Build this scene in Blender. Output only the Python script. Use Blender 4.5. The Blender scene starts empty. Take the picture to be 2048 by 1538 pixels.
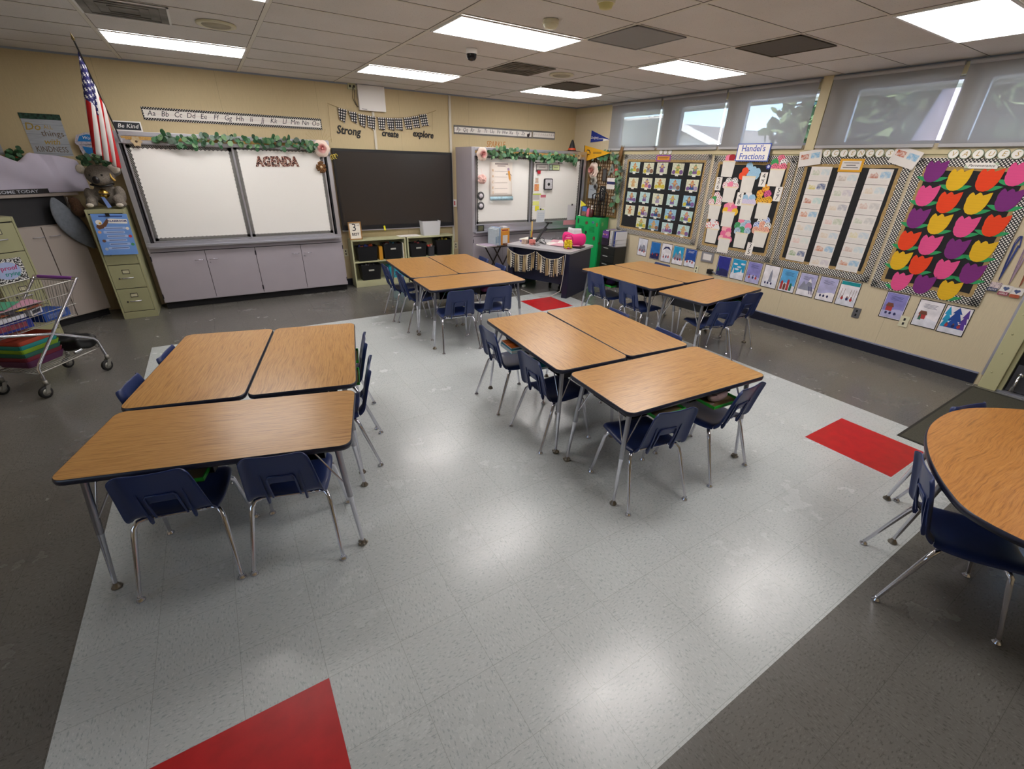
import bpy, math, random
from mathutils import Matrix, Vector
from math import sin, cos, pi, radians as R
random.seed(7)
SC = bpy.context.scene
COL = SC.collection
# ---------------------------------------------------------------- camera
CAMLOC = Vector((-6.3574, -7.9381, 1.9407))
FPX, YAW, PITCH, ROLL = 892.94, 0.5669, -0.4595, 0.0282
_f = Vector((sin(YAW)*cos(PITCH), cos(YAW)*cos(PITCH), sin(PITCH)))
_r0 = _f.cross(Vector((0, 0, 1))).normalized(); _u0 = _r0.cross(_f)
CR = cos(ROLL)*_r0 + sin(ROLL)*_u0
CU = -sin(ROLL)*_r0 + cos(ROLL)*_u0
CF = _f
cam = bpy.data.cameras.new('camera'); camo = bpy.data.objects.new('camera', cam); COL.objects.link(camo)
cam.sensor_width = 36; cam.sensor_fit = 'HORIZONTAL'; cam.lens = FPX/2048*36
cam.clip_start = 0.05; cam.clip_end = 200
m = Matrix((CR, CU, -CF)).transposed().to_4x4(); m.translation = CAMLOC
camo.matrix_world = m
SC.camera = camo
# ---------------------------------------------------------------- light and exposure
SC.view_settings.view_transform = 'Standard'; SC.view_settings.look = 'None'
SC.view_settings.gamma = 1; SC.view_settings.use_curve_mapping = False
SC.view_settings.exposure = 0.72
PANEL = 9.0          # emission of the ceiling light diffusers
SKY = 32.0
w = bpy.data.worlds.new('sky'); SC.world = w; w.use_nodes = True
nt = w.node_tree; bg = nt.nodes['Background']
sky = nt.nodes.new('ShaderNodeTexSky'); sky.sky_type = 'HOSEK_WILKIE'
sky.turbidity = 3; sky.sun_direction = Vector((-0.6, -0.5, 0.62)).normalized()
nt.links.new(sky.outputs[0], bg.inputs[0]); bg.inputs[1].default_value = SKY
sl = bpy.data.lights.new('sun', 'SUN'); sl.energy = 22; sl.angle = R(0.6); sl.color = (1, .96, .88)
so = bpy.data.objects.new('sun', sl); COL.objects.link(so)
so.rotation_euler = Vector((-0.6, -0.5, 0.75)).to_track_quat('Z', 'Y').to_euler()

def ray(px, py):
    return CR*((px-1024)/FPX) + CU*(-(py-769)/FPX) + CF
def at(px, py, ax, v):          # where the sight line through a photo pixel meets the plane axis=v
    d = ray(px, py); t = (v-CAMLOC[ax])/d[ax]; return CAMLOC + d*t
def onB(px, py, y=0.0): return at(px, py, 1, y)
def onR(px, py, x=0.0): return at(px, py, 0, x)
def onZ(px, py, z=0.0): return at(px, py, 2, z)
# ---------------------------------------------------------------- materials
MATS = {}
def srgb(c):
    if isinstance(c, str):
        c = tuple(int(c[i:i+2], 16)/255 for i in (0, 2, 4))
    return tuple((x/12.92 if x <= .04045 else ((x+.055)/1.055)**2.4) for x in c) + (1,)
def mat(name, col, rough=.6, metal=0., spec=.5, var=0., scale=20, bump=0., coat=0., trans=0., emit=None, estr=0., stretch=None):
    """plain surface with an optional cloudy variation and bump"""
    if name in MATS: return MATS[name]
    m = bpy.data.materials.new(name); m.use_nodes = True
    n = m.node_tree; p = n.nodes['Principled BSDF']
    c = srgb(col)
    p.inputs['Base Color'].default_value = c
    p.inputs['Roughness'].default_value = rough; p.inputs['Metallic'].default_value = metal
    p.inputs['Specular IOR Level'].default_value = spec
    if coat: p.inputs['Coat Weight'].default_value = coat; p.inputs['Coat Roughness'].default_value = .15
    if trans: p.inputs['Transmission Weight'].default_value = trans
    if emit: p.inputs['Emission Color'].default_value = srgb(emit); p.inputs['Emission Strength'].default_value = estr
    if var or bump:
        tc = n.nodes.new('ShaderNodeTexCoord'); mp = n.nodes.new('ShaderNodeMapping')
        n.links.new(tc.outputs['Object'], mp.inputs[0])
        if stretch: mp.inputs['Scale'].default_value = stretch
        nz = n.nodes.new('ShaderNodeTexNoise'); nz.inputs['Scale'].default_value = scale; nz.inputs['Detail'].default_value = 4
        n.links.new(mp.outputs[0], nz.inputs['Vector'])
        if var:
            r = n.nodes.new('ShaderNodeValToRGB')
            r.color_ramp.elements[0].position = .3; r.color_ramp.elements[1].position = .7
            r.color_ramp.elements[0].color = tuple(max(0, x*(1-var)) for x in c[:3])+(1,)
            r.color_ramp.elements[1].color = tuple(min(1, x*(1+var)) for x in c[:3])+(1,)
            n.links.new(nz.outputs[0], r.inputs[0]); n.links.new(r.outputs[0], p.inputs['Base Color'])
        if bump:
            b = n.nodes.new('ShaderNodeBump'); b.inputs['Strength'].default_value = bump; b.inputs['Distance'].default_value = .01
            n.links.new(nz.outputs[0], b.inputs['Height']); n.links.new(b.outputs[0], p.inputs['Normal'])
    MATS[name] = m; return m
def N(m, t): return m.node_tree.nodes.new(t)
def L(m, a, b): m.node_tree.links.new(a, b)
def newmat(name, rough=.6):
    m = bpy.data.materials.new(name); m.use_nodes = True; p = m.node_tree.nodes['Principled BSDF']
    p.inputs['Roughness'].default_value = rough; MATS[name] = m; return m, p
def mixc(m, fac, a, b):
    x = N(m, 'ShaderNodeMix'); x.data_type = 'RGBA'
    for s, v in ((x.inputs[0], fac), (x.inputs[6], a), (x.inputs[7], b)):
        if hasattr(v, 'links'): L(m, v, s)
        else: s.default_value = v
    return x.outputs[2]
def ramp(m, src, stops):
    r = N(m, 'ShaderNodeValToRGB'); L(m, src, r.inputs[0]); e = r.color_ramp.elements
    while len(e) < len(stops): e.new(.5)
    for i, (p, c) in enumerate(stops): e[i].position = p; e[i].color = c if len(c) == 4 else tuple(c)+(1,)
    return r.outputs[0]
def coords(m, kind='Object', scale=(1, 1, 1), rot=(0, 0, 0), loc=(0, 0, 0)):
    t = N(m, 'ShaderNodeTexCoord'); p = N(m, 'ShaderNodeMapping'); L(m, t.outputs[kind], p.inputs[0])
    p.inputs['Scale'].default_value = scale; p.inputs['Rotation'].default_value = rot; p.inputs['Location'].default_value = loc
    return p.outputs[0]
def noise(m, vec, scale, detail=3, rough=.5):
    n = N(m, 'ShaderNodeTexNoise'); n.inputs['Scale'].default_value = scale; n.inputs['Detail'].default_value = detail
    n.inputs['Roughness'].default_value = rough; L(m, vec, n.inputs['Vector']); return n.outputs[0]
def math_(m, op, a, b=None):
    x = N(m, 'ShaderNodeMath'); x.operation = op
    for i, v in enumerate((a, b)):
        if v is None: continue
        if hasattr(v, 'links'): L(m, v, x.inputs[i])
        else: x.inputs[i].default_value = v
    return x.outputs[0]

def tile_mat(name, base, dark, light, line, rough, tx, ty, chips=1.0, bigvar=.06):
    """vinyl composition tile: fleck chips, hairline joints each foot, alternating grain direction"""
    m, p = newmat(name, rough)
    v = coords(m, 'Object')
    s = N(m, 'ShaderNodeSeparateXYZ'); L(m, v, s.inputs[0])
    T = .3065
    fx = math_(m, 'FRACT', math_(m, 'DIVIDE', math_(m, 'SUBTRACT', s.outputs[0], tx), T))
    fy = math_(m, 'FRACT', math_(m, 'DIVIDE', math_(m, 'SUBTRACT', s.outputs[1], ty), T))
    ix = math_(m, 'FLOOR', math_(m, 'DIVIDE', math_(m, 'SUBTRACT', s.outputs[0], tx), T))
    iy = math_(m, 'FLOOR', math_(m, 'DIVIDE', math_(m, 'SUBTRACT', s.outputs[1], ty), T))
    par = math_(m, 'MODULO', math_(m, 'ABSOLUTE', math_(m, 'ADD', ix, iy)), 2)
    va = coords(m, 'Object', (52, 125, 1), (0, 0, .3)); vb = coords(m, 'Object', (125, 52, 1), (0, 0, .3))
    mv = N(m, 'ShaderNodeMix'); mv.data_type = 'VECTOR'; L(m, par, mv.inputs[0]); L(m, va, mv.inputs[4]); L(m, vb, mv.inputs[5])
    nz = noise(m, mv.outputs[1], 1.0, 2, .6)
    c = srgb
    col = ramp(m, nz, [(.0, c(dark)), (.36, c(dark)), (.42, c(base)), (.60, c(base)), (.66, c(light)), (1, c(light))])
    big = noise(m, v, 1.6, 4, .6)
    b2 = ramp(m, big, [(.3, (1-bigvar,)*3), (.7, (1+bigvar*.5,)*3)])
    mm = N(m, 'ShaderNodeMix'); mm.data_type = 'RGBA'; mm.blend_type = 'MULTIPLY'; mm.inputs[0].default_value = 1
    L(m, col, mm.inputs[6]); L(m, b2, mm.inputs[7])
    wn = N(m, 'ShaderNodeTexWhiteNoise'); wn.noise_dimensions = '2D'
    cb = N(m, 'ShaderNodeCombineXYZ'); L(m, ix, cb.inputs[0]); L(m, iy, cb.inputs[1]); L(m, cb.outputs[0], wn.inputs['Vector'])
    tv = ramp(m, wn.outputs[0], [(0, (.97,)*3), (1, (1.01,)*3)])
    m3 = N(m, 'ShaderNodeMix'); m3.data_type = 'RGBA'; m3.blend_type = 'MULTIPLY'; m3.inputs[0].default_value = 1
    L(m, mm.outputs[2], m3.inputs[6]); L(m, tv, m3.inputs[7])
    e = .0032
    def edge(f): return math_(m, 'ADD', math_(m, 'LESS_THAN', f, e), math_(m, 'GREATER_THAN', f, 1-e))
    ln = math_(m, 'MINIMUM', math_(m, 'ADD', edge(fx), edge(fy)), 1)
    out = mixc(m, math_(m, 'MULTIPLY', ln, .45), m3.outputs[2], c(line))
    L(m, out, p.inputs['Base Color'])
    rr = ramp(m, noise(m, v, 2.2, 5, .65), [(.35, (rough*.8,)*3), (.7, (min(1, rough*1.25),)*3)])
    L(m, rr, p.inputs['Roughness'])
    p.inputs['Specular IOR Level'].default_value = .5
    return m
def wood_mat(name, ax=0, c0='8a5e30', c1='b1834a', c2='c0965c', rough=.28):
    m, p = newmat(name, rough)
    sc = (2.2, 52, 4) if ax == 0 else (52, 2.2, 4)
    oi = N(m, 'ShaderNodeObjectInfo')
    v0 = coords(m, 'Object')
    ad = N(m, 'ShaderNodeVectorMath'); ad.operation = 'MULTIPLY_ADD'
    cmb = N(m, 'ShaderNodeCombineXYZ'); L(m, oi.outputs['Random'], cmb.inputs[0]); L(m, oi.outputs['Random'], cmb.inputs[1])
    sm = N(m, 'ShaderNodeVectorMath'); sm.operation = 'SCALE'; L(m, cmb.outputs[0], sm.inputs[0]); sm.inputs[3].default_value = 9
    av = N(m, 'ShaderNodeVectorMath'); av.operation = 'ADD'; L(m, v0, av.inputs[0]); L(m, sm.outputs[0], av.inputs[1])
    wv = noise(m, av.outputs[0], 3.0, 3, .5)           # warp
    wc = N(m, 'ShaderNodeCombineXYZ'); wsc = math_(m, 'MULTIPLY', math_(m, 'SUBTRACT', wv, .5), .07)
    L(m, wsc, wc.inputs[1 if ax == 0 else 0])
    aw = N(m, 'ShaderNodeVectorMath'); aw.operation = 'ADD'; L(m, av.outputs[0], aw.inputs[0]); L(m, wc.outputs[0], aw.inputs[1])
    mp = N(m, 'ShaderNodeMapping'); mp.inputs['Scale'].default_value = sc; L(m, aw.outputs[0], mp.inputs[0])
    g1 = noise(m, mp.outputs[0], 2.2, 6, .62)
    mp2 = N(m, 'ShaderNodeMapping'); mp2.inputs['Scale'].default_value = tuple(x*(3.2 if x > 4 else 2.2) for x in sc); L(m, aw.outputs[0], mp2.inputs[0])
    g2 = noise(m, mp2.outputs[0], 3.0, 3, .6)
    a = ramp(m, g1, [(.30, srgb(c0)), (.48, srgb(c1)), (.75, srgb(c2))])
    b = ramp(m, g2, [(.32, (.66, .6, .55)), (.5, (1, 1, 1))])
    mm = N(m, 'ShaderNodeMix'); mm.data_type = 'RGBA'; mm.blend_type = 'MULTIPLY'; mm.inputs[0].default_value = .8
    L(m, a, mm.inputs[6]); L(m, b, mm.inputs[7]); L(m, mm.outputs[2], p.inputs['Base Color'])
    return m
def check_mat(name, ca, cb, sx, kind='Object', rot=0., rough=.7, frac=None, sy=None):
    m, p = newmat(name, rough)
    ch = N(m, 'ShaderNodeTexChecker'); ch.inputs['Scale'].default_value = 1
    L(m, coords(m, kind, (sx, sy or sx, 0.0), (0, 0, rot), (.013, .017, .5)), ch.inputs[0])
    ch.inputs[1].default_value = srgb(ca); ch.inputs[2].default_value = srgb(cb)
    L(m, ch.outputs[0], p.inputs['Base Color']); return m
def gingham_mat(name, s):
    m, p = newmat(name, .9)
    v = coords(m, 'Object', (s, s, s)); sp = N(m, 'ShaderNodeSeparateXYZ'); L(m, v, sp.inputs[0])
    a = math_(m, 'LESS_THAN', math_(m, 'FRACT', sp.outputs[0]), .5); b = math_(m, 'LESS_THAN', math_(m, 'FRACT', sp.outputs[1]), .5)
    t = math_(m, 'MULTIPLY', math_(m, 'ADD', a, b), .5)
    L(m, ramp(m, t, [(0, srgb('f2efe8')), (.5, srgb('4c4c52')), (1, srgb('141418'))]), p.inputs['Base Color']); return m

# ---------------------------------------------------------------- mesh builder
class MB:
    def __init__(s, M=None): s.v = []; s.f = []; s.fm = []; s.sm = []; s.m = []; s.M = M or Matrix.Identity(4)
    def mi(s, m):
        if m not in s.m: s.m.append(m)
        return s.m.index(m)
    def add(s, vs, fs, m, smooth=False, M=None):
        T = s.M @ M if M else s.M
        o = len(s.v); s.v += [T @ Vector(x) for x in vs]; k = s.mi(m)
        for f in fs: s.f.append([i+o for i in f]); s.fm.append(k); s.sm.append(smooth)
    def box(s, a, b, m, M=None):
        (x0, y0, z0), (x1, y1, z1) = a, b
        s.add([(x0, y0, z0), (x1, y0, z0), (x1, y1, z0), (x0, y1, z0), (x0, y0, z1), (x1, y0, z1), (x1, y1, z1), (x0, y1, z1)],
              [(0, 3, 2, 1), (4, 5, 6, 7), (0, 1, 5, 4), (1, 2, 6, 5), (2, 3, 7, 6), (3, 0, 4, 7)], m, False, M)
    def prism(s, poly, z0, z1, m, mtop=None, M=None, smooth=False):
        n = len(poly)
        ar = sum(poly[i][0]*poly[(i+1) % n][1]-poly[(i+1) % n][0]*poly[i][1] for i in range(n))
        if ar < 0: poly = poly[::-1]
        vs = [(x, y, z0) for x, y in poly]+[(x, y, z1) for x, y in poly]
        s.add(vs, [tuple(range(n-1, -1, -1))]+[(i, (i+1) % n, n+(i+1) % n, n+i) for i in range(n)], m, smooth, M)
        s.add([(x, y, z1) for x, y in poly], [tuple(range(n))], mtop or m, False, M)
    def tube(s, pts, r, m, n=8, closed=False, caps=True, M=None):
        pts = [Vector(p) for p in pts]; k = len(pts)
        rs = r if isinstance(r, (list, tuple)) else [r]*k
        vs = []; prev = None
        for i, p in enumerate(pts):
            if closed: t = (pts[(i+1) % k]-pts[i-1])
            else: t = pts[min(i+1, k-1)]-pts[max(i-1, 0)]
            t = t.normalized() if t.length > 1e-9 else Vector((0, 0, 1))
            if prev is None:
                a = Vector((0, 0, 1)) if abs(t.z) < .9 else Vector((1, 0, 0)); x = t.cross(a).normalized()
            else:
                x = prev - t*prev.dot(t); x = x.normalized() if x.length > 1e-6 else t.orthogonal().normalized()
            prev = x; y = t.cross(x)
            for j in range(n):
                a = 2*pi*j/n; vs.append(p+(x*cos(a)+y*sin(a))*rs[i])
        fs = []
        for i in range(k if closed else k-1):
            for j in range(n):
                a = i*n+j; b = i*n+(j+1) % n; c = ((i+1) % k)*n
                fs.append((a, b, c+(j+1) % n, c+j))
        s.add(vs, fs, m, True, M)
        if caps and not closed:
            s.add(vs[:n], [tuple(range(n-1, -1, -1))], m, False, M); s.add(vs[-n:], [tuple(range(n))], m, False, M)
    def lathe(s, prof, m, n=16, M=None, smooth=True):
        vs = [(r*cos(2*pi*j/n), r*sin(2*pi*j/n), z) for r, z in prof for j in range(n)]
        fs = [(i*n+j, i*n+(j+1) % n, (i+1)*n+(j+1) % n, (i+1)*n+j) for i in range(len(prof)-1) for j in range(n)]
        s.add(vs, fs, m, smooth, M)
        if prof[0][0] > 1e-6: s.add(vs[:n], [tuple(range(n-1, -1, -1))], m, False, M)
        if prof[-1][0] > 1e-6: s.add(vs[-n:], [tuple(range(n))], m, False, M)
    def ball(s, c, r, m, n=12, M=None):
        r = r if isinstance(r, (list, tuple)) else (r, r, r); k = n//2
        prof = [(max(sin(pi*i/k), 0), -cos(pi*i/k)) for i in range(k+1)]
        T = Matrix.Translation(c) @ Matrix.Diagonal((*r, 1)); s.lathe(prof, m, n, (M @ T) if M else T)
    def grid(s, fn, nu, nv, m, smooth=True, M=None, skip=None, thick=0.):
        vs = [fn(i/nu, j/nv) for j in range(nv+1) for i in range(nu+1)]
        fs = [(j*(nu+1)+i, j*(nu+1)+i+1, (j+1)*(nu+1)+i+1, (j+1)*(nu+1)+i) for j in range(nv) for i in range(nu) if not (skip and skip(i, j))]
        s.add(vs, fs, m, smooth, M)
    def text(s, t, size, m, M=None, ext=.0004, align='CENTER', shear=0., bold=0., xs=1.):
        cu = bpy.data.curves.new('t', 'FONT'); cu.body = t; cu.size = size; cu.align_x = align; cu.align_y = 'CENTER'
        cu.extrude = ext; cu.shear = shear; cu.offset = bold; cu.resolution_u = 2
        o = bpy.data.objects.new('t', cu); COL.objects.link(o)
        bpy.context.view_layer.update()
        me = o.to_mesh(); vs = [(v.co.x*xs, v.co.y, v.co.z) for v in me.vertices]; fs = [tuple(p.vertices) for p in me.polygons]
        s.add(vs, fs, m, False, M); o.to_mesh_clear()
        bpy.data.objects.remove(o); bpy.data.curves.remove(cu)
    def build(s, name, parent=None, M=None, bevel=0., solid=0., sub=0, soff=0.):
        me = bpy.data.meshes.new(name); me.from_pydata([tuple(x) for x in s.v], [], s.f)
        for x in s.m: me.materials.append(x)
        me.polygons.foreach_set('material_index', s.fm); me.polygons.foreach_set('use_smooth', s.sm); me.update()
        o = bpy.data.objects.new(name, me); COL.objects.link(o)
        if M is not None: o.matrix_world = M
        if parent: o.parent = parent
        if solid: d = o.modifiers.new('solid', 'SOLIDIFY'); d.thickness = solid; d.offset = soff
        if bevel:
            d = o.modifiers.new('bevel', 'BEVEL'); d.width = bevel; d.segments = 2; d.limit_method = 'ANGLE'; d.angle_limit = R(40)
        if sub: d = o.modifiers.new('sub', 'SUBSURF'); d.levels = sub; d.render_levels = sub
        return o
def tag(o, label=None, cat=None, group=None, kind=None):
    for k, v in (('label', label), ('category', cat), ('group', group), ('kind', kind)):
        if v: o[k] = v
    return o
def T(x, y, z=0, rz=0): return Matrix.Translation((x, y, z)) @ Matrix.Rotation(rz, 4, 'Z')
def root(name, label, cat, M, group=None):
    o = bpy.data.objects.new(name, None); COL.objects.link(o); o.empty_display_size = .1
    o.matrix_world = M; return tag(o, label, cat, group)
def one(name, mb, label, cat, M=None, group=None, **k): return tag(mb.build(name, None, M, **k), label, cat, group)
def struct(name, mb, M=None, **k): return tag(mb.build(name, None, M, **k), kind='structure')
def dup(r, M, label=None, group=None):
    def cp(o, par):
        c = o.copy(); COL.objects.link(c)
        if par: c.parent = par
        for ch in o.children: cp(ch, c)
        return c
    c = cp(r, None); c.matrix_world = M
    if label: c['label'] = label
    if group: c['group'] = group
    return c
def FB(x, z, y=0., rot=0.):      # frame on the back wall: X to the right, Y up, Z into the room
    return Matrix(((1, 0, 0, x), (0, 0, -1, y), (0, 1, 0, z), (0, 0, 0, 1))) @ Matrix.Rotation(rot, 4, 'Z')
def FR(y, z, x=0., rot=0.):      # frame on the right wall
    return Matrix(((0, 0, -1, x), (-1, 0, 0, y), (0, 1, 0, z), (0, 0, 0, 1))) @ Matrix.Rotation(rot, 4, 'Z')
def FBp(px, py, y=0., rot=0.): p = onB(px, py, y); return FB(p.x, p.z, y, rot)
def FRp(px, py, x=0., rot=0.): p = onR(px, py, x); return FR(p.y, p.z, x, rot)
def rrect(w, h, r, n=4, cx=0, cy=0):
    o = []
    for sx, sy, a0 in ((1, 1, 0), (-1, 1, 90), (-1, -1, 180), (1, -1, 270)):
        for i in range(n+1):
            a = R(a0+90*i/n); o.append((cx+sx*(w/2-r)+r*cos(a), cy+sy*(h/2-r)+r*sin(a)))
    return o
def rect(w, h, cx=0, cy=0): return [(cx-w/2, cy-h/2), (cx+w/2, cy-h/2), (cx+w/2, cy+h/2), (cx-w/2, cy+h/2)]
def circ(r, n=20, cx=0, cy=0, ry=None): return [(cx+r*cos(2*pi*i/n), cy+(ry or r)*sin(2*pi*i/n)) for i in range(n)]
# ================================================================ the room
H = 2.936
XL, YN = -9.55, -11.2            # left wall and the wall behind the camera
GX, GY = -6.93, -0.48            # ceiling grid origin
WT = .2
def wall_mat(name, base, vert):
    m, p = newmat(name, .75)
    v = coords(m, 'Object'); s = N(m, 'ShaderNodeSeparateXYZ'); L(m, v, s.inputs[0])
    ax = s.outputs[0] if vert == 'x' else s.outputs[1]
    sc = (160, 160, 7)
    n1 = noise(m, coords(m, 'Object', sc), 1.0, 3, .6)
    c = srgb(base)
    a = ramp(m, n1, [(.3, tuple(x*.95 for x in c[:3])), (.7, tuple(min(1, x*1.05) for x in c[:3]))])
    f = math_(m, 'FRACT', math_(m, 'DIVIDE', math_(m, 'ADD', ax, 40.13), 1.2192))
    ln = math_(m, 'LESS_THAN', f, .0028)
    L(m, mixc(m, math_(m, 'MULTIPLY', ln, .45), a, srgb('6b6048')), p.inputs['Base Color'])
    b = N(m, 'ShaderNodeBump'); b.inputs['Strength'].default_value = .15; b.inputs['Distance'].default_value = .003
    L(m, n1, b.inputs['Height']); L(m, b.outputs[0], p.inputs['Normal'])
    return m
M_wallB = wall_mat('wall_panel_back', 'c9b892', 'x')
M_wallR = wall_mat('wall_panel_side', 'd0c2a4', 'y')
M_gray = tile_mat('grey_tile', '65635f', '54524f', '6f6d69', '3a3834', .24, -6.372, -6.605, bigvar=.10)
M_light = tile_mat('pale_tile', 'bcc1c1', 'a4aaab', 'c8cccb', '77756f', .24, -6.372, -6.605, bigvar=.05)
M_red = mat('red_tile', 'b4161c', .32, var=.12, scale=14)
M_cream = mat('cream_paint', 'cfcba4', .45, var=.04, scale=6)
M_sill = mat('sill_paint', 'c9bd97', .5)
M_base = mat('navy_rubber_base', '14182c', .45)
M_basetop = mat('base_cap', '8a90a8', .45)
M_dark = mat('dark_gap', '15151a', .7)
M_black = mat('black_plastic', '17171b', .4)
M_white = mat('white_paint', 'e9e7e4', .5)
M_cab = mat('mauve_grey_laminate', 'a8a1a9', .42, var=.03, scale=3)
M_alu = mat('brushed_aluminium', 'c9c9d2', .35, .85)
M_chrome = mat('chrome', 'd9d9e2', .13, 1.0)
M_steel = mat('satin_steel', 'a9a9b0', .3, 1.0)
M_paper = mat('white_paper', 'efece6', .8)
M_ink = mat('black_ink', '1b1b20', .7)

# floor: one slab with its tile colours laid in
fl = MB()
LX0, LX1, LY0, LY1 = -7.286, -1.70, -7.536, -1.90
reds = [(-6.98, -6.372, -7.215, -6.605), (-2.66, -2.05, -7.208, -6.605), (-2.575, -1.985, -2.765, -2.175)]
xs = sorted({XL, 0, LX0, LX1} | {r[0] for r in reds} | {r[1] for r in reds})
ys = sorted({YN, 0, LY0, LY1} | {r[2] for r in reds} | {r[3] for r in reds})
for i in range(len(xs)-1):
    for j in range(len(ys)-1):
        cx, cy = (xs[i]+xs[i+1])/2, (ys[j]+ys[j+1])/2
        mm = M_light if LX0 < cx < LX1 and LY0 < cy < LY1 else M_gray
        if any(r[0] < cx < r[1] and r[2] < cy < r[3] for r in reds): mm = M_red
        fl.add([(xs[i], ys[j], 0), (xs[i+1], ys[j], 0), (xs[i+1], ys[j+1], 0), (xs[i], ys[j+1], 0)], [(0, 1, 2, 3)], mm)
fl.box((XL, YN, -.15), (0, 0, -.002), M_gray)
struct('floor', fl)
# back wall, left wall, near wall
b = MB(); b.box((XL-WT, 0, 0), (WT, WT, H+.2), M_wallB); struct('wall_back', b)
b = MB(); LW = (-7.6, -6.0, 1.15, 2.05)
b.box((XL-WT, YN, 0), (XL, LW[0], H+.2), M_wallR); b.box((XL-WT, LW[1], 0), (XL, 0, H+.2), M_wallR); b.box((XL-WT, LW[0], 0), (XL, LW[1], LW[2]), M_wallR); b.box((XL-WT, LW[0], LW[3]), (XL, LW[1], H+.2), M_wallR); struct('wall_left', b)
b = MB(); b.box((XL-WT, YN-WT, 0), (WT, YN, H+.2), M_wallB); struct('wall_front', b)
# right wall: solid to the sill, clerestory openings, door opening
DY0, DY1, DH = -8.02, -7.06, 2.12
ZS, ZT = 2.235, 2.815
wins = [(-1.12, -2.19), (-2.43, -3.34), (-3.54, -4.53), (-4.88, -5.86), (-6.0, -7.00), (-7.1, -8.2), (-8.3, -9.4)]
b = MB()
b.box((0, DY1, 0), (WT, 0, ZS), M_wallR); b.box((0, YN, 0), (WT, DY0, ZS), M_wallR); b.box((0, DY0, DH), (WT, DY1, ZS), M_wallR)
b.box((0, YN, ZT), (WT, 0, H+.2), M_sill)
yy = 0
for y1, y0 in wins:
    b.box((0, y1, ZS), (WT, yy, ZT), M_wallR if yy == 0 else M_sill); yy = y0
b.box((0, YN, ZS), (WT, yy, ZT), M_wallR)
struct('wall_right', b)
M_glass = mat('window_glass', 'ffffff', .02, trans=1.0)
def archglass(name, tint=.9, ior=1.3):
    m = bpy.data.materials.new(name); m.use_nodes = True; n = m.node_tree; n.nodes.clear()
    o = n.nodes.new('ShaderNodeOutputMaterial'); t = n.nodes.new('ShaderNodeBsdfTransparent'); g = n.nodes.new('ShaderNodeBsdfGlossy')
    t.inputs[0].default_value = (tint, tint, tint*1.02, 1); g.inputs['Roughness'].default_value = .03
    f = n.nodes.new('ShaderNodeFresnel'); f.inputs[0].default_value = ior
    x = n.nodes.new('ShaderNodeMixShader'); n.links.new(f.outputs[0], x.inputs[0]); n.links.new(t.outputs[0], x.inputs[1]); n.links.new(g.outputs[0], x.inputs[2])
    n.links.new(x.outputs[0], o.inputs[0]); MATS[name] = m; return m
M_pane = archglass('pane_glass')
for i, (y1, y0) in enumerate(wins[:6]):
    b = MB()
    for a, c in (((.10, y0, ZS), (.14, y0+.03, ZT)), ((.10, y1-.03, ZS), (.14, y1, ZT)), ((.10, y0, ZS), (.14, y1, ZS+.03)), ((.10, y0, ZT-.03), (.14, y1, ZT))):
        b.box(a, c, M_alu)
    b.box((.118, y0+.03, ZS+.03), (.122, y1-.03, ZT-.03), M_pane)
    struct('window_%d' % (i+1), b)
b = MB(); b.box((XL-.12, LW[0], LW[2]), (XL-.116, LW[1], LW[3]), archglass('tinted_pane', .55))  # unseen window, added for blue daylight from the left; pane darkened to dim it
for a, c in (((XL-.14, LW[0], LW[2]), (XL-.1, LW[0]+.04, LW[3])), ((XL-.14, LW[1]-.04, LW[2]), (XL-.1, LW[1], LW[3])), ((XL-.14, LW[0], LW[2]), (XL-.1, LW[1], LW[2]+.04)), ((XL-.14, LW[0], LW[3]-.04), (XL-.1, LW[1], LW[3]))): b.box(a, c, M_alu)
struct('window_7', b)
# roller shades: woven cloth one can half see through
def shade_mat():
    m = bpy.data.materials.new('shade_cloth'); m.use_nodes = True; n = m.node_tree; n.nodes.clear()
    o = n.nodes.new('ShaderNodeOutputMaterial'); t = n.nodes.new('ShaderNodeBsdfTransparent'); d = n.nodes.new('ShaderNodeBsdfDiffuse'); tr = n.nodes.new('ShaderNodeBsdfTranslucent')
    d.inputs[0].default_value = srgb('b2b1b3'); tr.inputs[0].default_value = srgb('9c9ba0')
    a = n.nodes.new('ShaderNodeMixShader'); a.inputs[0].default_value = .3; n.links.new(d.outputs[0], a.inputs[1]); n.links.new(tr.outputs[0], a.inputs[2])
    x = n.nodes.new('ShaderNodeMixShader'); x.inputs[0].default_value = .34; n.links.new(a.outputs[0], x.inputs[1]); n.links.new(t.outputs[0], x.inputs[2])
    n.links.new(x.outputs[0], o.inputs[0]); return m
M_shade = shade_mat(); M_hem = mat('shade_hem', 'aeadb0', .8)
shades = [(-1.06, -2.165, 'second'), (-2.205, -3.315, ''), (-3.345, -4.525, ''), (-4.675, -5.83, ''), (-5.868, -7.03, ''), (-7.08, -8.22, '')]
slab = ['pale grey roller shade nearest the room corner, no view through it', 'grey roller shade showing the white gable outside', 'grey roller shade left of the window post, bright sky and branches behind',
        'wide grey roller shade right of the window post with a tree trunk behind', 'grey roller shade over the tulip bulletin board', 'grey roller shade over the door']
for (y1, y0, _), lb in zip(shades, slab):
    r = root('roller_shade', lb, 'window shade', Matrix.Translation((-.05, (y0+y1)/2, 2.195)), 'roller shades on the clerestory windows')
    hw = (y1-y0)/2
    b = MB(); b.box((-.0008, -hw, .03), (.0008, hw, .70), M_shade); b.build('shade_cloth', r)
    b = MB(); b.box((-.008, -hw, 0), (.008, hw, .032), M_hem); b.build('bottom_rail', r, bevel=.003)
    b = MB(); b.tube([(0, -hw, .705), (0, hw, .705)], .02, M_hem, 10); b.build('roller_tube', r)
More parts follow.
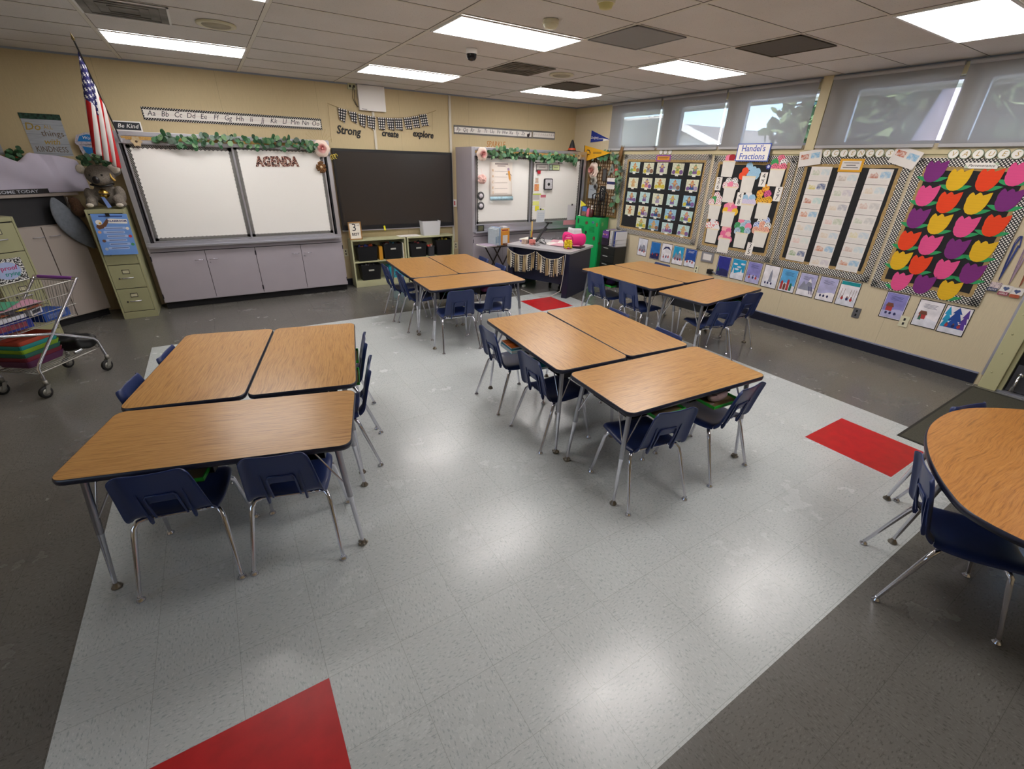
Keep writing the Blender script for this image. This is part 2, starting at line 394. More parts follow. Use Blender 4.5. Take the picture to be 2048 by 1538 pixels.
# post, sill rail
b = MB(); b.box((-.03, -4.655, 2.18), (0, -4.545, H), M_sill); struct('trim_1', b)
b = MB(); b.box((-.022, -6.93, 2.135), (0, -1.02, 2.185), M_sill); b.box((-.006, -6.93, 2.118), (0, -1.02, 2.135), M_cream); struct('trim_2', b)
# baseboard
b = MB(); b.box((-.014, -6.94, 0), (0, 0, .115), M_base); b.box((-.018, -6.94, .115), (0, 0, .128), M_basetop); struct('baseboard_right', b)
b = MB(); b.box((-7.2, -.014, 0), (-2.6, 0, .11), M_base); b.box((XL, -.014, 0), (-8.9, 0, .11), M_base); struct('baseboard_back', b)
b = MB(); b.box((XL, YN, 0), (XL+.014, -1.9, .11), M_base); struct('baseboard_left', b)
# door
b = MB()
M_frame = mat('door_frame_cream', 'c3c096', .45)
for y0, y1, x in ((DY1-.06, DY1+.075, -.05), (DY0-.075, DY0+.06, -.05)): b.box((x, y0, 0), (.1, y1, DH+.06), M_frame)
b.box((-.05, DY0-.075, DH), (.1, DY1+.075, DH+.08), M_frame)
b.box((-.012, DY1-.095, 0), (.11, DY1-.06, DH), M_frame); struct('trim_3', b, bevel=.004)
b = MB(); b.box((-.025, DY1+.078, .12), (0, DY1+.098, H), M_alu); b.build('x'); bpy.data.objects['x'].name = 'trim_4'; tag(bpy.data.objects['trim_4'], kind='structure')
rv = MB()
for k in range(9): rv.ball((-.052, DY1+.03, .18+.2*k), (.004, .008, .008), M_cream, 8)
tag(rv.build('trim_5'), kind='structure')
r = bpy.data.objects.new('door_1', None); COL.objects.link(r); r.matrix_world = T(.02, (DY0+DY1)/2, 0); tag(r, kind='structure')
M_door = mat('black_door_paint', '141416', .35); M_kick = mat('kick_plate', '75767e', .32, .9, var=.1, scale=3)
b = MB(); b.box((0, -.385, .015), (.045, .385, DH-.01), M_door); b.build('door_leaf', r, bevel=.002)
b = MB(); b.box((-.004, -.37, .03), (0, .37, .30), M_kick); b.build('kick_plate', r)
b = MB(); b.tube([(-.006, .32, .2), (-.045, .32, .19), (-.06, .32, .10), (-.055, .32, .045)], [.014, .012, .012, .02], M_chrome, 8); b.ball((-.012, .32, .2), (.012, .024, .024), M_chrome, 10); b.build('door_stop', r)
b = MB(); b.box((-.02, DY0, 0), (.12, DY1, .018), M_alu); tag(b.build('trim_6'), kind='structure')
# ceiling with its grid
m, p = newmat('ceiling_tile', .9)
v = coords(m, 'Object')
sp = ramp(m, noise(m, v, 130, 2, .7), [(.30, (.30, .29, .28)), (.36, (1, 1, 1))])
big = ramp(m, noise(m, v, 1.3, 3), [(.3, srgb('d3d0cc')), (.7, srgb('dedbd8'))])
mm = N(m, 'ShaderNodeMix'); mm.data_type = 'RGBA'; mm.blend_type = 'MULTIPLY'; mm.inputs[0].default_value = .55; L(m, big, mm.inputs[6]); L(m, sp, mm.inputs[7]); L(m, mm.outputs[2], p.inputs['Base Color'])
M_ceil = m
b = MB(); b.box((XL-WT, YN-WT, H), (WT, WT, H+.12), M_ceil); struct('ceiling', b)
M_tbar = mat('t_bar', 'd6d3c8', .5); M_joint = mat('tile_joint', '5c5751', .9)
b = MB()
i = -2
while GX+1.2192*i < 0:
    x = GX+1.2192*i; b.box((x-.017, YN, H-.004), (x+.017, 0, H), M_tbar); b.box((x-.0195, YN, H-.002), (x+.0195, 0, H), M_joint); i += 1
for j in range(-0, 18):
    y = GY-.6096*j
    b.box((XL, y-.009, H-.003), (0, y+.009, H), M_tbar); b.box((XL, y-.0125, H-.0015), (0, y+.0125, H), M_joint)
b.box((XL, -.012, H-.02), (0, 0, H), mat('wall_angle', '9aa4b4', .5)); b.box((-.012, YN, H-.02), (0, 0, H), MATS['wall_angle'])
struct('trim_7', b)
# ceiling lights
M_em, p = newmat('light_diffuser', .5)
p.inputs['Emission Color'].default_value = (1, .955, .93, 1); p.inputs['Emission Strength'].default_value = PANEL; p.inputs['Base Color'].default_value = (.9, .9, .9, 1)
M_lf = mat('light_frame', 'e6e6e6', .4)
lr = root('ceiling_light', 'x', 'ceiling light', T(0, 0, 0), 'recessed fluorescent panels in the ceiling')
b = MB()
for a, c in (((-.600, -.295, -.008), (.600, -.275, 0)), ((-.600, .275, -.008), (.600, .295, 0)), ((-.600, -.275, -.008), (-.580, .275, 0)), ((.580, -.275, -.008), (.600, .275, 0))): b.box(a, c, M_lf)
b.build('frame', lr)
b = MB(); b.box((-.580, -.275, -.006), (.580, .275, -.001), M_em); b.build('diffuser', lr)
first = True
names = {(0, 1): 'lit ceiling panel nearest the flag, over the big whiteboard', (2, 1): 'lit ceiling panel over the black screen', (4, 1): 'lit ceiling panel nearest the room corner, smallest in view',
         (2, 5): 'large lit ceiling panel beside the smoke detector', (4, 5): 'lit ceiling panel in front of the two brightest windows', (4, 9): 'lit ceiling panel at the top right over the wide shade'}
for j, i in [(j, i) for j in (1, 5, 9, 13) for i in (0, 2, 4) if (j, i) not in ((9, 0), (13, 0), (13, 4))]:
    if 1:
        M = T(GX+1.2192*(i+.5), GY-.6096*(j+.5), H-.0045)
        lb = names.get((i, j), 'lit ceiling panel further back over the near tables')
        if first: lr.matrix_world = M; lr['label'] = lb; first = False
        else: dup(lr, M, lb)
# air grilles, speakers, detectors
M_gr = mat('grille_grey', '8d8d8d', .6); M_grb = mat('grille_brown', '51493c', .7, var=.1, scale=60); M_dirty = mat('grille_sooty', '6d675c', .8, var=.55, scale=4.5); M_dirty2 = mat('grille_sooty_grey', '7b7a76', .8, var=.45, scale=3)
def panel(i, j, mt, lb, slats=False):
    r = root('air_grille', lb, 'air vent', T(GX+1.2192*i+.305, GY-.6096*(j+.5), H-.0045))
    b = MB(); b.prism(rect(.58, .58), -.004, 0, mt); b.build('grille_face', r)
    b = MB(); q = .585
    for a, c in (((-q/2, -q/2, -.008), (q/2, -q/2+.016, -.002)), ((-q/2, q/2-.016, -.008), (q/2, q/2, -.002)), ((-q/2, -q/2, -.008), (-q/2+.016, q/2, -.002)), ((q/2-.016, -q/2, -.008), (q/2, q/2, -.002))): b.box(a, c, M_lf if mt is M_dirty2 else mt)
    if slats:
        for k in range(1, 4): s = .58-.13*k; b.tube([(-s/2, -s/2, -.006), (s/2, -s/2, -.006), (s/2, s/2, -.006), (-s/2, s/2, -.006)], .004, mt, 6, closed=True)
    b.build('rim', r)
panel(0, 3, M_dirty2, 'soot-stained square air vent in the ceiling left of the round speaker', True)
panel(3, 6, M_gr, 'light grey perforated ceiling vent right of the smoke detector')
panel(4, 7, M_grb, 'dark brown perforated ceiling vent, the larger and nearer one')
panel(4, 2, M_grb, 'dark brown ceiling vent behind the smallest light panel')
panel(3, 3, M_dirty, 'sooty square ceiling vent beside the black dome camera', True)
M_ivory = mat('ivory_plastic', 'd8d4b8', .5)
for px, py, rr, lb in ((432, 48, .15, 'round ceiling speaker above the big whiteboard'), (1123, 149, .15, 'round ceiling speaker between the small vents')):
    p = onZ(px, py, H-.0035)
    b = MB(); b.lathe([(rr, 0), (rr, -.012), (rr-.02, -.018), (rr-.035, -.010), (.0, -.010)], M_ivory, 28); b.lathe([(rr-.04, -.0105), (rr-.045, -.016), (0, -.017)], mat('speaker_mesh', 'a09a84', .7, var=.3, scale=5), 28)
    one('ceiling_speaker', b, lb, 'ceiling speaker', T(p.x, p.y, H-.0035))
p = onZ(1102, 40, H-.0035)
r = root('smoke_detector', 'round cream smoke detector hanging by the large light panel', 'smoke detector', T(p.x, p.y, H-.0035))
b = MB(); b.lathe([(.062, 0), (.062, -.022), (.058, -.026)], M_ivory, 24); b.build('mount', r)
b = MB(); b.lathe([(.055, -.026), (.055, -.036), (.042, -.052), (.0, -.058)], M_ivory, 24); b.build('sensor_head', r)
p = onZ(1213, -4, H-.0035)
r = root('smoke_detector', 'yellowed smoke detector cut by the top edge', 'smoke detector', T(p.x, p.y, H-.0035))
b = MB(); b.lathe([(.062, 0), (.06, -.03)], M_ivory, 24); b.build('mount', r)
b = MB(); b.lathe([(.05, -.03), (.04, -.055), (0, -.06)], mat('yellowed_plastic', 'c6be7c', .5), 24); b.build('sensor_head', r)
p = onZ(943, 98, H-.0035)
r = root('dome_camera', 'small black security dome camera on white mount', 'security camera', T(p.x, p.y, H-.0035))
b = MB(); b.lathe([(.055, 0), (.055, -.035), (.05, -.04)], M_white, 24); b.build('mount', r)
b = MB(); b.lathe([(.05, -.04), (.047, -.07), (.033, -.09), (0, -.098)], mat('dome_black', '0e0e14', .12), 24); b.build('dome', r)
# door mat
b = MB(); b.prism([(-.14, -6.975), (-1.93, -7.0), (-1.93, -8.2), (-.12, -8.2)], 0, .006, mat('mat_pile', '45443a', .95, var=.15, scale=120, bump=.5)); b.prism([(-.10, -6.955), (-1.95, -6.98), (-1.95, -8.22), (-.10, -8.22)], 0, .004, mat('mat_rubber', '26251f', .8))
one('door_mat', b, 'dark grey floor mat in front of the door', 'floor mat')
# ================================================================ tables and chairs
M_wood = wood_mat('oak_laminate', 0)
M_wood2 = wood_mat('oak_laminate_round', 0, '8e5c2c', 'b67c3e', 'c68f4f')
M_edge = mat('black_vinyl_edge', '1c1e30', .38)
M_under = mat('table_underside', '3a332c', .8)
M_box = mat('book_box_steel', '191a22', .45)
M_glide = mat('nickel_glide', '8f877c', .3, 1.0)
M_navy = mat('navy_plastic', '223263', .42, var=.05, scale=8, bump=.03)
M_navy.node_tree.nodes['Principled BSDF'].inputs['Coat Weight'].default_value = .15
TH = .69
def leg_mb(tx, ty, fx, fy):
    b = MB(); top = Vector((tx, ty, TH-.03)); ft = Vector((fx, fy, .03)); mid = top.lerp(ft, .52)
    b.tube([top, mid], .0155, M_steel, 10); b.tube([mid, top.lerp(ft, .56), ft], [.0155, .0135, .0095], M_chrome, 10)
    return b, ft, top.lerp(ft, .42)
def glide_mb(ft, flower):
    b = MB()
    b.lathe([(.011, .03), (.013, .02), (.02, .012), (.024, .004), (.022, 0)], M_glide, 12, Matrix.Translation((ft.x, ft.y, 0)))
    if flower:
        for k in range(5): a = 2*pi*k/5; b.ball((ft.x+.02*cos(a), ft.y+.02*sin(a), .010), (.009, .009, .009), M_glide, 8)
    return b
def braces(parent, tx, ty, hit):
    for dx, dy in ((-.13*(1 if tx > 0 else -1), 0), (0, -.11*(1 if ty > 0 else -1))):
        b = MB(); b.tube([(tx+dx, ty+dy, TH-.035), hit], .0045, M_chrome, 6); b.build('brace', parent)
def make_table():
    r = root('student_table', 'x', 'table', T(0, 0))
    b = MB(); b.prism(rrect(1.219-.006, .61-.006, .05), TH-.004, TH, M_wood); b.prism(rrect(1.19, .58, .05), TH-.026, TH-.004, M_under); b.build('tabletop', r)
    b = MB(); o = rrect(1.219, .61, .053, 5); i_ = rrect(1.213, .604, .05, 5); n = len(o)
    prof = [(o, TH-.001), (rrect(1.224, .615, .055, 5), TH-.014), (o, TH-.028)]
    vs = [(x, y, TH) for x, y in i_]+[(x, y, TH-.001) for x, y in o]+[(x, y, z) for (l, z) in prof[1:] for x, y in l]+[(x, y, TH-.028) for x, y in rrect(1.19, .58, .05, 5)]
    b.add(vs, [(k*n+a, k*n+(a+1) % n, (k+1)*n+(a+1) % n, (k+1)*n+a) for k in range(4) for a in range(n)], M_edge, True); b.build('edge_band', r)
    for k, (sx, sy) in enumerate(((1, 1), (-1, 1), (-1, -1), (1, -1))):
        b, ft, hit = leg_mb(sx*.53, sy*.225, sx*.585, sy*.262); l = b.build('leg', r)
        glide_mb(ft, k % 2 == 1).build('foot_glide', l)
        braces(r, sx*.53, sy*.225, hit)
    for sx in (-1, 1):    # steel book boxes open on the sitting side
        b = MB(); x0, x1 = sx*.255-.205, sx*.255+.205; y0, y1, z0, z1 = -.17, .2, TH-.15, TH-.0285
        b.box((x0, y0, z0), (x1, y1, z0+.004), M_box); b.box((x0, y1-.004, z0), (x1, y1, z1), M_box)
        b.box((x0, y0, z0), (x0+.004, y1, z1), M_box); b.box((x1-.004, y0, z0), (x1, y1, z1), M_box); b.build('book_box', r)
    return r
# ---- chair: origin on the floor between the feet, sitter faces +y
def chair_curve(t):
    pts = [(.232, .372), (.222, .394), (.15, .398), (.02, .386), (-.075, .388), (-.130, .402), (-.158, .434), (-.174, .50), (-.191, .57), (-.209, .64), (-.228, .704)]
    d = [0]
    for a, c in zip(pts, pts[1:]): d.append(d[-1]+math.dist(a, c))
    s = t*d[-1]
    for k in range(len(d)-1):
        if s <= d[k+1]+1e-9: f = (s-d[k])/(d[k+1]-d[k]); return pts[k][0]+(pts[k+1][0]-pts[k][0])*f, pts[k][1]+(pts[k+1][1]-pts[k][1])*f
    return pts[-1]
US = [-1, -.93, -.78, -.58, -.37, -.18, 0, .18, .37, .58, .78, .93, 1]
def shell(ts, w, skip, rnd=None):
    b = MB(); vs = []; nu = len(US)
    for j, t in enumerate(ts):
        y, z = chair_curve(t); y2, z2 = chair_curve(min(1, t+.01)); y0, z0 = chair_curve(max(0, t-.01))
        d = Vector((0, y2-y0, z2-z0)).normalized(); n = Vector((0, -d.z, d.y))     # points to the sitter's side for seat: up
        n = -n if n.z < 0 and t < .5 else n
        n = Vector((0, abs(d.z), abs(d.y))) if t > .45 else Vector((0, 0, 1))
        hw = w(t)
        for u in US:
            lift = .016*u*u - (.030*max(0, abs(u)-.9)/.1 if abs(u) > .9 else 0)
            vs.append(Vector((u*hw, y, z))+n*lift)
    fs = [(j*nu+i, j*nu+i+1, (j+1)*nu+i+1, (j+1)*nu+i) for j in range(len(ts)-1) for i in range(nu-1) if not skip(i, j)]
    b.add(vs, fs, M_navy, True); return b
def make_chair():
    r = root('student_chair', 'x', 'chair', T(0, 0))
    tot = 11
    SB = .535     # where the seat turns into the back
    ts = [0, .03, .08, .16, .25, .34, .42, .48, .51, SB]
    shell(ts, lambda t: .165+.022*min(1, t/.1) if t < .1 else .187-.009*max(0, (t-.3)/.25), lambda i, j: False).build('seat', r, solid=.007, sub=1)
    tb = [SB, .565, .60, .635, .67, .72, .77, .82, .87, .92, .96, .985, 1.0]
    wb = lambda t: .180-.030*((t-SB)/(1-SB))-(.014 if t > .999 else .004 if t > .98 else 0)
    bk = shell(tb, wb, lambda i, j: 4 <= i <= 7 and 0 <= j <= 4)
    ribs = []
    for sx in (-1, 1):   # stiffening ribs with tabs below the seat
        b = MB(); ribs.append(b)
        x = sx*.088; b.prism([(-.134,.40),(-.138,.376),(-.150,.376),(-.160,.40),(-.166,.434),(-.181,.50),(-.1935,.56),(-.196,.585),(-.188,.57),(-.170,.50),(-.154,.434)], x-.004, x+.004, M_navy, M=Matrix(((0,0,1,0),(1,0,0,0),(0,1,0,0),(0,0,0,1))))
    bk.build('backrest', r, solid=.007, sub=1); [q.build('back_rib', r) for q in ribs]
    b = MB(); b.tube([(-.063, -.152, .415), (-.063, -.180, .50), (-.061, -.193, .553), (-.052, -.196, .566), (.052, -.196, .566), (.061, -.193, .553), (.063, -.180, .50), (.063, -.152, .415)], .0055, M_navy, 8); b.build('hole_rim', r)
    b = MB(); b.tube([(-.11, .17, .378), (-.11, -.10, .372)], .009, M_chrome, 8); b.tube([(.11, .17, .378), (.11, -.10, .372)], .009, M_chrome, 8)
    b.tube([(-.15, -.085, .368), (.15, -.085, .368)], .0105, M_chrome, 8); b.tube([(-.15, .135, .374), (.15, .135, .374)], .0105, M_chrome, 8); b.build('seat_frame', r)
    for sx, fy in ((-1, -1), (1, -1), (-1, 1), (1, 1)):
        if fy < 0: pts = [(sx*.14, -.085, .368), (sx*.168, -.098, .366), (sx*.183, -.118, .345), (sx*.190, -.135, .30), (sx*.2175, -.23, .022)]
        else: pts = [(sx*.14, .135, .374), (sx*.168, .145, .371), (sx*.183, .158, .35), (sx*.190, .168, .30), (sx*.2175, .23, .022)]
        b = MB(); b.tube(pts, [.0115, .012, .012, .012, .009], M_chrome, 10); l = b.build('leg', r)
        b = MB(); b.lathe([(.0105, .026), (.012, .016), (.019, .009), (.020, .003), (.013, 0)], M_chrome, 12, T(pts[-1][0], pts[-1][1])); b.build('foot_glide', l)
    return r
tp = make_table(); cp = make_chair(); used = {'t': False, 'c': False}
def put(kind, M, lb, g):
    p = tp if kind == 't' else cp
    if not used[kind]:
        used[kind] = True; p.matrix_world = M; p['label'] = lb; p['group'] = g; return p
    return dup(p, M, lb, g)
G1 = 'oak laminate student tables'; G2 = 'navy plastic student chairs'
# group near the left, turned a little
a = R(-16.3)
def tbl(cx, cy, deg, lb): return put('t', T(cx, cy, 0, R(deg)), lb, G1)
TA = tbl(-6.539, -5.525, -16.3, 'oak laminate table nearest the camera at the left, two chairs tucked at its near side')
tbl(-6.600, -4.515, 76.3+180, 'oak laminate table behind the nearest one, on the shopping cart side')
TA2 = tbl(-5.995, -4.665, 76.3, 'oak laminate table behind the nearest one, with two green-edged trays sticking out')
TB = tbl(-3.99, -6.185, -3.6, 'oak laminate table in the middle group, pulled off its pair, pencil pouch under it')
TB2 = tbl(-4.262, -5.205, -94.6, 'oak laminate table in the middle group with the orange book under it')
tbl(-3.640, -5.250, -95.2+180, 'oak laminate table in the middle group, on the window side')
TC = tbl(-3.955, -3.165, -1.5, 'oak laminate table across the end of the group by the black screen')
tbl(-4.210, -2.215, -93, 'oak laminate table by the low shelves, left one of the pair')
tbl(-3.588, -2.23, -93.4+180, 'oak laminate table by the low shelves, on the teacher desk side')
TD = tbl(-1.682, -4.822, 5.8, 'oak laminate table closest to the winter posters, two chairs at its near side')
TD2 = tbl(-2.008, -3.862, -87.5, 'oak laminate table by the wall posters with a purple pouch under it')
tbl(-1.386, -3.835, -87.5+180, 'oak laminate table touching the right wall side of the poster group')
def chairat(rl, rr_, lb, k=0):
    """rl, rr_: floor points of the two rear feet (left, right seen from behind)"""
    p, q = Vector(rl), Vector(rr_); m = (p+q)/2; d = (q-p).normalized(); f = Vector((-d.y, d.x)); c = m+f*(.23-k)
    return put('c', T(c.x, c.y, 0, math.atan2(-f.x, f.y)), lb, G2)
def chairdir(x, y, deg, lb, k=0):    # (x, y): middle of the top edge of the backrest, deg: facing direction
    f = Vector((cos(R(deg)), sin(R(deg)))); c = Vector((x, y))+f*(.228-k)
    return put('c', T(c.x, c.y, 0, math.atan2(-f.x, f.y)), lb, G2)
chairat((-7.066, -5.767), (-6.641, -5.861), 'navy chair at the near left table, the left one of the two facing away')
chairat((-6.580, -5.854), (-6.166, -5.978), 'navy chair at the near left table, the right one of the two facing away', .018)
chairat((-5.747, -5.286), (-5.615, -4.855), 'navy chair on the aisle side of the left group, nearer to the camera')
chairat((-5.630, -4.80), (-5.523, -4.346), 'navy chair on the aisle side of the left group, further back')
chairdir(-7.03, -4.67, -14, 'navy chair peeking out between the left group and the cart, nearer one')
chairdir(-6.868, -4.20, -14, 'navy chair peeking out at the back left of the left group')
chairat((-4.584, -6.534), (-4.154, -6.616), 'navy chair in front of the middle group, turned a little left')
chairat((-3.893, -6.614), (-3.461, -6.589), 'navy chair in front of the middle group with the pencil pouch before it')
chairat((-4.667, -5.285), (-4.678, -5.722), 'navy chair on the left side of the middle group, nearer one')
chairat((-4.649, -4.642), (-4.667, -5.078), 'navy chair on the left side of the middle group, beside the orange book')
chairdir(-3.31, -5.60, 175, 'navy chair of which only the top curve shows behind the middle group, nearer one')
chairdir(-3.29, -4.96, 175, 'navy chair of which only the top curve shows behind the middle group, further one', .02)
chairat((-4.520, -3.610), (-4.085, -3.660), 'navy chair at the end of the group by the black screen, left one')
chairdir(-3.835, -3.66, 83, 'navy chair at the end of the group by the black screen, the right one')
chairat((-4.625, -1.82), (-4.64, -2.255), 'navy chair beside the low shelves, further back')
chairat((-4.60, -2.335), (-4.626, -2.764), 'navy chair beside the low shelves, nearer one')
chairdir(-3.17, -2.06, 177, 'navy chair top behind the table edge below the folding tray table')
chairdir(-3.20, -2.60, 177, 'navy chair top behind the table edge left of the teacher desk')
chairdir(-2.37, -3.60, 0, 'navy chair at the poster group beside the teacher desk')
chairdir(-2.368, -4.19, -3, 'navy chair at the poster group, second from the teacher desk', .012)
chairdir(-2.00, -5.27, 72, 'navy chair at the near side of the poster group, left one seen from its back')
chairdir(-1.41, -5.16, 85, 'navy chair at the near side of the poster group, right one by the wall', .02)
chairdir(-1.06, -3.52, 176, 'navy chair top against the snowy posters, only its upper edge showing', .03)
chairat((-3.539+.0, -7.433), (-3.914, -7.645), 'x') if 0 else None
c = chairat((-3.539, -7.433), (-3.914, -7.645), 'x', .03)
c['label'] = 'navy chair pulled out at the big curved table, nearest the right edge'
chairdir(-2.72, -7.40, -106, 'navy chair at the far side of the curved table, top just above the wood')
# ---- curved activity table
poly = []
ctr = [(-3.985, -7.86), (-3.95, -7.73), (-3.86, -7.645), (-3.74, -7.565), (-3.58, -7.48), (-3.39, -7.408), (-3.21, -7.368), (-3.03, -7.36), (-2.87, -7.375), (-2.70, -7.43), (-2.48, -7.575), (-2.33, -7.76), (-2.27, -8.0), (-2.36, -8.3), (-2.62, -8.52), (-2.95, -8.6), (-3.3, -8.58), (-3.62, -8.45), (-3.85, -8.25), (-3.965, -8.02)]
cc = Vector((-3.13, -7.98)); n = len(ctr)
def cat(P, i, t):
    p0, p1, p2, p3 = (Vector(P[(i+k-1) % n]) for k in range(4))
    return .5*((2*p1)+(p2-p0)*t+(2*p0-5*p1+4*p2-p3)*t*t+(3*p1-p0-3*p2+p3)*t**3)
poly = [cat(ctr, i, t/4)-cc for i in range(n) for t in range(4)]
r = root('activity_table', 'large round-ended oak laminate table cut by the right edge of the photo', 'table', T(cc.x, cc.y))
sc = lambda k: [(p.x*k, p.y*k) for p in poly]
b = MB(); b.prism(sc(.995), TH-.004, TH, M_wood2); b.prism(sc(.97), TH-.028, TH-.004, M_under); b.build('tabletop', r)
b = MB(); lv = [(sc(.995), TH), (sc(1.0), TH-.002), (sc(1.005), TH-.015), (sc(1.0), TH-.030), (sc(.97), TH-.030)]; k_ = len(poly)
b.add([(x, y, z) for l, z in lv for x, y in l], [(k*k_+q, (k+1)*k_+q, (k+1)*k_+(q+1) % k_, k*k_+(q+1) % k_) for k in range(4) for q in range(k_)], M_edge, True); b.build('edge_band', r)
for fx, fy in ((-3.391, -7.49), (-2.964, -7.299), (-2.64, -7.66), (-3.62, -8.3), (-2.62, -8.3)):
    f = Vector((fx, fy))-cc; t_ = f*.82
    b, ft, hit = leg_mb(t_.x, t_.y, f.x, f.y); l = b.build('leg', r); glide_mb(ft, False).build('foot_glide', l)
    b = MB(); b.tube([(t_.x*.7, t_.y*.7, TH-.035), hit], .0045, M_chrome, 6); b.build('brace', r)
# ---- things in the book boxes
M_card = mat('tray_cardboard', 'a08a62', .8); M_green = mat('green_tape', '2fbf3c', .5)
M_teal = mat('teal_folder', '1fa3b5', .5)
def tray(x, y, ang, lb, col=M_green, w=.26):
    r = root('desk_tray', lb, 'tray', T(x, y, TH-.1445, R(ang)), 'shallow trays in the table book boxes')
    b = MB(); b.prism(rect(w, .30), 0, .004, M_card); b.build('tray_bottom', r)
    b = MB(); h = .022
    for a_, c_ in (((-w/2, -.15, 0), (w/2, -.146, h)), ((-w/2, .146, 0), (w/2, .15, h)), ((-w/2, -.15, 0), (-w/2+.004, .15, h)), ((w/2-.004, -.15, 0), (w/2, .15, h))): b.box(a_, c_, col)
    b.build('taped_rim', r)
def loc2(t, lx, ly): v = t.matrix_world @ Vector((lx, ly, 0)); return v.x, v.y
for (t, ang, lx, ly, lb) in ((TA, -16.3, -.175, -.09, 'green-edged tray under the nearest table, between its two chairs left'), (TA, -16.3, .175, -.09, 'green-edged tray under the nearest table, beside the right chair'),
                         (TB, -3.6, -.19, -.09, 'green-edged tray behind the chair in front of the middle group'), (TB, -3.6, .245, -.165, 'green-edged cardboard tray holding the pencil pouch'),
                         (TC, -1.5, -.20, -.09, 'green-edged tray between the chairs near the black screen'), (TD, 5.8, .20, -.09, 'green-edged tray between the chairs near the posters')):
    x, y = loc2(t, lx, ly); tray(x, y, ang, lb, w=.20 if t is TA else .26)
x, y = loc2(TA2, .19, -.165); tray(x, y, 76.3, 'green-edged tray sticking out of the left group, further one')
x, y = loc2(TA2, -.20, -.165); tray(x, y, 76.3, 'green-edged tray with black wire sticking out of the left group, nearer one')
x, y = loc2(TD2, -.20, -.10); tray(x, y, -87.5, 'green-edged tray under the purple pouch')
x, y = loc2(TB, .25, -.225)
r = root('pencil_pouch', 'dusty pink zip pencil pouch lying on a green-edged tray', 'pencil case', T(x, y, TH-.1395, R(5)))
M_pp = mat('pink_fabric', 'b79a96', .8, var=.1, scale=40)
b = MB(); b.grid(lambda u, v: (.10*cos(2*pi*u)*sin(pi*v)**.5*1.0, .045*sin(2*pi*u)*sin(pi*v)**.5, .03-.028*cos(pi*v)), 24, 10, M_pp); b.build('pouch_body', r)
b = MB(); b.tube([(.085*cos(t), .036*sin(t), .058-.0*t) for t in [k*pi/8 for k in range(-2, 11)]], .0025, mat('zip_brown', '3a2c2a', .6), 6); b.build('zipper', r)
b = MB(); b.box((-.118, -.03, .001), (-.08, -.018, .008), M_pp); b.build('pull_tab', r)
def pouch(x, y, lb, c1, s=1.):
    b = MB(); mm = mat('pouch_'+c1, c1, .35, var=.3, scale=25)
    b.grid(lambda u, v: (.08*s*cos(2*pi*u)*sin(pi*v)**.6, .05*s*sin(2*pi*u)*sin(pi*v)**.6, .036*s*(1-cos(pi*v))+.004*sin(9*u*pi)*sin(pi*v)), 20, 8, mm); one('pencil_pouch', b, lb, 'pencil case', T(x, y, TH-.139, random.random()*.3))
x, y = loc2(TD2, -.20, -.13); pouch(x, y, 'shiny purple pouch in the table by the teacher desk', '8a5aa0', 1.0)
x, y = loc2(TC, .16, -.10); pouch(x, y, 'muted pink pouch between the chairs near the black screen', '9a4a70', 1.0)
x, y = loc2(TB, -.19, -.11); pouch(x, y, 'small purple pouch behind the front middle chair', '7d4a80', .7)
# books under the middle-group table
def book(x, y, z, ang, w, d, h, col, lb, cover=None, g='books in the table book boxes'):
    r = root('book', lb, 'book', T(x, y, z, R(ang)), g)
    b = MB(); b.box((-w/2+.003, -d/2+.003, .002), (w/2-.001, d/2-.003, h-.002), M_paper); b.build('pages', r)
    b = MB(); mm = mat('cover_'+col, col, .45, var=.1, scale=12); b.box((-w/2, -d/2, 0), (w/2, d/2, .002), mm); b.box((-w/2, -d/2, h-.002), (w/2, d/2, h), cover or mm); b.box((-w/2, -d/2, 0), (-w/2+.003, d/2, h), mm); b.build('cover', r)
    return r
M_busy = mat('busy_cover', '3a2a22', .5, var=.9, scale=30); M_org = mat('orange_print', 'd36a2a', .5, var=.6, scale=14)
zb = TH-.145
x, y = loc2(TB2, -.20, -.17); book(x, y, zb, -94.6, .20, .26, .03, '3ba7bf', 'teal folder under the middle table, below the orange book')
x, y = loc2(TB2, -.21, -.165); book(x, y, zb+.031, -96, .19, .25, .015, '2a2320', 'dark book with orange print lying in the middle table', M_org)
x, y = loc2(TB2, .17, -.17); book(x, y, zb, -94.6, .19, .24, .02, '2fb3bd', 'turquoise folder between the two side chairs of the middle group')
x, y = loc2(TD2, .22, -.07); book(x, y, zb, -87.5, .20, .26, .025, '2d5f78', 'blue-grey book in the poster-side table beside the purple pouch')
# ================================================================ whiteboard wall units
def dots_mat(name, pitch, fill=.30, rot=45, bg='131316', fg='ece9e2', xz=False):
    m, p = newmat(name, .7)
    v = coords(m, 'Object', (1/pitch, 1/pitch, 1), (0, 0, R(rot)))
    if xz:
        s0 = N(m, 'ShaderNodeSeparateXYZ'); L(m, coords(m, 'Object', (.7071/pitch,)*3), s0.inputs[0]); cb = N(m, 'ShaderNodeCombineXYZ')
        L(m, math_(m, 'ADD', s0.outputs[0], s0.outputs[2]), cb.inputs[0]); L(m, math_(m, 'SUBTRACT', s0.outputs[0], s0.outputs[2]), cb.inputs[1]); v = cb.outputs[0]
    s = N(m, 'ShaderNodeSeparateXYZ'); L(m, v, s.inputs[0])
    def f(o): return math_(m, 'LESS_THAN', math_(m, 'ABSOLUTE', math_(m, 'SUBTRACT', math_(m, 'FRACT', o), .5)), fill)
    t = math_(m, 'MULTIPLY', f(s.outputs[0]), f(s.outputs[1]))
    L(m, mixc(m, t, srgb(bg), srgb(fg)), p.inputs['Base Color']); return m
M_dots = dots_mat('dotted_border', .0125, .21, xz=True)
M_dots2 = dots_mat('lattice_border', .0205, .30)
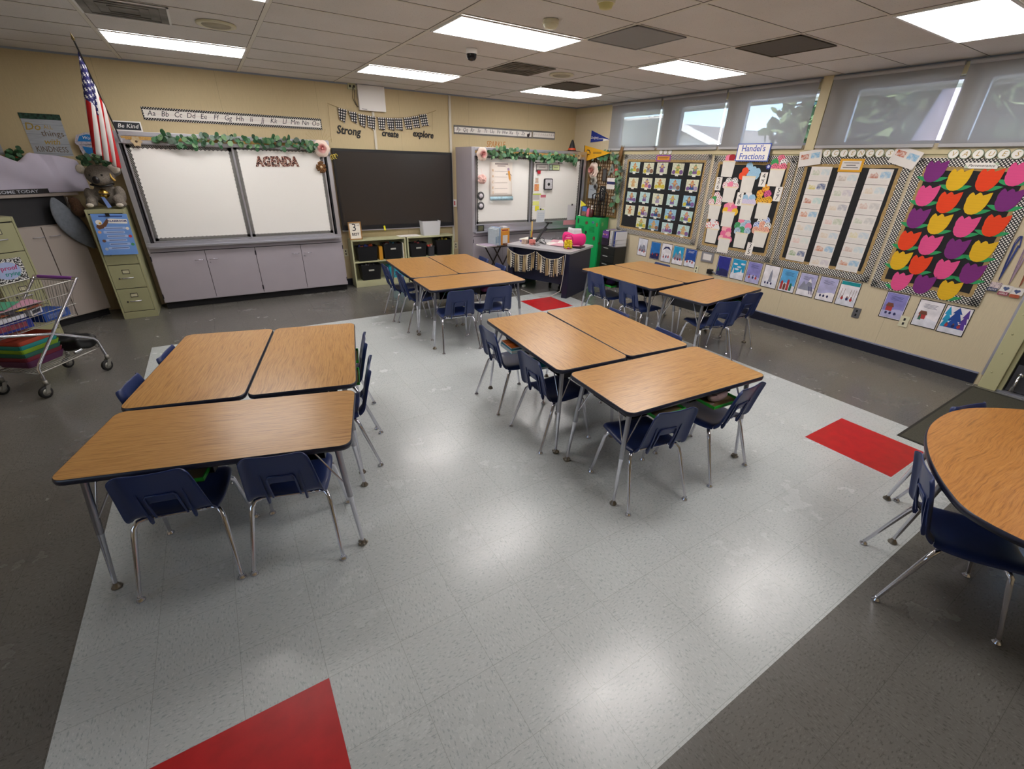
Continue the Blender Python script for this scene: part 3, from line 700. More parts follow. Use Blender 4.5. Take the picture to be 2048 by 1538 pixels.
M_dots3 = dots_mat('dotted_strip', .019, .22)
m, p = newmat('whiteboard_face', .22); p.inputs['Base Color'].default_value = srgb('f0eeea'); M_wb = m
M_cork = mat('cork_strip', 'b08a4c', .85, var=.25, scale=90)
M_stem = mat('twig', '5c5030', .8)
def scallop(b, x0, x1, y0, y1, wd, z, m, pitch=.045, th=.0012, sides='LRTB', jit=.25):
    """four border strips with a wavy inner edge; outer rectangle x0..x1, y0..y1"""
    def strip(ax, a0, a1, outer, sgn):
        n = max(2, int((a1-a0)/pitch)*4); ps = []
        for i in range(n+1):
            t = a0+(a1-a0)*i/n; ps.append((t, outer+sgn*(wd-wd*jit*(abs(cos(pi*i/4))))))
        for i in range(n):
            q = [(ps[i][0], outer), (ps[i+1][0], outer), (ps[i+1][0], ps[i+1][1]), (ps[i][0], ps[i][1])]
            if ax == 'y': q = [(c, a) for a, c in q]
            if (q[1][0]-q[0][0])*(q[2][1]-q[0][1])-(q[1][1]-q[0][1])*(q[2][0]-q[0][0]) < 0: q = q[::-1]
            b.add([(x, y, z) for x, y in q], [(0, 1, 2, 3)], m)
    if 'B' in sides: strip('x', x0, x1, y0, 1)
    if 'T' in sides: strip('x', x0, x1, y1, -1)
    if 'L' in sides: strip('y', y0, y1, x0, 1)
    if 'R' in sides: strip('y', y0, y1, x1, -1)
def leafy(b, pts, n, size, mats, spread=.05, depth=.03, seed=1, round_=.9):
    """round eucalyptus leaves in facing pairs along a polyline (local frame: x right, y up, z out)"""
    rd = random.Random(seed); P = [Vector(p) for p in pts]; Ls = [(a-c).length for a, c in zip(P, P[1:])]; tot = sum(Ls)
    b.tube(P, .0025, M_stem, 5)
    for i in range(n):
        s = tot*(i+.5)/n; k = 0
        while k < len(Ls)-1 and s > Ls[k]: s -= Ls[k]; k += 1
        p = P[k].lerp(P[k+1], s/Ls[k])+Vector((rd.gauss(0, .012), rd.uniform(-spread, spread), rd.uniform(0, depth)))
        sz = size*rd.uniform(.65, 1.2); a = rd.uniform(0, 2*pi)
        M = Matrix.Translation(p) @ Matrix.Rotation(a, 4, 'Z') @ Matrix.Rotation(rd.uniform(-.9, .9), 4, 'X') @ Matrix.Rotation(rd.uniform(-.5, .5), 4, 'Y')
        prof = [(0, 0)]+[(sz*(.5-.5*cos(pi*t)), sz*.5*round_*sin(pi*t)**.75) for t in (.15, .32, .5, .68, .84)]+[(sz, 0)]
        up = [(x, y, .15*y) for x, y in prof]; dn = [(x, -y, .15*y) for x, y in prof[1:-1]][::-1]
        vs = up+dn; nn = len(vs); top = len(prof)
        fs = [(j, j+1, nn-j-1) if j == 0 else (j, j+1, nn-j-1, nn-j) for j in range(0, top-2)]+[(top-2, top-1, top)]
        b.add(vs, [f for f in fs], rd.choice(mats), True, M)
M_l1 = mat('leaf_green', '3a6a44', .55, var=.2, scale=30); M_l2 = mat('leaf_dark', '28492f', .55, var=.2, scale=30); M_l3 = mat('leaf_pale', '6d8f66', .6, var=.15, scale=30); M_l4 = mat('leaf_grey', '6f8276', .65, var=.2, scale=30)
M_petal = mat('petal_cream', 'f0dccf', .75); M_petal2 = mat('petal_pink', 'e6b4ae', .75); M_petal3 = mat('petal_core', 'dfa09c', .75)
def rose_mb(b, r, m0, m1, m2, M=None, n=5):
    for ring, (rr, tilt, mm, k) in enumerate(((1., 1.0, m0, 6), (.78, .75, m0, 5), (.55, .5, m1, 5), (.34, .25, m2, 4))):
        for i in range(k):
            a = 2*pi*(i+.5*ring)/k
            def fn(u, v, a=a, rr=rr, tilt=tilt, ring=ring, k=k):
                ang = a+(u-.5)*2*pi/k*1.45; rad = r*rr*(.15+.85*v**.8*(1-.25*(2*u-1)**2)); z = r*(.12+.22*ring)*(v)+r*.18*sin(v*pi)*tilt*.5-(r*.12*v**4)
                return (rad*cos(ang), rad*sin(ang), z)
            b.grid(fn, 6, 4, mm, True, M)
    b.ball((0, 0, r*.42), r*.13, m2, 8, M)
def rose(name, lb, px, py, plane, r, cols=(None, None, None), fr='B', leaf=False, g=None):
    c = [c or d for c, d in zip(cols, (M_petal, M_petal2, M_petal3))]
    M = FBp(px, py, plane) if fr == 'B' else FRp(px, py, plane)
    rt = root(name, lb, 'paper flower', M, g)
    b = MB(); rose_mb(b, r, *c); b.build('petals', rt)
    if leaf:
        b = MB()
        for s in leaf: b.add([(0, 0, .002), (s*r*.9, r*.5, .006), (s*r*1.5, r*.4, .004), (s*r*1.1, 0, .006)], [(0, 1, 2, 3)] if s < 0 else [(3, 2, 1, 0)], M_l2)
        b.build('leaf', rt)
    return rt
M_hinge = mat('hinge_dark', '3b3840', .4, .8)
def casework(name, lb, x0, x1, yf, tr, zb=.886):
    """2 ft doors below, sliding boards above. tr: top height"""
    r = root(name, lb, 'cabinet', Matrix.Translation(((x0+x1)/2, yf/2, 0)))
    O = Vector(((x0+x1)/2, yf/2, 0)); B = lambda a, c, m, bb: bb.box(Vector(a)-O, Vector(c)-O, m)
    w = x1-x0; yb = -.003
    b = MB()
    B((x0, yf, .095), (x1, yf+.018, .115), M_cab, b); B((x0, yf, .77), (x1, yf+.018, .83), M_cab, b)
    B((x0, yf+.001, .095), (x0+.018, yb, tr), M_cab, b); B((x1-.018, yf+.001, .095), (x1, yb, tr), M_cab, b)
    B((x0+.018, yf+.018, .78), (x1-.018, yb, .80), M_cab, b); B((x0+.018, yb-.012, .1), (x1-.018, yb, tr), M_cab, b)
    B((x0+.018, yf+.02, tr-.02), (x1-.018, yb, tr), M_cab, b); B((x0+.018, yf+.02, .1), (x1-.018, yf+.03, .78), M_dark, b)
    b.build('carcass', r, bevel=.002)
    b = MB(); B((x0+.01, yf+.05, 0), (x1-.01, yb, .095), M_dark, b); b.build('toe_kick', r)
    dw = (w-.012)/4
    for k in range(4):
        a = x0+.006+dw*k
        b = MB(); B((a+.003, yf-.018, .103), (a+dw-.003, yf, .762), M_cab, b); d = b.build('door', r, bevel=.002)
        hx = a+dw-.085 if k % 2 == 0 else a+.085
        b = MB(); b.tube([Vector(v)-O for v in ((hx-.05, yf-.018, .645), (hx-.05, yf-.042, .645), (hx+.05, yf-.042, .645), (hx+.05, yf-.018, .645))], .0045, M_chrome, 8); b.build('handle', d)
        if k % 2:
            b = MB(); b.lathe([(.008, 0), (.008, .006), (0, .007)], M_steel, 10, Matrix.Translation(Vector((hx-.05, yf-.018, .60))-O) @ Matrix.Rotation(pi/2, 4, 'X')); b.build('lock', d)
        ex = a+.003 if k % 2 == 0 else a+dw-.003
        for z in (.16, .66):
            b = MB(); b.tube([Vector((ex, yf-.02, z))-O, Vector((ex, yf-.02, z+.06))-O], .006, M_hinge, 8); b.build('hinge', d)
    # aluminium frame around the boards
    b = MB()
    B((x0, yf-.01, .84), (x0+.055, yf, tr), M_alu, b); B((x1-.055, yf-.01, .84), (x1, yf, tr), M_alu, b); B((x0+.055, yf-.012, tr-.045), (x1-.055, yf+.0, tr), M_alu, b)
    B((x0+.055, yf-.004, tr-.13), (x1-.055, yf+.004, tr-.045), M_alu, b)
    B((x0+.055, yf, .83), (x0+.075, yf+.03, tr-.09), M_dark, b); B((x1-.075, yf, .83), (x1-.055, yf+.03, tr-.09), M_dark, b)  # dark side strips paint the shadow inside the slits beside the boards
    b.build('board_frame', r, bevel=.0015)
    b = MB(); B((x0+.03, yf-.075, .828), (x1-.03, yf, .842), M_alu, b); B((x0+.03, yf-.078, .842), (x1-.03, yf-.070, .852), M_alu, b); B((x0+.03, yf-.012, .842), (x1-.03, yf, .885), M_alu, b); B((x0+.06, yf-.004, .885), (x1-.06, yf+.01, zb), M_alu, b); b.build('marker_tray', r, bevel=.002)
    b = MB(); B((x0+.07, yf-.008, tr-.088), (x1-.06, yf-.003, tr-.052), M_cork, b); b.build('cork_rail', r)
    return r, O, B
def board(r, O, B, x0, x1, yp, z0, z1, sides='LRTB', t=.0):
    b = MB(); B((x0, yp, z0), (x1, yp+.012, z1), M_wb, b); fb = b.build('whiteboard', r)
    b = MB()
    for a, c in (((x0-.012, yp-.006, z0-.012), (x0+.004, yp+.014, z1+.012)), ((x1-.004, yp-.006, z0-.012), (x1+.012, yp+.014, z1+.012)), ((x0, yp-.006, z0-.012), (x1, yp+.014, z0+.004)), ((x0, yp-.006, z1-.004), (x1, yp+.014, z1+.012))): B(a, c, M_alu, b)
    b.build('board_rim', fb)
    b = MB(); b.M = Matrix.Translation(-O) @ FB(0, 0, yp-.0015); scallop(b, x0+.004, x1-.004, z0+.004, z1-.004, .045, 0, M_dots, sides=sides); b.build('scalloped_border', fb)
U1, O1, B1 = casework('whiteboard_cabinet', 'mauve-grey cabinet with two empty whiteboards and AGENDA lettering', -7.222, -4.762, -.33, 2.17)
board(U1, O1, B1, -7.115, -6.00, -.300, .90, 2.035); board(U1, O1, B1, -5.985, -4.868, -.318, .90, 2.055)
U2, O2, B2 = casework('whiteboard_cabinet', 'grey cabinet with pinned-up whiteboards behind the teacher desk', -2.60, -.16, -.60, 2.17, .955)
board(U2, O2, B2, -2.512, -1.40, -.575, .965, 2.055); board(U2, O2, B2, -1.385, -.262, -.59, .965, 2.055)
# AGENDA letters: each one is a cut-out stuck on the board
M_agf = mat('letter_floral', '1d1a1a', .7); 
m, p = newmat('letter_print', .7); L(m, ramp(m, noise(m, coords(m), 75, 2), [(.40, srgb('17161a')), (.5, srgb('17161a')), (.56, srgb('c0573a')), (.62, srgb('e2d9cc')), (.7, srgb('6a8f6a'))]), p.inputs['Base Color']); M_lett = m
for ch, px in zip('AGENDA', (519, 533.5, 547, 561, 576, 589.5)):
    p_ = onB(px, 324, -.3225); b = MB(); b.text(ch, .155, M_lett, ext=.0015, bold=.012, xs=.78)
    one('letter_cutout', b, {519: 'first letter A of the AGENDA lettering', 533.5: 'letter G of the AGENDA lettering', 547: 'letter E of the AGENDA lettering', 561: 'letter N of the AGENDA lettering', 576: 'letter D of the AGENDA lettering', 589.5: 'last letter A of the AGENDA lettering'}[px], 'letter', FB(p_.x, p_.z, -.3225, R(-2)), 'AGENDA letters on the whiteboard')
# garlands, roses
b = MB(); P = [(0, 0, 0), (.4, -.01, .01), (.7, .03, .01), (1.1, .01, .01), (1.5, .01, .01), (1.85, -.03, .01)]
leafy(b, P, 150, .066, [M_l1, M_l1, M_l2, M_l3, M_l4], .045, .035, 3)
one('eucalyptus_garland', b, 'long eucalyptus leaf garland on top of the left whiteboard', 'garland', FB(-6.80, 2.095, -.372))
b = MB(); P = [(0, 0, 0), (.5, .0, .01), (1.0, -.03, .01), (1.45, -.03, .01), (1.85, -.06, .01)]
leafy(b, P, 160, .074, [M_l1, M_l1, M_l2, M_l3], .05, .035, 5)
one('eucalyptus_garland', b, 'eucalyptus leaf garland over the whiteboard behind the desk', 'garland', FB(-2.30, 2.09, -.645))
rose('paper_rose', 'large pale pink paper rose at the right end of the left garland', 643, 297, -.362, .115)
rose('paper_rose', 'large pink paper rose at the left end of the second garland', 964.5, 308, -.632, .108)
for px, py, pl, lb in ((273, 283, -.345, 'small tan burlap flower at the left end of the garland'), (623, 290, -.345, 'small tan burlap flower beside the big rose'), (1157, 312, -.615, 'small tan burlap flower at the right end of the second garland')):
    b = MB(); mb_ = mat('burlap_petal', 'b8a482', .9, var=.15, scale=80)
    for k in range(6):
        a = k*pi/3; b.M = Matrix.Rotation(a, 4, 'Z'); b.grid(lambda u, v: (.062*v, .03*(2*u-1)*sin(pi*min(v+.15, 1))**.6, .006+.01*v), 4, 4, mb_)
    b.M = Matrix.Identity(4); b.ball((0, 0, .012), (.013, .013, .007), mat('burlap_core', '4a3d30', .9), 10)
    p_ = onB(px, py, pl); one('burlap_flower', b, lb, 'flower', FB(p_.x, p_.z, pl), 'burlap flowers')
# gold sprig behind the rose, pompom wreath under it, gold ribbon clip
b = MB(); rd = random.Random(4); mg = mat('gold_sprig', 'b59a5a', .4, .5)
for k in range(11):
    a = R(25+13*k); l = .17+.05*rd.random(); b.tube([(0, 0, 0), (l*.6*cos(a), l*.6*sin(a), .01), (l*cos(a)+rd.uniform(-.01, .01), l*sin(a), .012)], .0012, mg, 4); b.ball((l*cos(a), l*sin(a), .012), .004, mg, 6)
p_ = onB(640, 290, -.350); one('gold_sprig', b, 'thin gold wire sprig standing behind the left rose', 'decoration', FB(p_.x, p_.z, -.350))
b = MB(); rd = random.Random(9); mb_ = mat('woven_brown', '7a5430', .85, var=.3, scale=60)
for k in range(120):
    a = rd.uniform(0, 2*pi); rr = rd.uniform(.022, .062); b.ball((rr*cos(a), rr*sin(a)*1.15, .012+.02*rd.random()), rd.uniform(.010, .016), mb_, 6)
b.ball((0, 0, .02), .022, mat('wreath_core', 'd9c3a0', .8), 8)
p_ = onB(642, 334, -.325); one('woven_wreath', b, 'small brown woven wreath hanging under the left rose', 'wreath', FB(p_.x, p_.z, -.325))
r = root('gold_clip', 'grey clip with curled gold ribbon on the cabinet corner by the screen', 'clip', FB(-4.80, 1.985, -.345))
b = MB(); b.prism(rect(.09, .035), 0, .006, mat('clip_grey', '75777c', .4, .5)); b.build('clip_plate', r)
b = MB(); mg2 = mat('gold_ribbon', 'c9b340', .3, .3)
for k in range(3):
    b.tube([(.05+.03*k+.022*cos(t), -.03+.03*sin(t)+.008*k, .01+.004*t) for t in [j*pi/5 for j in range(9)]], .005, mg2, 6)
b.build('ribbon_curl', r)
# 'Be Kind' sign and flag
r = root('sign', 'small black Be Kind sign with white frame on top of the cabinet', 'sign', FB(-7.03, 2.172+.052, -.30))
b = MB(); b.prism(rect(.27, .104), 0, .010, M_white); b.build('frame', r)
b = MB(); b.prism(rect(.245, .08), .010, .0115, mat('slate_black', '26282e', .8)); b.text('Be Kind', .062, M_white, Matrix.Translation((0, 0, .0125)), shear=.35); b.build('sign_face', r)
tip = onZ(137, 58, 2.90); base = Vector((-7.135, -.345, 2.09)); 
fl_ = root('flag', 'United States flag hanging from a slanted black pole', 'flag', Matrix.Translation(base))
M_pole = mat('flag_pole_black', '15140f', .35)
b = MB(); d = tip-base; b.tube([(0, 0, 0), d*.93], .0075, M_pole, 8); b.build('pole', fl_)
b = MB(); b.lathe([(.004, 0), (.014, .02), (.008, .045), (.0, .10)], mat('brass_tip', '8d7a48', .3, .9), 10, Matrix.Translation(d*.92) @ d.to_track_quat('Z', 'Y').to_matrix().to_4x4()); b.build('finial', fl_)
b = MB(); b.tube([(-.0, 0, -.03), d*.06], .013, M_alu, 10); b.prism(rect(.09, .05), 0, .004, M_alu, M=FB(-.0, -.02, .005) ); b.build('bracket', fl_)
m, p = newmat('flag_cloth', .8)
uvn = N(m, 'ShaderNodeUVMap'); s_ = N(m, 'ShaderNodeSeparateXYZ'); L(m, uvn.outputs[0], s_.inputs[0])
fu, fv = s_.outputs[0], s_.outputs[1]       # u along the fly 0..1 (0 at pole), v across the stripes
st = math_(m, 'LESS_THAN', math_(m, 'FRACT', math_(m, 'MULTIPLY', fv, 6.5)), .5)
cs = mixc(m, st, srgb('e6e2e0'), srgb('c4161c'))
can = math_(m, 'MULTIPLY', math_(m, 'LESS_THAN', fu, .40), math_(m, 'GREATER_THAN', fv, .46))
# stars: five-lobed dots on a staggered lattice
gx = math_(m, 'MULTIPLY', fu, 11/.40/2); gy = math_(m, 'MULTIPLY', math_(m, 'SUBTRACT', fv, .46), 9/.54/2)
def star(ox, oy):
    x = math_(m, 'SUBTRACT', math_(m, 'FRACT', math_(m, 'ADD', gx, ox)), .5); y = math_(m, 'MULTIPLY', math_(m, 'SUBTRACT', math_(m, 'FRACT', math_(m, 'ADD', gy, oy)), .5), 1.0)
    rr = math_(m, 'SQRT', math_(m, 'ADD', math_(m, 'MULTIPLY', x, x), math_(m, 'MULTIPLY', y, y)))
    an = math_(m, 'ARCTAN2', x, y); lim = math_(m, 'ADD', .17, math_(m, 'MULTIPLY', math_(m, 'COSINE', math_(m, 'MULTIPLY', an, 5)), .08))
    return math_(m, 'LESS_THAN', rr, lim)
stars = math_(m, 'MAXIMUM', star(0, 0), star(.5, .5))
cc_ = mixc(m, stars, srgb('2b2a68'), srgb('f0f0f0'))
L(m, mixc(m, can, cs, cc_), p.inputs['Base Color']); M_flag = m
# cloth: hangs from the upper pole, folds gather at the tip, spreads lower down
pole_hi = d*.88; pole_lo = d*.30
botL = onB(182, 300, -.75)-base; botR = onB(238, 337, -.42)-base
def flagpt(u, v):
    # v: position along the pole edge (1 = tip/canton side), u: along the fly, hanging down
    top = pole_lo.lerp(pole_hi, .08+.92*v)
    e = botR.lerp(botL, v)
    # gravity pulls the fly straight down, canton corner longest
    q = top.lerp(e, u)
    q = q+Vector((.030*sin(19*v+1.5*u)*u**.5*(1.2-.4*u), .055*cos(19*v+1.5*u)*u**.6, 0))
    return q
mbf = MB(); nu_, nv_ = 40, 40
mbf.grid(lambda u, v: flagpt(v, u), nu_, nv_, M_flag)
fo = mbf.build('cloth', fl_)
uv = fo.data.uv_layers.new(name='UVMap')
for lp in fo.data.loops:
    k = lp.vertex_index; uv.data[lp.index].uv = ((k//(nu_+1))/nv_, (k % (nu_+1))/nu_)
fo.modifiers.new('solid', 'SOLIDIFY').thickness = .001
# ================================================================ alphabet strips, banner, wires, screen
M_cur = mat('strip_ink', '2a2b33', .7); M_red_l = mat('midline', 'c98a8a', .8)
def strip(name, lb, pxy0, pxy1, h, letters, z, cap_end=False, ink=M_cur, size=.085, lend=0):
    a, c = onB(*pxy0), onB(*pxy1); w = c.x-a.x; r = root(name, lb, 'alphabet strip', FB((a.x+c.x)/2, z, -.004))
    b = MB(); b.prism(rect(w, h), 0, .001, M_dots3); b.prism(rect(w-.03, h-.055), .001, .0015, M_paper); b.prism(rect(w-.05, .0012), .0015, .0018, M_red_l); b.build('strip_card', r)
    n = len(letters); b = MB()
    for i, t in enumerate(letters): b.text(t, size, ink, Matrix.Translation((-w/2+.02+(w-.04-lend)*(i+.5)/n, .004, .002)), ext=.0002, shear=.30, xs=.9)
    b.build('cursive_letters', r)
    return r, w
strip('alphabet_strip', 'cursive alphabet strip Aa to Oo above the big whiteboard', (281, 215), (642, 240), .145, ['Aa', 'Bb', 'Cc', 'Dd', 'Ee', 'Ff', 'Gg', 'Hh', 'Ii', 'Jj', 'Kk', 'Ll', 'Mm', 'Nn', 'Oo'], 2.385)
r, w_ = strip('alphabet_strip', 'cursive alphabet strip Pp to Zz above the second whiteboard', (907, 255), (1064, 265), .135, ['Pp', 'Qq', 'Rr', 'Ss', 'Tt', 'Uu', 'Vv', 'Ww', 'Xx', 'Yy', 'Zz'], 2.435, size=.08, lend=.12)
b = MB(); b.M = Matrix.Translation((w_/2-.075, 0, .0016)); mbr = mat('critter_dark', '35292a', .8)
b.prism(circ(.028, 14, -.012, -.018, .03), 0, .001, mbr); b.prism(circ(.018, 12, .012, -.005), 0, .001, mbr); b.prism([(.02, .005), (.035, .03), (.02, .035), (.008, .02)], 0, .001, mbr); b.build('animal_print', r)
strip('number_strip', 'number strip at the right end of the second alphabet strip', (1065, 262), (1110, 265), .135, list('0123456789'), 2.438, ink=mat('number_grey', '9a9a98', .8), size=.05)
M_blackcut = mat('black_cutout', '17171a', .6)
for px, py, t, sz, lb in ((697, 262, 'Strong', .155, 'black cut-out word Strong under the gingham banner'), (780, 268, 'create', .125, 'black cut-out word create under the gingham banner'), (846, 269, 'explore', .135, 'black cut-out word explore under the gingham banner')):
    b = MB(); b.text(t, sz, M_blackcut, ext=.004, shear=.2, bold=.0035, xs=.85); one('word_cutout', b, lb, 'lettering', FBp(px, py, -.006, R(-3)), 'black words on the wall')
# SPARKLE in copper foil
b = MB(); b.text('SPARKLE', .13, mat('copper_foil', 'b87a3e', .35, .4), ext=.002, shear=.15, xs=.72); one('word_cutout', b, 'copper-coloured SPARKLE lettering standing over the second whiteboard', 'lettering', FB(-2.11, 2.172+.045, -.55))
# bunting
M_ging = gingham_mat('gingham', 1/.034); M_tw = mat('twine', '8a7550', .9)
r = root('bunting', 'black and white gingham bunting of ten notched pennants', 'banner', FB(-3.79, 2.60, -.026))
P0 = [onB(*(640+x/6.153, 150+y/6.153)) for x, y in ((88, 350), (215, 400), (330, 440), (455, 478), (570, 500), (700, 520), (805, 530), (905, 530), (1010, 527), (1115, 515), (1210, 490), (1300, 480), (1415, 440))]
O_ = Vector((-3.79, 0, 2.60)); Lc = lambda p: (p.x-O_.x, p.z-O_.z, .004)
b = MB(); b.tube([Lc(p) for p in P0], .0028, M_tw, 6)
for px, y0, y1 in ((655, 210, 285), (863, 225, 262)):
    q0, q1 = onB(px, y0), onB(px+7*(px < 700), y1); b.tube([Lc(q0), ((Lc(q0)[0]+Lc(q1)[0])/2, (Lc(q0)[1]+Lc(q1)[1])/2, .006), Lc(q1)], .002, M_tw, 5)
b.build('twine', r)
for tl, tr_, bl, nt_, br in (((212, 403), (322, 430), (237, 555), (265, 560), (300, 597)), ((343, 445), (447, 465), (387, 570), (415, 580), (450, 610)), ((457, 477), (560, 495), (490, 615), (520, 630), (550, 655)), ((570, 500), (675, 515), (590, 640), (620, 650), (665, 682)),
                             ((700, 520), (798, 528), (722, 670), (745, 668), (793, 690)), ((805, 530), (905, 535), (838, 665), (860, 668), (908, 692)), ((908, 532), (1003, 535), (928, 672), (955, 668), (1012, 692)), ((1015, 527), (1112, 520), (1055, 668), (1085, 655), (1130, 678)), ((1113, 515), (1205, 505), (1152, 655), (1175, 640), (1222, 655)), ((1210, 492), (1300, 480), (1250, 640), (1275, 620), (1330, 630))):
    pts = [Lc(onB(640+x/6.153, 150+y/6.153))[:2] for x, y in (bl, nt_, br, tr_, tl)]
    cx, cy = pts[3][0]*.5+pts[4][0]*.5, (pts[3][1]+pts[4][1])/2; an = math.atan2(pts[3][1]-pts[4][1], pts[3][0]-pts[4][0])
    b = MB(); ca, sa = cos(-an), sin(-an); loc = [((x-cx)*ca-(y-cy)*sa, (x-cx)*sa+(y-cy)*ca) for x, y in pts]; b.prism(loc, 0, .002, M_ging)
    o = b.build('pennant', r); o.matrix_local = Matrix.Translation((cx, cy, .005)) @ Matrix.Rotation(an, 4, 'Z')
# white wall box with outlet and cable, conduits
r = root('wall_box', 'white square wall-mounted box high over the black screen', 'wall box', FB(-3.99, 2.765, -.002))
b = MB(); b.prism(rect(.40, .325), 0, .07, M_white); b.build('case', r, bevel=.008)
b = MB(); b.text('Epson', .022, mat('logo_grey', '7a7c84', .6), Matrix.Translation((-.12, -.145, .071))); b.build('logo', r) if 0 else None
b = MB(); b.box((-.17, -.15, .0705), (-.09, -.143, .0712), mat('logo_grey', '8a8c94', .6)); b.build('printed_mark', r)
def outlet(lb, M, col=M_ivory, w=.075, h=.118, two=True, dark=M_dark):
    r = root('wall_outlet', lb, 'outlet', M); b = MB(); b.prism(rrect(w, h, .006), 0, .006, col); b.build('cover_plate', r, bevel=.0015)
    b = MB()
    for k in ((-1, 1) if two else (0,)): b.prism(rect(w*.22, h*.24, 0, k*h*.2), .006, .0068, dark)
    b.build('socket', r); return r
r = root('wall_outlet', 'cream outlet under the ceiling left of the white wall box', 'outlet', FBp(702.5, 173, -.002)); b = MB(); b.prism(rect(.115, .075), 0, .035, mat('outlet_cream', 'c2c3a0', .5)); b.build('cover_plate', r, bevel=.002)
b = MB(); [b.prism(rect(.022, .03, k*.028, 0), .035, .045, M_dark) for k in (-1, 1)]; b.build('plug', r)
b = MB(); p_ = Lc; b.tube([(0, 0, .04), (.0, -.06, .05), (-.005, -.14, .02), (.03, -.22, .012), (.085, -.26, .02)], .004, M_black, 6); b.tube([(.02, 0, .04), (.022, -.08, .045), (.02, -.16, .02), (.05, -.24, .012), (.09, -.25, .02)], .004, M_black, 6)
one('power_cable', b, 'two black cables looping from the high outlet to the white box', 'cable', FBp(703, 174, -.002))
M_cond = mat('white_raceway', 'd3cdbf', .5)
b = MB(); b.box((-.018, -.022, 0), (.018, 0, 2.60-2.085), M_cond); one('cable_raceway', b, 'white cable raceway below the wall box, behind the bunting', 'cable cover', Matrix.Translation((-3.98, -.002, 2.085)), bevel=.003)
b = MB(); b.box((-.02, -.022, 0), (.02, 0, 2.915-.62), M_cond); one('cable_raceway', b, 'white cable raceway right of the black screen, ceiling to outlet', 'cable cover', Matrix.Translation((-2.69, -.002, .62)), bevel=.003)
# the screen
r = root('wall_screen', 'large black flat display hanging between the two whiteboards', 'screen', FB(-3.695, 1.49, -.03))
M_scr = mat('screen_glass', '35312f', .22, spec=.6); M_bez = mat('screen_bezel', '1b1c20', .35)
b = MB(); b.prism(rect(1.965, 1.18), 0, .055, M_bez); b.build('housing', r, bevel=.005)
b = MB(); b.prism(rect(1.90, 1.075, 0, .015), .055, .0565, M_scr); b.build('panel', r)
b = MB(); b.box((-.98, -.605, .02), (.98, -.59, .062), M_alu); b.build('lower_trim', r)
b = MB(); b.prism(rect(.5, .35), -.028, 0, M_dark); b.build('wall_mount', r)
b = MB(); b.prism(rect(.028, .075), 0, .0015, mat('yellow_note', 'e8e02a', .7)); one('sticky_note', b, 'small yellow sticky tab on the lower rim of the screen', 'sticky note', FBp(769.5, 456, -.095, R(8)))
r = root('wall_switch', 'small white switch box with red label right of the screen', 'switch', FBp(908, 406, -.024)); b = MB(); b.prism(rect(.075, .12), 0, .03, M_white); b.build('box', r, bevel=.002); b = MB(); b.prism(rect(.025, .07), .03, .031, mat('red_tag', 'c05050', .6)); b.build('label_strip', r)
outlet('white double outlet low on the wall right of the shelves', FBp(911.5, 491, -.002), M_ivory); outlet('cream outlet plate between the big cabinet and the shelf', FBp(691.5, 505, -.002), M_ivory)
# ================================================================ low shelves with bins
M_shelf = mat('shelf_cream', 'b9b995', .42, var=.04, scale=5)
def lowshelf(x0, x1, lb):
    r = root('low_bookshelf', lb, 'shelf', T((x0+x1)/2, -.13)); w = (x1-x0)/2; dpt = .12
    b = MB()
    b.box((-w, -dpt, 0), (-w+.022, dpt, .745), M_shelf); b.box((w-.022, -dpt, 0), (w, dpt, .745), M_shelf); b.box((-w, -dpt, .745), (w, dpt, .768), M_shelf)
    b.box((-w+.022, dpt-.006, .0), (w-.022, dpt, .745), M_shelf); b.box((-w+.022, -dpt+.002, 0), (w-.022, -dpt+.02, .085), M_shelf); b.build('case', r, bevel=.0015)
    b = MB(); b.box((-w+.022, -dpt+.002, .085), (w-.022, dpt-.006, .10), M_shelf); b.build('bottom_shelf', r); b = MB(); b.box((-w+.022, -dpt+.002, .400), (w-.022, dpt-.006, .418), M_shelf); b.build('middle_shelf', r); return r
lowshelf(-4.61, -3.70, 'cream metal bookshelf left of its twin, under the screen, framed sign on top'); lowshelf(-3.675, -2.80, 'cream metal bookshelf on the right, under the screen, clear tub on top')
M_bin = mat('black_bin', '16171a', .35)
def bin_(x, z, w, h, lb, fill=None, col=M_bin, d=.21, label=False):
    r = root('storage_bin', lb, 'bin', T(x, -.135, z), 'bins on the low shelves')
    b = MB(); t, bt = w/2, w/2*.84; dt, db = d/2, d/2*.86
    o = [rrect(2*bt, 2*db, .02, 3), rrect(2*t-.012, 2*dt-.012, .02, 3), rrect(2*t, 2*dt, .022, 3), rrect(2*t-.016, 2*dt-.016, .02, 3), rrect(2*bt-.01, 2*db-.01, .018, 3)]; zz = [0, h-.02, h, h-.002, .006]
    n = len(o[0]); b.add([(px, py, zz[k]) for k in range(5) for px, py in o[k]], [(k*n+a, k*n+(a+1) % n, (k+1)*n+(a+1) % n, (k+1)*n+a) for k in range(4) for a in range(n)]+[tuple(range(n-1, -1, -1)), tuple(4*n+a for a in range(n))], col, False)
    b.build('tub', r)
    if label: b = MB(); b.box((-.045, -dt*.95-.006, h*.62), (.045, -dt*.95, h*.72), mat('label_grey', 'b4b4ac', .7)); b.build('label_card', r)
    if fill:
        b = MB(); rd = random.Random(int(x*100)); 
        for k in range(16):
            c_ = rd.choice(fill); b.M = Matrix.Translation((rd.uniform(-t*.65, t*.65), rd.uniform(-dt*.5, dt*.5), h-.035+rd.random()*.04)) @ Matrix.Rotation(rd.random()*6, 4, (rd.random(), rd.random(), .3)); b.box((-.03, -.012, -.012), (.03, .012, .012), mat('bit_'+c_, c_, .5))
        tag(b.build('contents', r), kind='stuff')
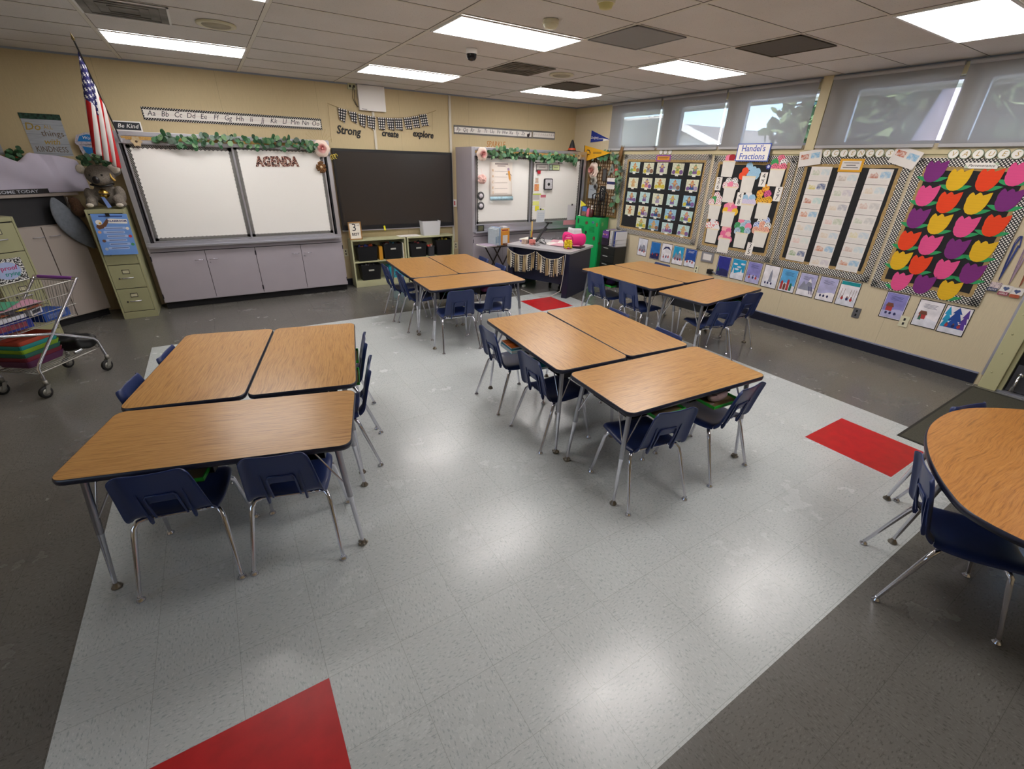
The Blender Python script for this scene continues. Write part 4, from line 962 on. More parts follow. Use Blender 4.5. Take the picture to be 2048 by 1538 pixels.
bin_(-4.355, .4195, .36, .235, 'black bin with red pieces, left on the upper level of the left shelf', ['b8442e', '5a2e6a', 'c86a3a', '3a4a8a'])
bin_(-3.925, .4195, .34, .255, 'black bin with blocks, right on the upper level of the left shelf', ['2a2c30', '7a2f2a', '888888', '3a6a7a'], label=True)
bin_(-4.33, .1015, .36, .245, 'black bin with white label on the bottom level of the left shelf', ['3a3a3e', '6a6a70'], label=True)
bin_(-3.885, .1015, .30, .20, 'turquoise bin on the bottom level of the left shelf', ['2aa0b4', '3aa84a'], mat('turquoise_bin', '1b9fb6', .4))
bin_(-3.47, .4195, .33, .235, 'black bin with red rim papers on the right shelf', ['b84a50', '2a2a30'], label=True)
bin_(-3.228, .4195, .13, .165, 'small dark bin full of orange-red markers', ['e05a2a', 'd63a2a', 'f0eee8'], mat('dark_grey_bin', '3a3b40', .4))
bin_(-2.985, .4195, .315, .27, 'black bin with yellow pieces at the right end of the right shelf', ['c9b52a', '1e1e20', '3a3a3e'])
b = MB(); b.box((-.03, -.09, 0), (.03, .09, .215), mat('mustard_box', 'c48a1e', .6)); one('mustard_box', b, 'mustard yellow box standing between two black bins', 'box', T(-4.135, -.13, .4195))
b = MB()
for k in range(3): b.box((-.016+.011*k, -.09, 0), (-.008+.011*k, .09, .26-.01*k), [M_paper, mat('folder_cream', 'd8cba0', .7), M_card][k])
one('folder', b, 'cream folders upright at the right end of the left shelf', 'folder', T(-3.715-.022, -.13, .4195))
r = root('framed_sign', 'wood-framed 3rd is the BEST sign leaning on the left shelf', 'sign', FB(-4.513, .77+.135, -.20) @ Matrix.Rotation(R(-6), 4, 'X'))
b = MB(); mw = mat('light_wood', 'a67c48', .6, var=.2, scale=30, stretch=(1, 8, 1))
for a, c in (((-.1, -.135, 0), (-.085, .135, .02)), ((.085, -.135, 0), (.1, .135, .02)), ((-.1, -.135, 0), (.1, -.12, .02)), ((-.1, .12, 0), (.1, .135, .02))): b.box(a, c, mw)
b.build('frame', r)
b = MB(); b.prism(rect(.17, .24), .002, .008, mat('sign_cream', 'ece6d8', .7)); b.text('3', .16, M_ink, Matrix.Translation((-.01, .045, .0085))); b.text('rd', .04, M_ink, Matrix.Translation((.05, .08, .0085))); b.text('BEST', .055, M_ink, Matrix.Translation((0, -.055, .0085)), bold=.001); b.build('sign_face', r)
M_clear = mat('frosted_plastic', 'f2f3f6', .5, trans=.35)
r = root('clear_tub', 'frosted clear plastic tub of papers on the right shelf', 'tub', T(-3.20, -.13, .7695))
b = MB(); o = [rrect(.30, .18, .02, 3), rrect(.35, .205, .02, 3), rrect(.34, .195, .02, 3), rrect(.29, .17, .018, 3)]; zz = [0, .24, .24, .006]; n = len(o[0])
b.add([(px, py, zz[k]+(-.045 if k in (1, 2) and abs(px) < .10 else 0)) for k in range(4) for px, py in o[k]], [(k*n+a, k*n+(a+1) % n, (k+1)*n+(a+1) % n, (k+1)*n+a) for k in range(3) for a in range(n)]+[tuple(range(n-1, -1, -1)), tuple(3*n+a for a in range(n))], M_clear); b.build('tub_wall', r)
b = MB()
for k in range(7): b.M = T(-.12+.035*k, 0, 0) @ Matrix.Rotation(R(4*k-10), 4, 'Y'); b.box((-.006, -.075, .01), (.006, .075, .19), M_paper)
b.M = Matrix.Identity(4); b.box((-.13, -.08, .008), (.13, -.074, .17), M_paper); b.build('contents', r)
b = MB(); rd = random.Random(3)
for k in range(6): b.M = T(rd.uniform(-.008, .008), rd.uniform(-.006, .006), .0015*k) @ Matrix.Rotation(rd.uniform(-.08, .08), 4, 'Z'); b.box((-.18, -.10, 0), (.18, .10, .0012), M_paper)
one('paper_stack', b, 'loose white papers on the seam of the two shelves', 'paper', T(-3.60, -.135, .7692))
# ================================================================ right wall: bulletin boards
M_black_paper = mat('black_paper', '1b1c1f', .85, var=.08, scale=8); M_kraft = mat('kraft_board', 'a98e5e', .85, var=.12, scale=25)
def px4(s, x0, y0): return lambda x, y: (x0+x/s, y0+y/s)
def bul(lb, y0, y1, z0, z1, seed):
    """y0 > y1 (left to right as seen), frame origin at the board centre"""
    cy, cz = (y0+y1)/2, (z0+z1)/2; w, h = y0-y1, z1-z0; r = root('bulletin_board', lb, 'bulletin board', FR(cy, cz, -.003)); rd = random.Random(seed)
    b = MB(); b.prism(rect(w-.05, h-.05), 0, .010, M_kraft); b.build('kraft_backing', r)
    b = MB()
    e = []; W, Hh = w/2-.112, h/2-.112
    for (ax, ay), (bx, by) in (((-W, -Hh), (W, -Hh)), ((W, -Hh), (W, Hh)), ((W, Hh), (-W, Hh)), ((-W, Hh), (-W, -Hh))):
        n = 12
        for i in range(n): t = i/n; e.append((ax+(bx-ax)*t+rd.uniform(-.004, .004), ay+(by-ay)*t+rd.uniform(-.004, .004)))
    b.prism(e, .010, .0112, M_black_paper); b.build('black_paper', r)
    b = MB(); scallop(b, -w/2, w/2, -h/2, h/2, .082, .0125, M_dots2, pitch=.06, jit=.10); 
    b.build('lattice_border', r, solid=.001, soff=1); return r
bul('bulletin board nearest the room corner, filled with small scarecrow drawings', -1.473, -3.245, .85, 2.135, 1)
bul('bulletin board with paper ice-cream cups and fraction cards', -3.295, -4.497, .80, 2.118, 2)
bul('bulletin board with three columns of desert and ocean drawings', -4.530, -5.703, .79, 2.108, 3)
bul('bulletin board covered in colourful paper tulips, nearest the door', -5.738, -6.70, .76, 2.10, 4)
# --- 24 scarecrow pictures
WC = {k: mat('wash_'+k, v, .85, var=.22, scale=45) for k, v in dict(teal='b9d6d3', cream='d9dcc4', blue='86b6d6', orange='c9794e', yellow='cfc04a', purple='7d5f96', brown='8c6b55', green='7fa06a', grey='9a9aa0', pink='d78a86', sky='9cc6d8', rust='b4552e', sand='cda876', navy='33508a', lilac='a79ab8').items()}
rows = [([(658, 520), (808, 530), (957, 530), (1130, 540), (1320, 545)]), ([(640, 690), (788, 695), (932, 700), (1095, 710), (1285, 720)]), ([(620, 845), (764, 850), (908, 868), (1070, 880), (1250, 895)]),
        ([(603, 990), (745, 1000), (890, 1015), (1045, 1040), (1222, 1060)]), ([None, (725, 1130), (862, 1150), (1010, 1185), (1187, 1215)])]
spec = [['teal orange yellow', 'cream brown grey', 'cream purple purple', 'cream green yellow', 'cream green purple'], ['cream sand sand', 'cream purple pink', 'cream orange yellow', 'sky orange grey', 'cream orange navy'],
        ['teal orange purple', 'teal grey purple', 'cream grey lilac', 'teal yellow purple', 'sky brown navy'], ['cream rust sand', 'cream orange purple', 'teal brown navy', 'sky purple brown', 'teal pink purple'], ['', 'cream yellow green', 'blue sand sand', 'teal pink purple', 'teal sand sand']]
ordn = ['first', 'second', 'third', 'fourth', 'fifth']; crop = px4(5.493, 1150, 240); rd = random.Random(11)
cname = dict(teal='teal', cream='cream', blue='bright blue', sky='sky-blue')
for j, row in enumerate(rows):
    for i, p in enumerate(row):
        if not p: continue
        bgc, c1, c2 = spec[j][i].split(); M = FRp(*crop(*p), -.0145, R(rd.uniform(-1.5, 1.5)))
        r = root('drawing', 'small scarecrow drawing on %s paper, %s row, %s from the left' % (cname[bgc], ordn[j], ordn[i]), 'drawing', M, 'scarecrow drawings on the black board')
        b = MB(); b.prism(rect(.225, .165), 0, .001, WC[bgc])
        if rd.random() < .75: b.prism(circ(.035, 10, -.07, -.045, .03), .001, .0014, WC[rd.choice(['purple', 'yellow', 'lilac', 'green'])]); b.prism(circ(.038, 10, .072, -.042, .034), .001, .0014, WC[rd.choice(['purple', 'yellow', 'lilac', 'brown'])])
        b.prism([(-.045, -.06), (.045, -.062), (.03, .0), (.055, .018), (.02, .03), (-.02, .028), (-.055, .015), (-.028, 0)], .0014, .0018, WC[c2])
        b.prism(circ(.028, 12, 0, .028), .0018, .0022, WC['sand']); b.prism([(-.042, .045), (.042, .047), (.018, .055), (.004, .076), (-.018, .054)], .0022, .0026, WC[c1])
        b.prism(rect(.03, .03, 0, -.01), .0018, .0021, WC[c1]); b.prism([(-.075, .012), (-.02, .0), (-.02, .018)], .0018, .002, WC[c1]); b.prism([(.075, .012), (.02, 0), (.02, .018)], .0018, .002, WC[c1])
        b.build('painting', r)
        b = MB(); b.prism(rect(.062, .026, -.002, -.088), .001, .002, M_paper); b.build('name_tag', r)
r = root('title_sign', 'purple and orange title card on top of the scarecrow drawings', 'sign', FRp(*crop(972, 420), -.016)); b = MB(); b.prism(rect(.30, .095), 0, .002, mat('purple_card', '9b5aa6', .8)); b.prism(rect(.25, .055), .002, .003, mat('orange_card', 'e09a2e', .8)); b.build('card', r)
b = MB(); b.box((-.10, .004, .003), (.10, .010, .0034), M_ink); b.box((-.085, -.012, .003), (.085, -.006, .0034), M_ink); b.build('printed_lines', r)
M_mint = mat('mint_print', 'b8c7ae', .6, var=.2, scale=60); M_goldt = mat('gold_letter', 'b59a52', .5)
def disc(M, ch, lb, g, rr=.043):
    r = root('letter_disc', lb, 'letter disc', M, g)
    b = MB(); b.prism(circ(rr, 24), 0, .0015, M_mint); b.prism(circ(rr*.86, 24), .0015, .002, M_paper)
    b.tube([(rr*cos(t), rr*sin(t), .001) for t in [2*pi*k/24 for k in range(24)]], .0015, mat('disc_rim', '2c3a34', .6), 5, closed=True); b.build('disc_card', r)
    if ch: b = MB(); b.text(ch, rr*1.35, M_goldt, Matrix.Translation((0, 0, .0024)), shear=.25); b.build('disc_letter', r)
for x, lb in ((945, 'left'), (995, 'middle'), (1045, 'right')): disc(FRp(*crop(x, 351), -.024), None, '%s one of three blank letter discs above the scarecrow board' % lb, 'blank letter discs', .038)
cc1 = px4(5.493, 1540, 290)
for k, (x, ch) in enumerate(zip((625, 720, 812, 905, 1000, 1100, 1205, 1318), 'SCIENCES')):
    disc(FRp(*cc1(x, 90), -.024), ch, '%s disc of the word SCIENCES, letter %s' % (['first', 'second', 'third', 'fourth', 'fifth', 'sixth', 'seventh', 'eighth'][k], ch), 'SCIENCES letter discs')
cc2 = px4(4.523, 1740, 290)
for k, (x, ch) in enumerate(zip((755, 862, 978, 1093, 1212, 1335), 'VALUES')):
    disc(FRp(*cc2(x, 82), -.024), ch, '%s disc of the word VALUES, letter %s' % (['first', 'second', 'third', 'fourth', 'fifth', 'sixth'][k], ch), 'VALUES letter discs')
# --- ice-cream cups
ic = px4(5.917, 1390, 280)
M_cup = mat('cup_paper', 'e2dfd8', .85, var=.03, scale=9); M_lip = mat('cup_lip', 'e8d9b8', .85)
def spk(name, base, dot, sc=120):
    m, p = newmat(name, .8); L(m, ramp(m, noise(m, coords(m), sc, 1), [(.42, srgb(dot)), (.45, srgb(base)), (1, srgb(base))]), p.inputs['Base Color']); return m
S = dict(pink=mat('scoop_pink', 'ee8aa8', .8), dred=mat('scoop_red', 'a8242e', .8), blue=mat('scoop_blue', '9cc4de', .8, var=.15, scale=80), orange=mat('scoop_orange', 'e8502a', .8), white=mat('scoop_white', 'e9e6e6', .8, var=.08, scale=70), green=mat('scoop_green', '3f9a5a', .8),
         pinkdot=spk('scoop_watermelon', 'f07d98', '4a2a2a', 75), wb=spk('scoop_cow', 'eeeeec', '2a2a2c', 55), rdot=spk('scoop_swirl', 'eee6e6', 'c0405a', 60), yellow=mat('scoop_yellow', 'ecbc3a', .8), yred=spk('scoop_cherry', 'e9b53a', 'c8402c', 45), ydot=spk('scoop_choc', 'ecb42e', '3a2420', 70), mag=spk('scoop_magenta', 'e0609a', '3a2030', 80),
         lilac=mat('scoop_lilac', 'cfc6e0', .8, var=.12, scale=60), rw=spk('scoop_stripe', 'f0eeee', 'd8402e', 45), peach=spk('scoop_peach', 'f0b8a0', 'a05a50', 85), bdot=spk('scoop_mix', 'b8d0e0', '4a6a9a', 90), gdot=spk('scoop_mint', '4fae72', '2a3a30', 90), ndot=spk('scoop_blueberry', 'c8d4ee', '3a58b0', 55), hot=mat('scoop_hot', 'e8709c', .8), lpink=mat('scoop_lpink', 'f2b0b4', .8))
cups = [('with a pink and dark red top in the upper left corner', (400, 340), [(405, 218, 'pink'), (450, 212, 'dred')]),
        ('with light blue and orange scoops', (630, 525), [(655, 310, 'blue'), (700, 360, 'blue'), (745, 380, 'blue'), (660, 410, 'blue'), (730, 420, 'blue'), (605, 370, 'orange'), (568, 425, 'orange')]),
        ('with watermelon-pink scoops in the upper right', (965, 445), [(1030, 225, 'pinkdot'), (1000, 285, 'pinkdot'), (1058, 272, 'wb'), (955, 270, 'green'), (950, 325, 'pinkdot'), (1050, 325, 'pinkdot')]),
        ('with cow-spotted scoops', (412, 645), [(408, 490, 'wb'), (480, 490, 'wb'), (372, 535, 'rdot'), (430, 535, 'pink'), (490, 550, 'rdot')]),
        ('with cherry-topped yellow scoops', (810, 838), [(850, 570, 'yred'), (780, 635, 'yred'), (870, 640, 'mag'), (770, 712, 'ydot'), (825, 725, 'ydot'), (880, 712, 'ydot')]),
        ('with green and swirled scoops at the left edge', (235, 848), [(270, 655, 'rdot'), (240, 705, 'green'), (295, 700, 'rdot'), (205, 735, 'rdot'), (285, 745, 'rdot')]),
        ('with yellow, white and pink scoops', (395, 935), [(430, 755, 'lpink'), (385, 790, 'pink'), (470, 800, 'hot'), (370, 835, 'yellow'), (425, 845, 'pink'), (480, 850, 'yellow')]),
        ('with pale blue and lilac scoops', (615, 850), [(645, 650, 'white'), (600, 690, 'blue'), (685, 690, 'blue'), (592, 740, 'lilac'), (640, 745, 'lilac'), (690, 745, 'lilac')]),
        ('with red and white striped scoops in the lower left', (205, 1130), [(222, 968, 'white'), (170, 1005, 'rw'), (258, 1000, 'rw'), (200, 1035, 'rw'), (265, 1045, 'white')]),
        ('with a tall pink stack, hanging lowest', (345, 1245), [(405, 1038, 'lpink'), (358, 1050, 'lpink'), (405, 1080, 'hot'), (340, 1108, 'hot'), (400, 1122, 'lpink'), (315, 1160, 'lpink'), (365, 1165, 'hot'), (412, 1180, 'hot')]),
        ('with blue, green and pink speckled scoops', (545, 1185), [(555, 960, 'pink'), (630, 968, 'bdot'), (512, 1012, 'gdot'), (578, 1015, 'bdot'), (640, 1025, 'pink'), (562, 1065, 'gdot'), (510, 1075, 'bdot'), (628, 1078, 'bdot')]),
        ('with blueberry and peach speckled scoops', (770, 1172), [(785, 962, 'wb'), (855, 960, 'ndot'), (738, 1010, 'ndot'), (808, 1005, 'peach'), (868, 1020, 'wb'), (722, 1065, 'peach'), (785, 1070, 'peach'), (848, 1072, 'peach')])]
for lb, cp_, sc_ in cups:
    o = onR(*ic(*cp_)); r = root('ice_cream_craft', 'paper ice-cream cup '+lb, 'paper craft', FR(o.y, o.z, -.0180), 'paper ice-cream cups')
    ys = max(z for _, z, _ in sc_)
    b = MB(); b.prism([(-.088, -.105), (.088, -.105), (.098, .10), (-.098, .10)], .003, .0042, M_cup); b.prism([(-.098, .088), (.098, .088), (.1, .104), (-.1, .104)], .0042, .005, M_lip); b.build('paper_cup', r)
    for k, (x, y, mt) in enumerate(sc_):
        p = onR(*ic(x, y)); b = MB(); rr = .050 if 'tall' not in lb else .047
        pl = [((rr+.002*cos(5*t))*cos(t), (rr+.002*cos(5*t))*sin(t)) for t in [2*pi*q/20 for q in range(20)]]
        b.prism(pl, 0, .0005, S[mt]); s_ = b.build('scoop', r); s_.matrix_local = Matrix.Translation((-(p.y-o.y), p.z-o.z, .0008+.0006*k if len(sc_) < 4 else .0008+.0003*k))
for x, y, a_, c_, lb in ((278, 518, '2', '6', 'white number card 2 over 6 left of the cow-spotted cup'), (806, 468, '4', '7', 'white number card 4 over 7 under the long title sign'), (980, 640, '5', '7', 'white number card 5 over 7 at the right side of the ice-cream board'), (525, 700, '4', '8', 'white number card 4 over 8 in the middle of the ice-cream board'), (645, 1290, '3', '5', 'white number card 3 over 5 hanging over the lower border')):
    r = root('fraction_card', lb, 'number card', FRp(*ic(x, y), -.0245), 'fraction cards'); b = MB(); b.prism(rect(.095, .175), 0, .001, M_paper); b.build('card', r)
    b = MB(); b.text(a_, .085, M_ink, Matrix.Translation((0, .043, .0012))); b.text(c_, .085, M_ink, Matrix.Translation((0, -.043, .0012))); b.box((-.026, -.0025, .001), (.026, .0025, .0014), M_ink); b.build('numerals', r)
r = root('title_sign', 'white blue-edged sign reading Handel\'s Fractions', 'sign', FR(-3.90, 2.155, -.064)); mb_ = mat('sign_blue', '4a62b8', .7)
b = MB(); b.prism(rect(.475, .215), 0, .003, mb_); b.prism(rect(.45, .19), .003, .004, M_paper); b.build('card', r)
b = MB(); b.text("Handel's", .105, mb_, Matrix.Translation((0, .046, .0043)), bold=.0012, xs=.95); b.text('Fractions', .105, mb_, Matrix.Translation((0, -.05, .0043)), bold=.0012, xs=.95); b.build('lettering', r)
r = root('name_star', 'small dark blue star sticker card on the ice-cream board', 'sticker', FRp(*ic(870, 315), -.0155)); b = MB(); b.prism([(.04*(1 if k % 2 else .72)*cos(2*pi*k/14), .04*(1 if k % 2 else .72)*sin(2*pi*k/14)) for k in range(14)], 0, .001, mat('star_blue', '2f3a86', .7)); b.prism(circ(.018, 14), .001, .0013, mat('star_white', 'c8cce8', .7)); b.build('badge', r)
# --- drawing sheets in three columns
colw = [((-4.692, -4.93), 2.002, .886, 7), ((-5.004, -5.237), 1.950, .827, 7), ((-5.320, -5.556), 1.990, .872, 7)]
sh = [[('green', 'sky'), ('yellow', 'navy'), ('rust', 'teal'), ('orange', 'blue'), ('sand', 'sky'), ('pink', 'teal'), ('green', 'navy')], [('brown', 'sky'), ('green', 'lilac'), ('sand', 'navy'), ('pink', 'green'), ('sand', 'blue'), ('orange', 'blue'), ('sand', 'lilac')], [('rust', 'blue'), ('sand', 'sky'), ('rust', 'grey'), ('green', 'grey'), ('yellow', 'blue'), ('rust', 'sky'), ('orange', 'blue')]]
pale = {}
def palemix(c, k):
    key = c+str(k)
    if key not in pale:
        m, p = newmat('faint_'+key, .85); base = srgb('e6e2dc'); col = WC[c].node_tree.nodes['Principled BSDF'].inputs['Base Color'].default_value
        cc = tuple(base[i]*(1-k)+col[i]*k for i in range(3)); L(m, ramp(m, noise(m, coords(m), 26, 4, .65), [(.42, cc), (.70, base[:3])]), p.inputs['Base Color']); pale[key] = m
    return pale[key]
strong = {(0, 2), (2, 0), (0, 6), (0, 3), (2, 6), (1, 5), (0, 1)}
cn = ['left', 'middle', 'right']
M_sheet = mat('drawing_sheet', 'e2deda', .85, var=.03, scale=12)
for c, ((ya, yb_), zt, zb_, n_) in enumerate(colw):
    h = (zt-zb_)/n_; w = ya-yb_
    for k in range(n_):
        r = root('drawing', '%s watercolour sheet from the top in the %s column of desert and ocean drawings' % ((ordn+['sixth', 'seventh'])[k], cn[c]), 'drawing', FR((ya+yb_)/2, zt-h*(k+.5), -.0145), 'desert and ocean drawings')
        b = MB(); b.prism(rect(w, h-.004), 0, .001, M_sheet)
        kk = .85 if (c, k) in strong else .42; rd = random.Random(c*10+k)
        for sx, cl in ((-.056, sh[c][k][0]), (.056, sh[c][k][1])):
            pl = [((.050+.004*rd.random())*cos(t)*abs(cos(t))**-.4*.95+sx if abs(cos(t)) > .2 else sx+.045*cos(t), (.034+.006*rd.random())*sin(t)+.018) for t in [2*pi*q/16+.1 for q in range(16)]]
            if sx > 0: pl = [(x+rd.uniform(-.004, .004), y+rd.uniform(-.003, .003)) for x, y in ((.008, -.012), (.055, -.014), (.104, -.010), (.106, .02), (.103, .052), (.055, .054), (.01, .050), (.006, .02))]
            else: pl = [(-.104, -.016), (-.006, -.016), (-.010, .010+.02*rd.random()), (-.035, .030+.02*rd.random()), (-.06, .020+.03*rd.random()), (-.085, .028+.02*rd.random()), (-.10, .005)]
            b.prism(pl, .001, .0014, palemix(cl, kk))
        for q in range(3): b.box((-w*.4, -.035-.012*q, .001), (w*.4, -.0335-.012*q, .0013), mat('pencil_line', 'c4c0bc', .9))
        b.build('painting', r); b = MB(); b.box((-w/2, -h/2-.002, -.0005), (w/2, -h/2+.001, .0012), M_black_paper); b.build('mat_edge', r)
for px, py, an, lb in ((1620, 316, 9, 'loose watercolour sheet tilted over the border, left of the SCIENCES discs'), (1811, 315, -17, 'loose watercolour sheet tilted over the border, right of the SCIENCES discs')):
    b = MB(); b.prism(rect(.26, .17), 0, .001, M_sheet); b.prism(rect(.09, .055, -.06, .02), .001, .0014, palemix('rust', 1.0)); b.prism(rect(.10, .06, .06, .02), .001, .0014, palemix('blue', 1.0))
    one('drawing', b, lb, 'drawing', FRp(px, py, -.030, R(an)))
r = root('title_sign', 'gold-edged title card on top of the desert and ocean drawings', 'sign', FR(-5.122, 2.02, -.02)); b = MB(); b.prism(rect(.25, .135), 0, .002, mat('gold_card', 'e0a62a', .8)); b.prism(rect(.20, .09), .002, .003, M_sheet); b.build('card', r)
b = MB(); [b.box((-.08+.03*(q == 1), .022-.024*q, .003), (.08-.03*(q == 1), .028-.024*q, .0034), M_ink) for q in range(3)]; b.build('printed_lines', r)
# --- tulips
TC_ = dict(purple=mat('tulip_purple', '7a2a78', .85, var=.05, scale=60, stretch=(.1, 1, 1)), yellow=mat('tulip_yellow', 'e0b21e', .85, var=.06, scale=60, stretch=(.1, 1, 1)), orange=mat('tulip_orange', 'e8441a', .85, var=.05, scale=60, stretch=(.1, 1, 1)), pink=mat('tulip_pink', 'e0508c', .85, var=.05, scale=60, stretch=(.1, 1, 1)))
M_tl = mat('tulip_leaf', '2f9a5e', .85)
tul = [('purple', 590, 240), ('yellow', 797, 315), ('orange', 1070, 318), ('pink', 1345, 265), ('pink', 512, 460), ('orange', 705, 520), ('yellow', 962, 530), ('purple', 1250, 500), ('purple', 430, 663), ('yellow', 622, 715), ('pink', 862, 740), ('orange', 1130, 730),
       ('orange', 347, 865), ('pink', 537, 905), ('purple', 778, 940), ('yellow', 1012, 962), ('yellow', 275, 1045), ('orange', 447, 1085), ('pink', 680, 1125), ('purple', 918, 1163), ('pink', 278, 1235), ('purple', 485, 1260), ('yellow', 712, 1315)]
shape = [(-.078, .0), (-.082, .04), (-.072, .08), (-.055, .10), (-.04, .088), (-.03, .072), (-.018, .085), (-.004, .1), (.012, .094), (.026, .074), (.045, .082), (.066, .095), (.09, .104), (.09, .06), (.086, .02), (.078, -.02), (.06, -.06), (.035, -.088), (.005, -.101), (-.025, -.1), (-.052, -.085), (-.072, -.055), (-.08, -.02)]
rows_ = [4, 4, 4, 4, 4, 3]; idx = 0
for rI, nr in enumerate(rows_):
    for k in range(nr):
        c, x, y = tul[idx]; o = onR(*cc2(x, y))
        r = root('paper_tulip', '%s paper tulip, %s in the %s row of the tulip board' % (c, ordn[k], (ordn+['sixth'])[rI]), 'paper flower', FR(o.y, o.z, -.017), 'paper tulips')
        b = MB(); b.prism(shape, .002+.0002*(idx % 3), .003+.0002*(idx % 3), TC_[c]); b.build('blossom', r)
        for sgn in (1, -1):
            if sgn < 0 and (rI, k) in ((1, 1), (1, 2), (2, 1), (2, 2), (3, 1), (3, 2), (4, 1), (4, 2), (5, 2), (0, 2), (5, 1)): continue
            if sgn > 0 and (rI, k) in ((5, 1), (5, 0)): continue
            b = MB(); lf = [(sgn*(.0+.13*t), -.094+.03*t+.022*sin(pi*t)+.012*t) for t in [q/8 for q in range(9)]]+[(sgn*(.0+.13*t), -.094+.03*t-.018*sin(pi*t)+.012*t) for t in [q/8 for q in range(7, 0, -1)]]
            b.prism(lf, 0, .001, M_tl); b.build('leaf', r)
        idx += 1
r = root('title_sign', 'Perseverance strip with greenery corners on the tulip board', 'sign', FRp(*cc2(1008, 187), -.020)); b = MB(); b.prism(rect(.24, .052), 0, .0015, M_paper); b.prism([(-.12, -.026), (-.085, -.026), (-.12, .01)], .0015, .0018, M_mint); b.prism([(.12, .026), (.12, -.005), (.08, .026)], .0015, .0018, M_mint); b.text('Perseverance', .036, M_ink, Matrix.Translation((0, 0, .002)), shear=.3); b.build('card', r)
# --- winter posters
PC = {k: mat('print_'+k, v, .55, var=.18, scale=9) for k, v in dict(snow='dfe0ea', blue='1f6fb8', night='2a2f8a', cyan='1f9ac8', violet='8a86c8', lav='b4b2d8', teal='0f8f96', white='ece8ee', grey='8e90a2', navy='23285a', redb='b23a3a', brown='7a4a3a', green='2c6e5a', purple='5a3a9a', deep='1c4a9c', ltblue='5aa8dc').items()}
def poster(corners, kind, lb, frame=True):
    P = [onR(*c) for c in corners]; cy = sum(p.y for p in P)/4; cz = sum(p.z for p in P)/4
    w = .222; h = (P[0].z+P[1].z-P[2].z-P[3].z)/2
    r = root('poster', lb, 'poster', FR(cy, cz, -.003), 'winter pictures under the bulletin boards')
    b = MB(); b.prism(rect(w, h), 0, .0012, M_black_paper); b.build('black_backing', r)
    b = MB(); W, Hh = w/2-.007, h/2-.008; rd = random.Random(sum(map(ord, lb))); z = [.0014]
    b.prism(rect(2*W, 2*Hh), .0012, z[0], PC['white'])
    W -= .004; Hh -= .004
    def pg(pts, m):
        a = z[0]; z[0] += .00012; b.prism([(max(-W, min(W, x*W)), max(-Hh, min(Hh, y*Hh))) for x, y in pts], a, z[0], PC[m])
    def blob(x, y, rx, ry, m, n=10): pg([(x+rx*cos(2*pi*q/n), y+ry*sin(2*pi*q/n)) for q in range(n)], m)
    def lines(y0, n, m='navy'):
        for q in range(n): pg([(-.6+.1*(q % 2), y0-.09*q), (.6-.08*(q % 3), y0-.09*q), (.6-.08*(q % 3), y0-.09*q-.025), (-.6+.1*(q % 2), y0-.09*q-.025)], m)
    def hill(y, m, amp=.12, ph=0.): pg([(-1, -1)]+[(t, y+amp*sin(2.3*t+ph)) for t in [-1+.2*q for q in range(11)]]+[(1, -1)], m)
    def tree(x, y, s, m): 
        for q in range(3): pg([(x-s*.35*(1-q*.22), y+q*s*.28), (x+s*.35*(1-q*.22), y+q*s*.28), (x, y+q*s*.28+s*.45)], m)
    sky, snow, extra = kind
    pg([(-1, -1), (1, -1), (1, 1), (-1, 1)], sky)
    if snow: hill(-.35, snow, .12, rd.random()*3)
    for e in extra.split():
        if e == 'lines': lines(.75, 4)
        elif e == 'wlines': lines(.8, 3, 'white')
        elif e == 'tree': tree(rd.uniform(-.8, -.5), -.55, .5, 'green')
        elif e == 'trees': [tree(x, -.5+.1*rd.random(), .6, 'white') for x in (-.7, .55)]
        elif e == 'kids': [blob(x, -.5+.1*rd.random(), .14, .14, c) or blob(x, -.28, .08, .07, 'brown') for x, c in ((-.5, 'redb'), (.05, 'navy'), (.5, 'redb'))]
        elif e == 'mount': pg([(-.9, -.5), (-.45, .35), (-.1, .0), (.3, .65), (.95, -.5)], 'grey'); pg([(.05, .35), (.3, .65), (.55, .25), (.3, .3)], 'white')
        elif e == 'clouds': [blob(x, y, .35, .1, 'snow') for x, y in ((-.5, .5), (.1, .25), (.6, .6), (-.2, 0))]
        elif e == 'house': pg([(-.7, -.45), (-.1, -.45), (-.1, -.1), (-.7, -.1)], 'redb'); pg([(-.8, -.1), (.0, -.1), (-.15, .2), (-.65, .2)], 'brown')
        elif e == 'town': [pg([(x, -.9), (x+.32, -.9), (x+.32, -.9+hh), (x+.16, -.75+hh), (x, -.9+hh)], c) for x, hh, c in ((-.85, .7, 'redb'), (-.45, .5, 'brown'), (-.05, .9, 'redb'), (.35, .6, 'green'))]
        elif e == 'arc': pg([(-.9, .2), (-.4, .7), (.4, .75), (.9, .35), (.5, .45), (0, .55), (-.5, .4)], 'navy')
        elif e == 'dark': [blob(x, -.62, .12, .12, 'navy') for x in (-.55, -.15, .3)]
        elif e == 'twigs': [pg([(x, -.6), (x+.03, -.6), (x+.1, .4), (x+.06, .4)], 'brown') for x in (-.8, -.5, .2, .5, .75)]
        elif e == 'bar': pg([(-1, .7), (1, .7), (1, 1), (-1, 1)], 'teal')
        elif e == 'bluetrees': [tree(x, -.6, s, c) for x, s, c in ((-.75, 1.7, 'cyan'), (.8, 1.6, 'purple'), (0, 2.0, 'deep'))]
        elif e == 'tower': pg([(-.2, -.5), (.3, -.5), (.2, .3), (.05, .75), (-.1, .3)], 'grey')
        elif e == 'logs': [pg([(x, -.8), (x+.08, -.8), (x-.25, -.1), (x-.33, -.1)], 'navy') for x in (.55, .75, .95)]
    b.build('print', r)
    return r
c6 = px4(4.096, 1240, 440); c17 = px4(4.273, 1700, 540)
